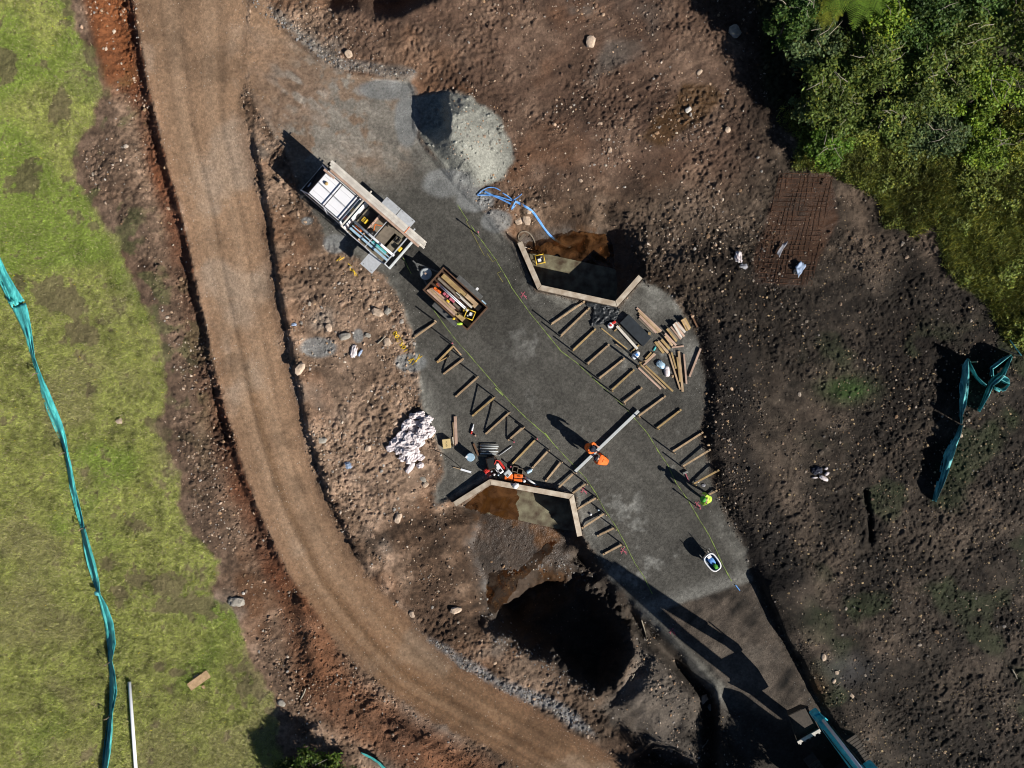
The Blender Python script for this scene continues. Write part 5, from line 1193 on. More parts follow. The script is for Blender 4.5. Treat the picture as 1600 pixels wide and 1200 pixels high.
hose([Zb(580,285),Zb(650,325),Zb(730,390)], 1.6, 'hose_fold', 5)
hose([Zb(840,320),Zb(780,360),Zb(720,395)], 1.6, 'hose_fold', 6, zf=lambda t: .25*(1-t))
hose([Zb(765,400),Zb(735,460),Zb(705,515)], 2.2, 'hose_fold', 7, zf=lambda t: .12)
hose([Zb(760,455),Zb(735,490),Zb(700,515)], 1.2, 'hose_fold', 8)
def cable(pts, r, m, name, label, cat, dz=.03):
    pts = chaik(pts, False, 2); g0 = G(*pts[0]); o = MB().tube([G(x0, y0, dz)-g0 for x0, y0 in pts], r, 6).build(name, M[m], smooth=True); o.location = g0; return tag(o, label, cat)
def Zc(zx, zy): return (780+zx*.0917, 320+zy*.0917)
cable([Zc(330,640),Zc(318,540),Zc(350,470),Zc(430,450),Zc(510,480),Zc(570,560),Zc(610,650),Zc(625,770)], .04, 'wood_grey', 'suction_hose', 'grey brown hose looped on the mud above the yellow framed pump', 'hose', .06)
cable([Zc(440,720),Zc(560,770),Zc(760,830),Zc(1000,870)], .022, 'wood_white', 'cable', 'thin pale cable along the edge of the muddy pool', 'cable')
cable([Zc(1290,640),Zc(1240,730),Zc(1160,810),Zc(1060,870)], .03, 'rubber', 'black_hose', 'short black hose at the end of the blue hose', 'hose', .08)
plank(*Zc(340,600), *Zc(440,500), .14,.06,'wood_grey','muddy plank inside the loop of the grey brown hose')
def Z7(zx, zy): return (680+zx*.1875, 660+zy*.1875)
cable([Z7(0,235),Z7(60,255),Z7(120,300),Z7(180,345),Z7(215,375)], .016, 'rubber', 'black_cable', 'thin black cable from the white bags towards the trowel', 'cable')
a = G(*Z7(150,372)); b = G(*Z7(300,415)); r0 = empty('concrete_float', a, 0, 'white bladed float with a wooden handle on the gravel near the blue bin', 'float')
MB().beam((0,0,.05),(b-a)*.42+Vector((0,0,.05)),.04,.04).build('handle', M['wood'], r0); MB().beam((b-a)*.42+Vector((0,0,.04)),(b-a)+Vector((0,0,.04)),.10,.03).build('blade', M['pipe_white'], r0)

# ------------------------------------------------------------------ small things at the shaded headwall
def Z3(zx, zy): return (740+zx*.075, 700+zy*.075)
g0 = G(698.3,692.6); r0 = empty('cardboard_box', g0, .12, 'yellowish cardboard box with dark writing beside the plank pair', 'box'); MB().box((0,0,.16),(.40,.48,.32)).build('carton', M['card'], r0, bevel=.012)
mk = MB()
for q, (x, y, L, a_) in enumerate([(.02,.10,.05,.3),(.03,.04,.06,-.6),(-.02,.04,.05,.9),(.0,-.03,.06,.2),(.03,-.08,.05,-.7),(-.02,-.09,.05,.8),(-.01,-.13,.06,0)]): mk.box((x, y, .323),(L,.016,.004),a_)
mk.build('handwriting', M['ink'], r0)
g0 = G(735,713); r0 = empty('plastic_drum', g0, .9, 'blue drum with a pale lid beside the steel bars', 'drum'); MB().lathe([(.19,0),(.21,.05),(.21,.5),(.19,.55)], (0,0,0), 22).build('drum_body', M['blue_plastic'], r0, smooth=True); MB().lathe([(.20,.0),(.22,.02),(.20,.05)], (.03,-.02,.552), 22).build('lid', M['lightblue'], r0); MB().box((-.08,.14,.62),(.12,.1,.03)).build('rag', M['white'], r0)
# marking paint can lying
a = G(*Z2(790,345)); b = G(*Z2(748,505)); r0 = empty('spray_can', a, 0, 'red and white spray can near the third braced frame', 'spray can'); d = b-a
MB().tube([Vector((0,0,.06)), d*.6+Vector((0,0,.06))], .045, 12).build('can_body', M['white'], r0, smooth=True); MB().tube([d*.61+Vector((0,0,.06)), d+Vector((0,0,.06))], .045, 12).build('cap', M['red'], r0, smooth=True); MB().tube([-d*.25+Vector((0,0,.06)), Vector((0,0,.06))], .03, 10).build('nozzle', M['alu'], r0)
g0 = G(*Z2(840,540)); o = MB().box((0,0,.05),(.07,.09,.1),.5).build('wood_offcut', M['wood_pink']); o.location = g0; tag(o, 'tiny timber offcut beside the spray can', 'offcut')
def e0(name, zx, zy, rz, label, cat, dz=0): return empty(name, G(*Z3(zx, zy), dz), rz, label, cat)
r0 = e0('tool_crate', 380, 300, .25, 'dark red crate in the shade beside the cut-off saw', 'crate'); MB().box((0,0,.2),(.5,.62,.4)).build('crate_body', M['rust'], r0, bevel=.02); MB().box((0,0,.41),(.42,.54,.02)).build('lid', M['rubber'], r0)
r0 = e0('fuel_can', 275, 462, .6, 'red fuel can at the corner of the shaded headwall', 'can'); MB().box((0,0,.16),(.28,.22,.32)).build('can_body', M['red'], r0, bevel=.04); MB().tube([(-.08,0,.32),(-.05,0,.40),(.07,0,.40),(.1,0,.32)], .02, 6).build('handle', M['red'], r0); MB().lathe([(.03,0),(.025,.06)], (.08,.06,.32), 10).build('cap', M['black_metal'], r0)
r0 = e0('cutoff_saw', 560, 380, -.95, 'red and white engine saw in the middle of the tool pile', 'saw')
MB().box((-.02,.12,.25),(.58,.11,.12)).build('guard', M['red'], r0, bevel=.03); MB().box((.02,-.10,.28),(.56,.24,.24)).build('engine_cover', M['white'], r0, bevel=.04); MB().tube([(-.3,.12,.3),(-.42,.02,.45),(-.3,-.16,.42)], .028, 7).build('handle', M['red'], r0); MB().box((.15,-.1,.405),(.14,.16,.02)).build('grille', M['black_metal'], r0)
r0 = e0('cable_reel', 525, 432, 0, 'white cable reel with a red core next to the engine saw', 'reel'); MB().lathe([(.10,0),(.16,.0),(.16,.03),(.10,.03)], (0,0,.22), 20).build('flange', M['white'], r0); MB().lathe([(.095,.0),(.095,.24)], (0,0,0), 16).build('core', M['red'], r0); MB().lathe([(.16,0),(.16,.02),(.1,.02)], (0,0,0), 20).build('flange', M['white'], r0)
r0 = e0('battery_charger', 716, 512, -.95+.15, 'grey white charger box on the orange cases', 'charger', .22); MB().box((0,0,.10),(.30,.36,.2)).build('case', M['alu_bright'], r0, bevel=.03); MB().box((.07,-.08,.205),(.12,.12,.02)).build('panel', M['steel'], r0)
r0 = e0('tool_case', 730, 600, -.12, 'orange tool case under the grey white charger', 'tool case'); MB().box((0,0,.11),(.42,.36,.22)).build('case_body', M['orange'], r0, bevel=.035); MB().box((0,-.19,.12),(.16,.03,.05)).build('handle', M['black_metal'], r0)
r0 = e0('tool_case', 925, 612, -.08, 'orange tool case with a dark middle slot by the headwall', 'tool case'); MB().box((0,.10,.13),(.46,.21,.26)).box((0,-.13,.13),(.46,.19,.26)).build('case_body', M['orange'], r0, bevel=.04); MB().box((0,-.015,.12),(.44,.035,.22)).box((.03,.10,.27),(.16,.04,.02)).build('handle', M['black_metal'], r0)
for q, (zx, zy) in enumerate(((868,432),(968,478))):
    r0 = e0('milk_crate', zx, zy, -.2, f'grey square crate by the orange case, {("nearer the charger","nearer the blue bottle")[q]}', 'crate'); s_ = .27
    mb = MB(); 
    for (cx, cy, sx, sy) in ((0,s_/2,s_,.03),(0,-s_/2,s_,.03),(s_/2,0,.03,s_-.035),(-s_/2,0,.03,s_-.035)): mb.box((cx,cy,.11),(sx,sy,.22))
    mb.build('rim', M['wood_grey'], r0); MB().box((0,0,.02),(s_-.04,s_-.04,.03)).build('bottom', M['rubber'], r0)
def bottle(zx, zy, h, r, body, cap, label, rz=0, fn=Z3, lie=False):
    g_ = G(*fn(zx, zy)); r0 = empty('bottle', g_, rz, label, 'bottle')
    Mx = Matrix.Rotation(math.pi/2, 3, 'Y') if lie else None; c0 = (0,0,r) if lie else (0,0,0)
    MB().lathe([(r*.95,0),(r,.02),(r,h*.7),(r*.5,h*.85),(r*.35,h*.86)], c0, 14, Mx).build('bottle_body', M[body], r0, smooth=True)
    MB().lathe([(r*.4,h*.865),(r*.4,h)], c0, 10, Mx).build('cap', M[cap], r0)
bottle(1110,505,.34,.09,'lightblue','white','blue and white bottle lying right of the square crates',.5,lie=True)
bottle(1050,682,.26,.085,'white','white','white bottle between the orange case and the white tube')
bottle(372,480,.24,.055,'alu','lightblue','small grey bottle at the tool pile, furthest from the headwall')
bottle(430,545,.24,.06,'white','white','white bottle in the dark tools at the headwall corner')
bottle(515,555,.26,.05,'lightblue','white','pale blue bottle between the dark tools and the orange case')
bottle(345,590,.12,.07,'wood_white','green_cap','squat pale bottle touching the headwall corner')
bottle(255,548,.10,.05,'white','white','small white pot under the red fuel can')
r0 = e0('nail_gun', 460, 530, .3, 'black nail gun among bottles at the headwall corner', 'tool'); MB().box((0,0,.1),(.30,.10,.14)).box((.08,-.14,.09),(.08,.24,.10)).build('gun_body', M['black_metal'], r0, bevel=.02); MB().box((-.17,0,.1),(.05,.06,.06)).build('nose', M['steel'], r0)
rod(*Z3(1070,600), *Z3(1300,770), .055, 'white', 'sealant_tube', 'white tube slanting from the orange case to the headwall', 'tube', .10)
a = G(*Z3(1040,745)); b = G(*Z3(1370,820)); r0 = empty('spirit_level', a, 0, 'orange spirit level lying along the top of the shaded headwall', 'level'); MB().beam(Vector((0,0,.06)), b-a+Vector((0,0,.06)), .09, .05).build('level_body', M['orange'], r0, bevel=.006); MB().box(tuple((b-a)*.5+Vector((0,0,.09))), (.12,.05,.01), math.atan2(b.y-a.y,b.x-a.x)).build('vial_window', M['black_metal'], r0)
p = P(805.2,759.2,.44); r0 = empty('hard_hat', (p.x,p.y,.432), .3, 'round white hard hat resting on top of the shaded headwall', 'hard hat'); MB().lathe([(.155,0),(.15,.02),(.125,.03),(.12,.08),(.09,.13),(.04,.155),(0.002,.16)], (0,0,0), 24).build('shell', M['white'], r0, smooth=True); MB().box((.15,0,.012),(.08,.16,.012)).build('peak', M['white'], r0, bevel=.004)
p = P(783.5,773,-1.4); o = MB().box((0,0,0),(.07,.20,.06),.1).build('white_bottle', M['white'], bevel=.02); o.location=p; tag(o, 'small white bottle floating on the brown water under the shaded headwall', 'bottle')
bottle(1295,765,.12,.06,'white','white','white cup standing between two frames near the shaded wing wall', 0, Z7); bottle(1360,728,.12,.05,'lightblue','white','small pale bottle at the road end of the frames near the shaded wing wall', 0, Z7)
lump_obj('rag', *Z7(1085,585), (.20,.08,.05), 'wood_pink', 'pinkish crumpled rag between the headwall and the frames', 'rag', seed=9, amp=.4)
# rubber mallet-like sledge by the plank side frames
a = G(1070,738); b = G(1076,752); r0 = empty('sledgehammer', a, 0, 'sledgehammer with pink red handle near the yellow green worker', 'hammer')
MB().beam(Vector((0,0,.06)), (b-a)+Vector((0,0,.06)), .04, .04).build('handle', M['pink'], r0); d = (b-a); d.z = 0; d.normalize(); n_ = Vector((-d.y, d.x, 0)); MB().beam(n_*-.14+Vector((0,0,.06)), n_*.14+Vector((0,0,.06)), .11, .11).build('head', M['steel'], r0, bevel=.015)
lump_obj('rag', 1089, 752, (.12,.07,.05), 'white', 'white rag on the third last plank side frame', 'rag', seed=12, amp=.4)
lump_obj('work_glove', 1099, 758, (.11,.08,.04), 'grey_cloth', 'grey glove on the dusty ground behind the yellow green worker', 'glove', seed=13, amp=.4)
for q, (px, py) in enumerate(((1102,682),(1107,695))): lump_obj('offcut', px, py, (.10,.06,.04), 'wood', f'small timber offcut by the outer ends of the frames, {("upper","lower")[q]} of two', 'offcut', seed=20+q)
# things among the plank stack
g0 = G(*Z5(175,367)); r0 = empty('circular_saw', g0, .5, 'red and white circular saw at the head of the thick pale beam', 'saw'); MB().lathe([(.03,0),(.15,0),(.15,.04),(.09,.06)], (0,0,.14), 20).build('blade_guard', M['white'], r0); MB().lathe([(.02,0),(.06,0),(.06,.05)], (0,0,.21), 12).build('hub', M['red'], r0); MB().box((.22,.05,.12),(.24,.14,.16)).build('motor', M['red'], r0, bevel=.03); MB().box((.02,0,.06),(.36,.26,.03)).build('base_plate', M['steel'], r0)
def quad_px(pts, z): return [G(*p, z) for p in pts]
# dark formply stack
pts = [Z5(385,238), Z5(650,508), Z5(556,612), Z5(285,338)]
for q in range(5):
    sh = Vector((.012*math.sin(q*3), .012*math.cos(q*2), 0)); v = quad_px(pts, 0); zb_ = min(t.z for t in v)+.01+q*.045; c0 = sum(v, Vector())/4; c0.z = 0
    b_ = [Vector((t.x, t.y, 0))-c0+sh for t in v]; o = MB().hull([t+Vector((0,0,zb_)) for t in b_], [t+Vector((0,0,zb_+.041)) for t in b_]).build('formply_sheet', M['formply'], bevel=.003); o.location = c0
    tag(o, f'dark formply sheet, {ORD[4-q]} from the top of the stack between the long planks', 'formply sheet', 'stack of dark formply')
# black plastic film draped at the headwall
def Z4(zx, zy): return (780+zx*.21875, 360+zy*.21875)
def cloth_quad(name, corners, m, label, cat, nu=26, nv=18, amp=.06, base=.03, seed=0, thick=.006, zadd=None):
    A_, B_, C_, D_ = corners; vs = []; fs = []
    for i_ in range(nu+1):
        for j_ in range(nv+1):
            u, v = i_/nu, j_/nv; x0 = A_[0]*(1-u)*(1-v)+B_[0]*u*(1-v)+C_[0]*u*v+D_[0]*(1-u)*v; y0 = A_[1]*(1-u)*(1-v)+B_[1]*u*(1-v)+C_[1]*u*v+D_[1]*(1-u)*v
            ed = 1.4*math.sin(i_*1.7+seed)*(1 if j_ in (0, nv) else 0); x0 += ed*.4; y0 += 1.2*math.sin(j_*2.1+seed)*(1 if i_ in (0, nu) else 0)
            n = mnoise.noise(Vector((x0*.11, y0*.11, seed)))+.6*mnoise.noise(Vector((x0*.3, y0*.3, seed+3)))
            vs.append(G(x0, y0, base+amp*(abs(n)*1.6+.1)+(zadd(u, v) if zadd else 0)))
    for i_ in range(nu):
        for j_ in range(nv): k = i_*(nv+1)+j_; fs.append((k, k+1, k+nv+2, k+nv+1))
    c0 = sum((Vector(v) for v in vs), Vector())/len(vs); o = MB().add([Vector(v)-c0 for v in vs], fs).build(name, M[m], smooth=True); o.location = c0
    apply_up(o); s_ = o.modifiers.new('thickness', 'SOLIDIFY'); s_.thickness = thick; s_.offset = 1; return tag(o, label, cat)
cloth_quad('plastic_film', [Z4(672,545), Z4(862,560), Z4(835,640), Z4(655,690)], 'tarp', 'crumpled black plastic film on the gravel in front of the sunny headwall', 'plastic film', amp=.09, seed=4)
cloth_quad('plastic_film', [Z4(615,500), Z4(840,548), Z4(835,575), Z4(625,542)], 'tarp', 'strip of black plastic film folded along the foot of the sunny headwall', 'plastic film', nv=6, amp=.06, seed=8, base=.05)
lump_obj('cement_bag', *Z5(472,712), (.24,.16,.10), 'white', 'white and blue bag at the end of the pale batten', 'bag', seed=31, rz=.8, dz=.05)
g0 = G(*Z5(484,710), .20); o = MB().box((0,0,.01),(.12,.16,.02),.8).build('bag_print', M['blue_hose']); o.location = g0; tag(o, 'blue printed patch lying on the white and blue bag', 'label')
lump_obj('rag', *Z5(530,792), (.08,.07,.05), 'wood_yellow', 'small tan lump at the corner of the timber corner battens', 'lump', seed=32)
lump_obj('tool_sack', *Z5(765,822), (.26,.18,.12), 'lightblue', 'pale teal crumpled sack inside the timber corner', 'sack', seed=33, rz=-.7, amp=.35)
lump_obj('cement_bag', *Z5(838,900), (.15,.30,.12), 'bag', 'upright pinkish white bag beside the pale teal sack', 'bag', seed=34, rz=.1)
lump_obj('rag', *Z5(695,635), (.06,.13,.04), 'teal', 'small teal rag by the foot of the three planks', 'rag', seed=35, rz=-.5)
lump_obj('offcut', *Z5(905,958), (.06,.08,.05), 'wood', 'tiny offcut beside the pinkish white bag', 'offcut', seed=36)
# buckets and other shading pieces near the corner battens: stacked boards on end that throw the long shadow
g0 = G(*Z5(535,790)); o = MB().beam((0,0,-.1),(.02,.01,1.15),.10,.05).build('timber_post', M['wood']); o.location = g0; tag(o, 'upright timber post at the timber corner with a long shadow', 'post')
g0 = G(*Z5(500,840)); o = MB().beam((0,0,-.1),(-.02,.01,1.1),.10,.05).build('timber_post', M['wood_yellow']); o.location = g0; tag(o, 'yellow upright post just below the timber corner', 'post')

# ------------------------------------------------------------------ heap of white bags
bags = [(648,650),(657,648),(667,655),(640,660),(652,661),(664,664),(634,667),(646,672),(658,674),(671,671),(629,680),(640,683),(652,684),(662,682),(673,676),(616,692),(622,688),(634,693),(646,695),(656,692),(613,700),(624,702),(636,705),(648,705),(631,714),(641,716),(650,713)]
for q, (px, py) in enumerate(bags):
    rs = random.Random(200+q); inner = 1 if q in (8,12,13,17,18,22,5,11) else 0
    lump_obj('sandbag', px, py, (rs.uniform(.24,.34), rs.uniform(.17,.23), rs.uniform(.13,.19)), 'bag', 'crumpled white bag in the heap of bags beside the cardboard box', 'bag', 'heap of crumpled white bags', seed=300+q, rz=rs.uniform(-.3,1.3), dz=.04+.22*inner+rs.uniform(0,.06), amp=.62, freq=1.5, sub=3, smooth=False)
lump_obj('sandbag', 641, 731, (.34,.14,.10), 'bag', 'long white bag lying apart below the heap of bags', 'bag', seed=401, rz=.95, dz=.02, amp=.3, freq=1.7, sub=4)
lump_obj('sandbag', 657, 727, (.18,.14,.10), 'bag', 'small white bag with a dark gap, just right of the long loose one', 'bag', seed=402, rz=.4, dz=.02, amp=.55, sub=4)
lump_obj('sandbag', 659, 716, (.19,.09,.08), 'bag', 'thin curled white bag between the heap and the small loose bag', 'bag', seed=403, rz=.6, dz=.02, amp=.55, sub=4)
# litter on the soil
lump_obj('torn_bag', 1153, 404, (.18,.34,.14), 'bag', 'torn white and grey bag on the brown soil west of the rusty mesh', 'bag', seed=410, rz=.15, amp=.6, sub=4); lump_obj('torn_bag', 1160, 417, (.26,.13,.07), 'grey_cloth', 'muddy open end of plastic below the torn white bag', 'bag', seed=411, rz=.2, amp=.6, sub=4)
cloth_quad('blue_sheet', [(1240,419),(1249,408),(1258,416),(1246,434)], 'bag_blue', 'small blue sheet folded over the edge of the rusty steel mesh', 'sheet', 8, 8, .10, .10, 3)
lump_obj('torn_bag', 1276, 735, (.26,.2,.10), 'navy', 'dark navy rag pile with white scraps on the brown soil', 'rag', seed=412, rz=.2, amp=.6, sub=4)
for q, (px, py, sx, sy, rz) in enumerate([(1290,732,.10,.06,.5),(1291,740,.13,.08,.6),(1286,747,.26,.10,-.5),(1272,746,.13,.04,0),(1279,737,.06,.04,.9)]): lump_obj('paper_scrap', px, py, (sx, sy, .05), 'bag', f'white scrap around the navy rag pile, {ORD[q]} going clockwise from the top', 'scrap', 'white scraps by the navy rags', seed=420+q, rz=rz, dz=.06, amp=.5)
lump_obj('torn_bag', 553, 549, (.17,.34,.08), 'bag', 'white torn bag on the stony soil between road and gravel', 'bag', seed=430, rz=-.2, amp=.55, sub=4); lump_obj('torn_bag', 563, 551, (.07,.20,.05), 'bag_blue', 'pale blue strip beside the white torn bag', 'bag', seed=431, rz=-.5, amp=.6)
lump_obj('paper_scrap', 544, 727, (.22,.17,.05), 'bag_blue', 'pale crumpled scrap on the stony soil left of the bag heap', 'scrap', seed=432, amp=.6, sub=4)
lump_obj('paper_scrap', 459, 507, (.14,.09,.05), 'bag_blue', 'pale scrap in the dark bank beside the haul road', 'scrap', seed=433, amp=.6)

# ------------------------------------------------------------------ rusty steel mesh
a0, b0, c0_, d0 = (1218,272),(1302,270),(1268,446),(1180,440)
def lerp2(t, p, q): return (p[0]+(q[0]-p[0])*t, p[1]+(q[1]-p[1])*t)
mr_ = empty('steel_mesh', G(1240,360), 0, 'rusty reinforcing mesh lying in reddish mud at the foot of the thicket', 'reinforcing mesh')
mb = MB()
for k in range(13):
    t = k/12; p_, q_ = lerp2(t, a0, b0), lerp2(t, d0, c0_); pts_ = [G(*lerp2(s_/8, p_, q_), .015+.035*math.sin(s_*1.3+k)) - mr_.location for s_ in range(9)]; mb.tube(pts_, .011, 5)
for k in range(24):
    t = k/23; p_, q_ = lerp2(t, a0, d0), lerp2(t, b0, c0_); pts_ = [G(*lerp2(s_/5, p_, q_), .02+.035*math.sin(s_*1.7+k)) - mr_.location for s_ in range(6)]; mb.tube(pts_, .011, 5)
mb.build('bar_grid', M['rust_bar'], mr_)
tag(cloth_quad('plastic_film', [(1221,382),(1229,378),(1216,402),(1212,396)], 'grey_cloth', 'thin grey plastic strip across the rusty mesh', 'plastic film', 8, 4, .05, .12, 6), None)

# ------------------------------------------------------------------ shade cloth fences
def fence_strip(pts, m, parent, name, hh=.45, seed=0, fold=.05, across=8, seg=4.0, lean=1.0, base=.04):
    """pts: (px, py, width px); the cloth rises from its west edge to its east edge, sagging between stakes"""
    Q = []
    for (a_, b_) in zip(pts[:-1], pts[1:]):
        L = math.hypot(b_[0]-a_[0], b_[1]-a_[1]); n = max(1, int(L/seg))
        for t in range(n): Q.append(tuple(a_[k]+(b_[k]-a_[k])*t/n for k in range(3)))
    Q.append(tuple(pts[-1][:3])); vs = []; fs = []; N_ = len(Q); o3 = parent.location
    for k, (x0, y0, w_) in enumerate(Q):
        a_ = Q[max(k-1, 0)]; b_ = Q[min(k+1, N_-1)]; dx, dy = b_[0]-a_[0], b_[1]-a_[1]; L = math.hypot(dx, dy)+1e-9; nx, ny = -dy/L, dx/L
        if nx < 0: nx, ny = -nx, -ny
        for a in range(across+1):
            u = a/across-.5; n = mnoise.noise(Vector((k*.045, a*1.35, seed)))+.35*mnoise.noise(Vector((k*.3, a*1.1, seed+5)))
            n = n + (.85*mnoise.noise(Vector((k*.24, a*1.9, seed+9))) if m == 'teal_dark' else .25*mnoise.noise(Vector((k*.12, a*2.6, seed+9))))
            z = base + hh*(.5 - .5*math.cos((a/across)*math.pi)) + fold*n*(1.8)
            X_ = x0+nx*u*w_; Y_ = y0+ny*u*w_; h = hgt(X_, Y_); p = P(X_, Y_, h+z); vs.append(p-o3)
    for k in range(N_-1):
        for a in range(across): i_ = k*(across+1)+a; fs.append((i_, i_+1, i_+across+2, i_+across+1))
    o = MB().add(vs, fs).build(name, M[m], parent, smooth=True); apply_up(o); s_ = o.modifiers.new('thickness', 'SOLIDIFY'); s_.thickness = .006; return o
f1 = empty('shade_cloth_fence', G(60,590), 0, 'long teal shade cloth fence pulled down and twisted across the lawn', 'fence')
FP = [(-30,360,16),(-12,395,16),(3,430,18),(16,455,21),(28,476,24)]
fence_strip(FP, 'teal', f1, 'cloth', .30, 1, fold=.12)
FP2 = [(29,477,24),(34,490,22),(42,515,14),(49,545,8),(52,558,5),(60,583,7),(70,612,13),(80,640,16),(90,663,15),(98,685,11),(103,704,6),(107,725,8),(114,765,9),(123,800,8),(129,824,6)]
fence_strip(FP2, 'teal', f1, 'cloth', .42, 2, fold=.13)
FP3 = [(129,824,7),(136,855,11),(143,882,13),(151,912,9),(154,928,5),(162,948,12),(170,975,15),(174,1005,14),(172,1032,6),(175,1050,9),(177,1080,12),(173,1115,6),(171,1140,10),(167,1175,12),(163,1210,8),(160,1260,9)]
fence_strip(FP3, 'teal', f1, 'cloth', .50, 3, fold=.13)
fence_strip([(4,445,5),(10,460,8),(16,474,8)], 'teal', f1, 'cloth', .2, 7, fold=.12)
for (px, py, w_) in ((62,585,6),(104,708,6),(172,1034,5),(173,1117,6),(133,825,5)):
    a = G(px-w_*.6, py+2, .40)-f1.location; b = G(px+w_*.5, py-1.5, .58)-f1.location; MB().beam(a, b, .05, .04).build('batten', M['wood'], f1)
    MB().beam(Vector((b.x, b.y, b.z-.65)), Vector((b.x, b.y, b.z)), .04, .04).build('post', M['wood_grey'], f1)
lump_obj('cloth_knot', 0, 0, (.16,.10,.07), 'teal', None, None, seed=44, amp=.4, parent_xyz=(0,0,0)).parent = f1
bpy.data.objects['cloth_knot'].location = G(26,474,.38)-f1.location
lump_obj('cloth_knot', 0, 0, (.16,.12,.08), 'teal_dark', None, None, seed=45, amp=.4, parent_xyz=(0,0,0)).parent = f1
bpy.data.objects['cloth_knot.001'].location = G(158,924,.35)-f1.location
f2 = empty('shade_cloth_fence', G(1495,660), 0, 'dark teal shade cloth strip lying twisted from a peak down the brown soil', 'fence')
fence_strip([(1512,560,4),(1508,572,13),(1506,590,17),(1504,612,18),(1503,632,14),(1501,650,5),(1502,662,3)], 'teal_dark', f2, 'cloth', .6, 11, fold=.2)
fence_strip([(1502,664,4),(1496,680,10),(1487,697,15),(1480,715,18),(1474,738,15),(1469,755,12),(1464,770,9),(1460,783,6)], 'teal_dark', f2, 'cloth', .5, 12, fold=.2)
fence_strip([(1513,561,3),(1519,578,6),(1526,590,5),(1534,598,5),(1541,603,4)], 'teal_dark', f2, 'cloth', .55, 13, fold=.1)
f3 = empty('shade_cloth_fence', G(1558,590), 0, 'star shaped bundle of dark teal shade cloth near the east edge', 'fence')
fence_strip([(1580,554,2),(1570,560,5),(1556,569,8),(1548,575,8),(1550,588,6)], 'teal_dark', f3, 'cloth', .65, 14, fold=.2)
fence_strip([(1581,556,3),(1573,572,7),(1566,585,10),(1556,592,14),(1548,600,10),(1541,618,9),(1534,632,7),(1529,643,5)], 'teal_dark', f3, 'cloth', .55, 15, fold=.2)
fence_strip([(1556,592,6),(1566,592,13),(1573,597,13),(1577,600,4)], 'teal_dark', f3, 'cloth', .5, 16, fold=.24)
fence_strip([(1553,606,4),(1562,610,6),(1570,608,5),(1577,600,3)], 'teal_dark', f3, 'cloth', .4, 17, fold=.1)
MB().tube([G(1574,532,.2)-f3.location, G(1577,545,.5)-f3.location, G(1581,556,.7)-f3.location], .03, 6).build('rope', M['teal_dark'], f3)
MB().beam(G(1562,545,.1)-f3.location, G(1580,556,.6)-f3.location, .05,.05).build('post', M['wood_grey'], f3)
MB().beam(G(1512,566,-.1)-f2.location, G(1512,566,.8)-f2.location, .05,.05).build('post', M['wood_grey'], f2)
f4 = empty('shade_cloth_strip', G(580,1185), 0, 'thin pale teal cloth strip crossing the clods at the bottom edge', 'fence'); fence_strip([(564,1176,2),(572,1180,4),(582,1185,4),(592,1192,4),(602,1202,4),(612,1215,4)], 'teal', f4, 'cloth', .2, 18, fold=.08)
# pvc pipe, plywood and rocks on the lawn
a = G(204,1064,.12); b = G(216,1225,.12); o = MB().tube([Vector(), b-a], .085, 14).build('pvc_pipe', M['pipe_white'], smooth=True); o.location = a; tag(o, 'long white plastic pipe lying on the lawn beside the teal fence', 'pipe')
p = G(312,1062,.10); ang = math.atan2(8, 15.0)+.0; o = MB().box((0,0,0),(1.22,.42,.02)).build('plywood_board', M['ply'], bevel=.003); o.location = p; o.rotation_euler = (0.02,.03,math.radians(35)); tag(o, 'plywood board lying flat on the lawn with a dark object under its edge', 'board')
p = G(318,1071.5,.05); o = MB().hull([Vector((-.10,-.02,0)),Vector((.02,-.14,0)),Vector((.14,-.10,0)),Vector((.04,.08,0))],[Vector((-.10,-.02,.02)),Vector((.02,-.14,.02)),Vector((.14,-.10,.02)),Vector((.04,.08,.02))]).build('plywood_piece', M['ply']); o.location = p; tag(o, 'broken plywood piece just below the plywood board', 'offcut')
p = G(307,1055,.06); o = MB().box((0,0,0),(.34,.10,.06),.6).build('black_block', M['rubber'], bevel=.01); o.location = p; tag(o, 'black block half under the upper edge of the plywood board', 'block')
def rock(px, py, r, m, label, seed, sq=.6, rz=0, asp=1.3): return lump_obj('rock', px, py, (r*asp, r, r*sq), m, label, 'rock', seed=seed, rz=rz, amp=.35, freq=1.2, smooth=False, sub=2)
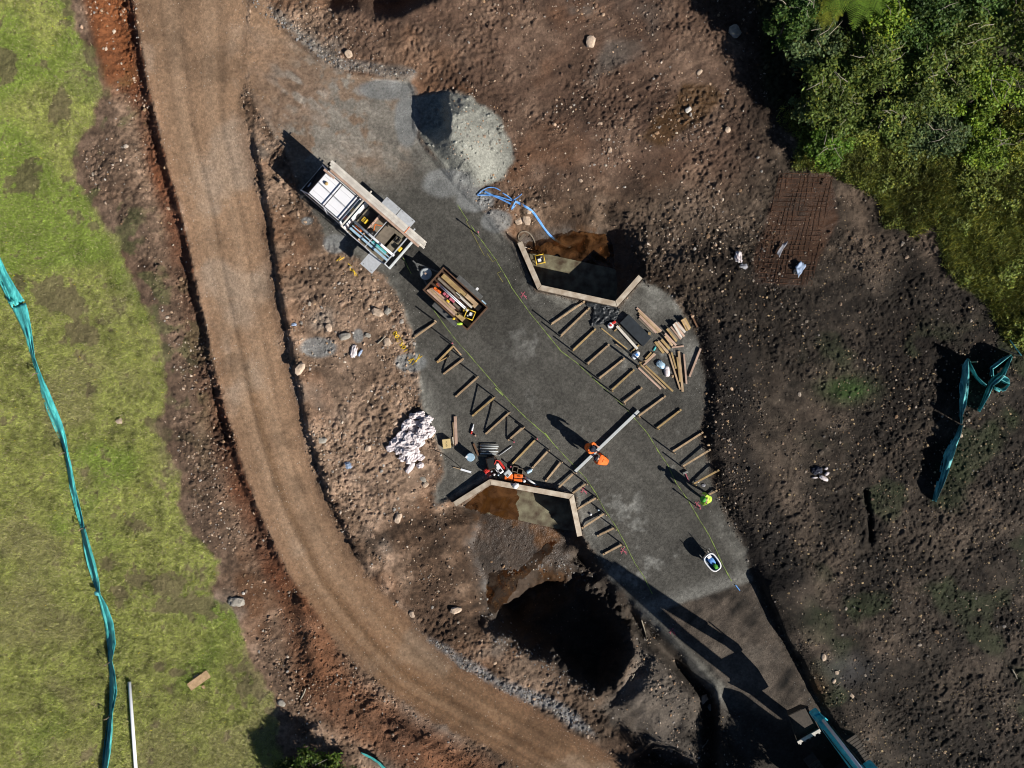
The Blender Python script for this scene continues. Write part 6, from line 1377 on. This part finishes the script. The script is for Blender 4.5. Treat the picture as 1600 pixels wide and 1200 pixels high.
for q, a_ in enumerate([(187,658,.15,'rock','pale pinkish rock alone in the lawn'),(923,66,.24,'rock','squarish pale brown rock alone on the bare soil at the top'),(590,488,.20,'rock','pale angular rock below the truck tray'),(606,486,.17,'rock_grey','greyish rock right of the pale angular one'),(514,512,.16,'rock','tan rock above the grey dust patch'),(539,526,.20,'rock_grey','smooth grey rock between tan rock and torn bag'),(605,535,.20,'rock','pinkish rock beside the yellow lettering'),(575,524,.12,'rock_grey','small grey rock between the smooth grey rock and the lettering'),
      (469,576,.20,'rock','flat tan rock in the dark bank beside the haul road'),(545,85,.20,'rock','upright pale rock at the upper gravel edge'),(812,345,.2,'rock','pale rock left of the blue hose'),(822,341,.22,'rock','larger pale rock touching the blue hose side'),(826,331,.12,'rock','small rock under the bend of the blue hose'),(622,809,.19,'rock','white rock on the soil below the bag heap'),(661,749,.12,'rock_grey','small grey rock below the loose bags'),(665,757,.15,'rock','tan rock just under the small grey rock'),
      (644,960,.13,'rock','orange brown rock on the road shoulder'),(712,953,.18,'rock','elongated pale rock beside the dark pit'),(1137,203,.14,'rock','flat oval rock at the shady corner of the thicket'),(1117,122,.0,'rock',''),(1093,113,.11,'rock','tan rock in the stones west of the shade'),(1148,50,.30,'rock_grey','grey boulder in the black shade beside the thicket'),(1245,424,.17,'rock','tan rock below the small blue sheet'),(1287,1027,.12,'rock','pale round rock right of the black rut'),(1307,1051,.10,'rock','pale round rock near the grey ash patch'),(1303,1064,.09,'rock','small pale rock below the grey ash patch'),
      (1331,1087,.09,'rock','small tan rock right of the grey ash patch'),(1075,172,.14,'wood_white','pale sliver of stone across the brown puddle'),(1501,680,.09,'rock','pale rock beside the lower dark teal strip'),(503,688,.16,'rock_grey','grey rock on the stony soil left of the bag heap'),(575,700,.16,'rock','light brown rock further along towards the bag heap'),(440,1098,.16,'rock_grey','grey rock at the lawn corner above the bushes'),(1098,1093,.2,'rock','pale slab standing on the east rim of the spoil mound'),(1110,1105,.16,'rock_grey','grey stone below the pale slab on the spoil mound')]):
    if a_[2] > 0: rock(a_[0], a_[1], a_[2], a_[3], a_[4], 500+q, rz=q*1.3, asp=1.2+.5*((q*7) % 3)/2)
lump_obj('chalk_pile', 370, 940, (.42,.24,.10), 'rock_grey', 'pale chalky lump at the edge of the lawn above the white patch', 'lump', seed=560, amp=.4, sub=4)
# sticks in the soil
for q, (x0, y0, x1, y1, lb) in enumerate([(1002,968,1010,1000,'pale broken branch on the spoil mound near the pit'),(1097,1167,1106,1155,'pale stick at the lower end of the spoil mound'),(985,1062,991,1052,'reddish root between pit and mound'),(590,537,602,525,'curved pale root beside the pinkish rock'),(470,1092,478,1075,'pale stick at the foot of the lawn'),(1580,1045,1588,1060,'thin pale stick near the east edge')]):
    cable([(x0,y0),((x0+x1)/2+1,(y0+y1)/2),(x1,y1)], .035, 'twig', 'branch', lb, 'branch', .06)

# ------------------------------------------------------------------ wheelbarrow
g0 = G(1108,874); wb = empty('wheelbarrow', g0, math.atan2(-.80, .62), 'wheelbarrow with a white rimmed tray holding blue and green things', 'wheelbarrow'); wb.scale = (1.0, 1.0, 1.0)
def oval(l, w_, z, n=24, k=.62): return [(math.copysign(abs(math.cos(t))**k, math.cos(t))*l/2, math.copysign(abs(math.sin(t))**k, math.sin(t))*w_/2*(1-.10*math.cos(t)), z) for t in [2*math.pi*i_/n for i_ in range(n)]]
def ringmesh(rings, cap=True):
    vs = [v for r_ in rings for v in r_]; n = len(rings[0]); fs = []
    for i_ in range(len(rings)-1):
        for k in range(n): fs.append((i_*n+k, i_*n+(k+1) % n, (i_+1)*n+(k+1) % n, (i_+1)*n+k))
    if cap: fs.append(tuple((len(rings)-1)*n+k for k in range(n)))
    return vs, fs
rings = [oval(.98,.66,.66), oval(.92,.60,.665), oval(.90,.58,.62), oval(.62,.42,.40)]
o = MB().add(*ringmesh(rings)).build('tray', M['blue_plastic'], wb, smooth=True); s_ = o.modifiers.new('t', 'SOLIDIFY'); s_.thickness = .012
rings = [oval(.99,.67,.665), oval(.99,.67,.69), oval(.86,.54,.69), oval(.86,.54,.665)]
MB().add(*ringmesh(rings, False)).build('tray_rim', M['white'], wb, smooth=True)
fr = MB()
for s_ in (-1, 1): fr.tube([(.55,s_*.10,.22),(.1,s_*.20,.38),(-.5,s_*.28,.60),(-.72,s_*.29,.66)], .02, 8); fr.tube([(-.25,s_*.24,.45),(-.32,s_*.26,0),(-.20,s_*.25,0),(-.05,s_*.2,.42)], .014, 6)
fr.build('frame', M['steel'], wb)
w0 = MB().lathe([(.10,-.05),(.18,-.05),(.20,-.02),(.20,.02),(.18,.05),(.10,.05)], (.55,0,.2), 20, Matrix.Rotation(math.pi/2,3,'X')).build('wheel', M['rubber'], wb, smooth=True)
MB().box((-.30,.05,.60),(.14,.20,.04)).build('lining', M['white'], wb)
lump_obj('blue_sheet', 0, 0, (.24,.15,.09), 'blue_hose', 'blue cloth lying in the wheelbarrow tray', 'cloth', seed=61, amp=.3, parent_xyz=T(wb, -.02, .02, .50), rz=wb.rotation_euler.z)
lump_obj('green_sack', 0, 0, (.18,.11,.09), 'green_cap', 'green sack at the front of the wheelbarrow tray', 'sack', seed=62, amp=.35, parent_xyz=T(wb, .30, .0, .60), rz=wb.rotation_euler.z)
MB().tube([(0,0,0),(.06,.02,.05)], .07, 10)
g0 = G(1149,914,.03); o = MB().tube([(0,0,0),(.22,-.28,0)], .03, 8).build('blue_marker', M['blue_hose']); o.location = g0; tag(o, 'short blue peg at the end of the long green line', 'peg')
g0 = G(1105,860,.03); o = MB().tube([(0,0,0),(.08,-.12,0)], .02, 6).build('stick', M['wood_white']); o.location = g0; tag(o, 'tiny pale stick above the wheelbarrow', 'stick')

# ------------------------------------------------------------------ people
def skin_obj(name, verts, edges, radii, m, parent, root_i=0, sub=2, rough=0):
    me = bpy.data.meshes.new(name); me.from_pydata([tuple(v) for v in verts], edges, []); me.update(); me.materials.append(m)
    o = bpy.data.objects.new(name, me); link(o, parent)
    sk = o.modifiers.new('skin', 'SKIN'); sk.use_smooth_shade = True
    for i_, r_ in enumerate(radii): me.skin_vertices[0].data[i_].radius = r_ if isinstance(r_, tuple) else (r_, r_)
    me.skin_vertices[0].data[root_i].use_root = True
    s_ = o.modifiers.new('sub', 'SUBSURF'); s_.levels = sub; s_.render_levels = sub
    return o
def person(loc, heading, label, lean, shirt, armL, armR, cap, legs=.14, knee=.06, H=1.0, trousers='navy', twist=0):
    """x forward, y left. armL/armR: elbow and hand offsets from the shoulder"""
    r0 = empty('person', loc, heading, label, 'person'); r0.scale = (H, H, H)
    hip = Vector((0,0,.92)); sp = lambda d: hip + Vector((math.sin(lean)*d, 0, math.cos(lean)*d)); fw = Vector((math.cos(lean),0,-math.sin(lean)))
    chest = sp(.34); neck = sp(.52); head = sp(.62)+fw*.04; top = sp(.74)+fw*.05
    Ls = sp(.46)+Vector((0,.19,0)); Rs = sp(.46)+Vector((0,-.19,0))
    Le, Lh = Ls+Vector(armL[0]), Ls+Vector(armL[1]); Re, Rh = Rs+Vector(armR[0]), Rs+Vector(armR[1])
    Lhip = hip+Vector((0,.10,-.04)); Rhip = hip+Vector((0,-.10,-.04)); Lk = Vector((knee,legs,.50)); Rk = Vector((knee*.6,-legs,.50)); La = Vector((-.02,legs+.03,.09)); Ra = Vector((-.10,-legs-.03,.09))
    V_ = [hip, sp(.17), chest, neck, head, top, Ls, Le, Lh, Rs, Re, Rh, Lhip, Lk, La, La+Vector((.16,0,-.05)), Rhip, Rk, Ra, Ra+Vector((.16,0,-.05))]
    E_ = [(0,1),(1,2),(2,3),(3,4),(4,5),(2,6),(6,7),(7,8),(2,9),(9,10),(10,11),(0,12),(12,13),(13,14),(14,15),(0,16),(16,17),(17,18),(18,19)]
    R_ = [.12,.11,.13,.05,.085,.07,.05,.038,.026,.05,.038,.026,.08,.055,.038,.03,.08,.055,.038,.03]
    # fingers and thumb rooted in the palm
    for (h_, e_, sgn) in ((8, 7, 1), (11, 10, -1)):
        d = (V_[h_]-V_[e_]).normalized(); s1 = d.cross(Vector((0,0,1))).normalized(); up = s1.cross(d)
        palm = V_[h_]+d*.05; V_.append(palm); R_.append(.03); E_.append((h_, len(V_)-1)); pi_ = len(V_)-1
        for k, (o_, L_) in enumerate(((-.033,.065),(-.011,.075),(.011,.07),(.033,.055))):
            V_.append(palm+d*.04+s1*o_); R_.append(.010); E_.append((pi_, len(V_)-1)); V_.append(palm+d*(.04+L_*.6)+s1*o_-up*.02); R_.append(.009); E_.append((len(V_)-2, len(V_)-1)); V_.append(palm+d*(.04+L_*.75)+s1*o_-up*.05); R_.append(.008); E_.append((len(V_)-2, len(V_)-1))
        V_.append(palm+s1*sgn*.045-d*.005); R_.append(.011); E_.append((h_, len(V_)-1)); V_.append(palm+s1*sgn*.06+d*.04-up*.02); R_.append(.010); E_.append((len(V_)-2, len(V_)-1))
    body = skin_obj('body', V_, E_, R_, M['skin'], r0)
    # face: nose, brow shadow handled by small sub meshes joined to the head as children
    fc0 = head+fw*.10
    MB().tube([fc0+Vector((0,0,.03)), fc0+fw*.02-Vector((0,0,.012))], [.008,.014], 8).build('nose', M['skin'], body, smooth=True)
    for s_ in (-1,1): MB().lathe([(.004,0),(.010,.003),(.004,.006)], fc0+Vector((-.008, s_*.035, .03)), 8, Matrix.Rotation(math.pi/2,3,'Y')).build('eye', M['white'], body)
    for s_ in (-1,1): MB().lathe([(.01,-.012),(.028,0),(.01,.012)], head+Vector((0, s_*.092, .0)), 10, Matrix.Rotation(math.pi/2,3,'X')).build('ear', M['skin'], body, smooth=True)
    MB().box(fc0+Vector((-.004,0,-.045)),(.008,.05,.012)).build('mouth', M['pink'], body)
    # clothing
    mid = lambda a_, b_, t: a_*(1-t)+b_*t
    V2 = [sp(-.06), sp(.17), chest, sp(.47), Ls+Vector((0,.015,0)), Le, mid(Le, Lh, .75), Rs-Vector((0,.015,0)), Re, mid(Re, Rh, .75)]
    skin_obj('work_shirt', V2, [(0,1),(1,2),(2,3),(2,4),(4,5),(5,6),(2,7),(7,8),(8,9)], [(.20,.15),(.19,.14),(.20,.15),(.10,.09),.085,.068,.055,.085,.068,.055], M[shirt], r0, 1)
    V3 = [sp(.03), hip+Vector((0,0,-.03)), Lhip, Lk, La+Vector((0,0,.02)), Rhip, Rk, Ra+Vector((0,0,.02))]
    skin_obj('trousers', V3, [(0,1),(1,2),(2,3),(3,4),(1,5),(5,6),(6,7)], [(.17,.14),(.15,.14),.105,.08,.062,.105,.08,.062], M[trousers], r0, 1)
    for A_ in (La, Ra): skin_obj('boot', [A_+Vector((-.03,0,.05)), A_+Vector((-.02,0,-.03)), A_+Vector((.08,0,-.045)), A_+Vector((.17,0,-.05))], [(0,1),(1,2),(2,3)], [.056,.052,.045,.038], M['wood_dark'], r0, 0, 1)
    hat = MB().lathe([(.125,0),(.12,.03),(.105,.08),(.06,.115),(.003,.125)], (0,0,0), 20, None).build('cap', M[cap], r0, smooth=True); hat.location = head+Vector((math.sin(lean),0,math.cos(lean)))*.045; hat.rotation_euler = (0, lean, 0)
    br = MB().lathe([(.165,0),(.17,.008),(.12,.014)], (.03,0,0), 20).build('brim', M[cap], hat)
    return r0
g0 = G(915.5,696)
person(G(914.5,695.5), math.radians(-18), 'person in orange top standing with arms out on the trailer side of the screed beam', .22, 'hivis_orange', ((.10,.10,-.24),(.34,.02,-.22)), ((.14,-.04,-.22),(.36,.04,-.28)), 'navy')
person(G(944,719), math.radians(156), 'person in orange top bending head down on the wheelbarrow side of the screed beam', 1.05, 'hivis_orange', ((.04,.06,-.26),(.16,.02,-.46)), ((.02,-.05,-.27),(.14,-.04,-.50)), 'navy', legs=.12)
person(G(1101,775.5), math.radians(172), 'person in yellow green top leaning towards the frames beside the dark soil', .62, 'hivis_yellow', ((.06,.10,-.24),(.20,.02,-.42)), ((.04,-.08,-.25),(.16,-.02,-.46)), 'green_cap')

# ------------------------------------------------------------------ excavator
f_ = Vector((-.56, .83, 0)).normalized()
ex0 = Vector((17.45, -20.35, 0)); gz = gw(ex0.x, ex0.y)
ex = empty('excavator', (ex0.x, ex0.y, gz), math.atan2(f_.y, f_.x), 'teal excavator reaching in at the bottom edge with its muddy bucket and raised boom', 'excavator')
def LE(p): # world to local
    d = Vector(p)-ex.location; a_ = -ex.rotation_euler.z; return Vector((d.x*math.cos(a_)-d.y*math.sin(a_), d.x*math.sin(a_)+d.y*math.cos(a_), d.z))
for s_ in (-1,1):
    tk = MB(); prof = [(2.0,.08),(2.25,.45),(2.0,.86),(-2.0,.86),(-2.25,.45),(-2.0,.08)]; y0 = s_*1.15; vs = [(x, y0-.3, z) for x, z in prof]+[(x, y0+.3, z) for x, z in prof]; tk.add(vs, [tuple(range(6)), tuple(reversed(range(6,12)))]+[(i_, (i_+6), (i_+1) % 6+6, (i_+1) % 6) for i_ in range(6)]); t_ = tk.build('track', M['rubber'], ex)
    sh_ = MB()
    for k in range(24): sh_.box((-2.0+k*.175, y0, .885),(.145,.60,.05))
    sh_.build('track_shoes', M['dirt_steel'], t_)
MB().box((0,0,1.05),(2.6,1.6,.3)).build('undercarriage', M['black_metal'], ex)
MB().box((-.6,0,1.75),(3.1,2.6,1.0)).build('house', M['exc_teal'], ex, bevel=.12)
MB().box((-2.1,0,1.85),(.8,2.6,1.2)).build('counterweight', M['steel'], ex, bevel=.15)
cb = MB().box((.75,.85,2.35),(1.6,.95,1.7)).build('cab', M['exc_teal'], ex, bevel=.1); MB().box((1.56,.85,2.5),(.03,.8,1.2)).build('windscreen', M['glass_dark'], cb); MB().box((.75,.85,3.22),(1.3,.8,.04)).build('roof_panel', M['white_paint'], cb)
# reach: boom foot -> apex -> bucket pin, from world positions seen in the photo
apex = LE(P(1376,1252,7.9)); pin = LE(P(1278,1121,2.75)); foot = Vector((.9,-.25,1.9))
def boom_shape(pts, hts, wd_):
    mb = MB(); rings = []
    for k, p in enumerate(pts):
        d = (pts[min(k+1,len(pts)-1)]-pts[max(k-1,0)]).normalized(); side = d.cross(Vector((0,0,1))).normalized() if abs(d.z) < .99 else Vector((0,1,0)); upv = side.cross(d)
        rings.append([p+side*wd_/2+upv*hts[k]/2, p-side*wd_/2+upv*hts[k]/2, p-side*wd_/2-upv*hts[k]/2, p+side*wd_/2-upv*hts[k]/2])
    vs = [v for r_ in rings for v in r_]; fs = [(3,2,1,0), tuple(4*(len(rings)-1)+k for k in range(4))]
    for i_ in range(len(rings)-1):
        for k in range(4): fs.append((i_*4+k, i_*4+(k+1) % 4, (i_+1)*4+(k+1) % 4, (i_+1)*4+k))
    return mb.add(vs, fs)
kn = foot.lerp(apex, .5)+Vector((-.5,0,.9))
boom_shape([foot, foot.lerp(kn,.5), kn, kn.lerp(apex,.5), apex], [.5,.75,.85,.65,.45], .46).build('boom', M['exc_teal'], ex, bevel=.03)
back = apex + (apex-pin).normalized()*.9
boom_shape([back, apex, apex.lerp(pin,.35), apex.lerp(pin,.8), pin], [.35,.80,.62,.44,.30], .34).build('stick', M['exc_teal'], ex, bevel=.03)
dd_ = (pin-apex).normalized(); sidev = dd_.cross(Vector((0,0,1))).normalized(); outv = sidev.cross(dd_)
if outv.z < 0: outv = -outv
c1 = apex.lerp(pin,.10)+outv*.62; c2 = apex.lerp(pin,.48)+outv*.52; c3 = apex.lerp(pin,.86)+outv*.42
cb_ = c1.lerp(c2, .25); MB().tube([c1,cb_], .11, 12).build('bucket_cylinder', M['exc_teal'], ex, smooth=True); MB().tube([cb_,c3], .075, 12).build('cylinder_rod', M['chrome'], ex, smooth=True)
MB().tube([foot+Vector((.6,.0,.0)), foot.lerp(kn,.75)+Vector((.2,0,-.3))], .11, 10).build('boom_cylinder', M['exc_teal'], ex, smooth=True)
MB().tube([kn+Vector((0,0,.55)), kn.lerp(apex,.6)+Vector((0,0,.7)), back], .09, 10).build('stick_cylinder', M['chrome'], ex, smooth=True)
for s_ in (-1,1):
    MB().beam(c3+sidev*.16*s_, pin+sidev*.16*s_-outv*.0+dd_*.35, .06, .16).build('linkage', M['exc_teal'], ex)
    MB().tube([apex.lerp(pin,t)+sidev*s_*.23+outv*(.30+.10*math.sin(t*7)) for t in (.05,.2,.35,.5,.65,.8)], .022, 6).build('hydraulic_line', M['rubber'], ex, smooth=True)
# bucket hangs below the pin, open towards the machine; lip edge bright
bp_ = [LE(P(1232,1118,2.1)), LE(P(1262,1104,2.1)), LE(P(1281,1140,2.0)), LE(P(1246,1160,2.0))]
cen = sum(bp_, Vector())/4
mb = MB(); low = [cen+(v-cen)*.72+Vector((0,0,-.75)) for v in bp_]
vs = bp_+low; mb.add(vs, [(4,5,6,7),(0,1,5,4),(1,2,6,5),(3,0,4,7),(2,3,7,6)]); bk = mb.build('bucket', M['dirt_steel'], ex); s_ = bk.modifiers.new('t','SOLIDIFY'); s_.thickness = .05; s_.offset = 0
MB().beam(bp_[2]+Vector((0,0,.03)), bp_[3]+Vector((0,0,.03)), .14, .06).build('cutting_edge', M['wood_white'], bk)
for k in range(5):
    q = bp_[3].lerp(bp_[2], .08+k*.21); dq = (bp_[2]-bp_[1]).normalized(); MB().beam(q, q+dq*.16, .09, .05).build('tooth', M['steel'], bk)
MB().hull([cen+(v-cen)*.86+Vector((0,0,-.35)) for v in bp_], [cen+(v-cen)*.9+Vector((0,0,-.16)) for v in bp_]).build('soil_load', M['dirt_steel'], bk)
MB().box(pin+dd_*.18,(.42,.42,.5)).build('quick_hitch', M['exc_teal'], ex, bevel=.06)
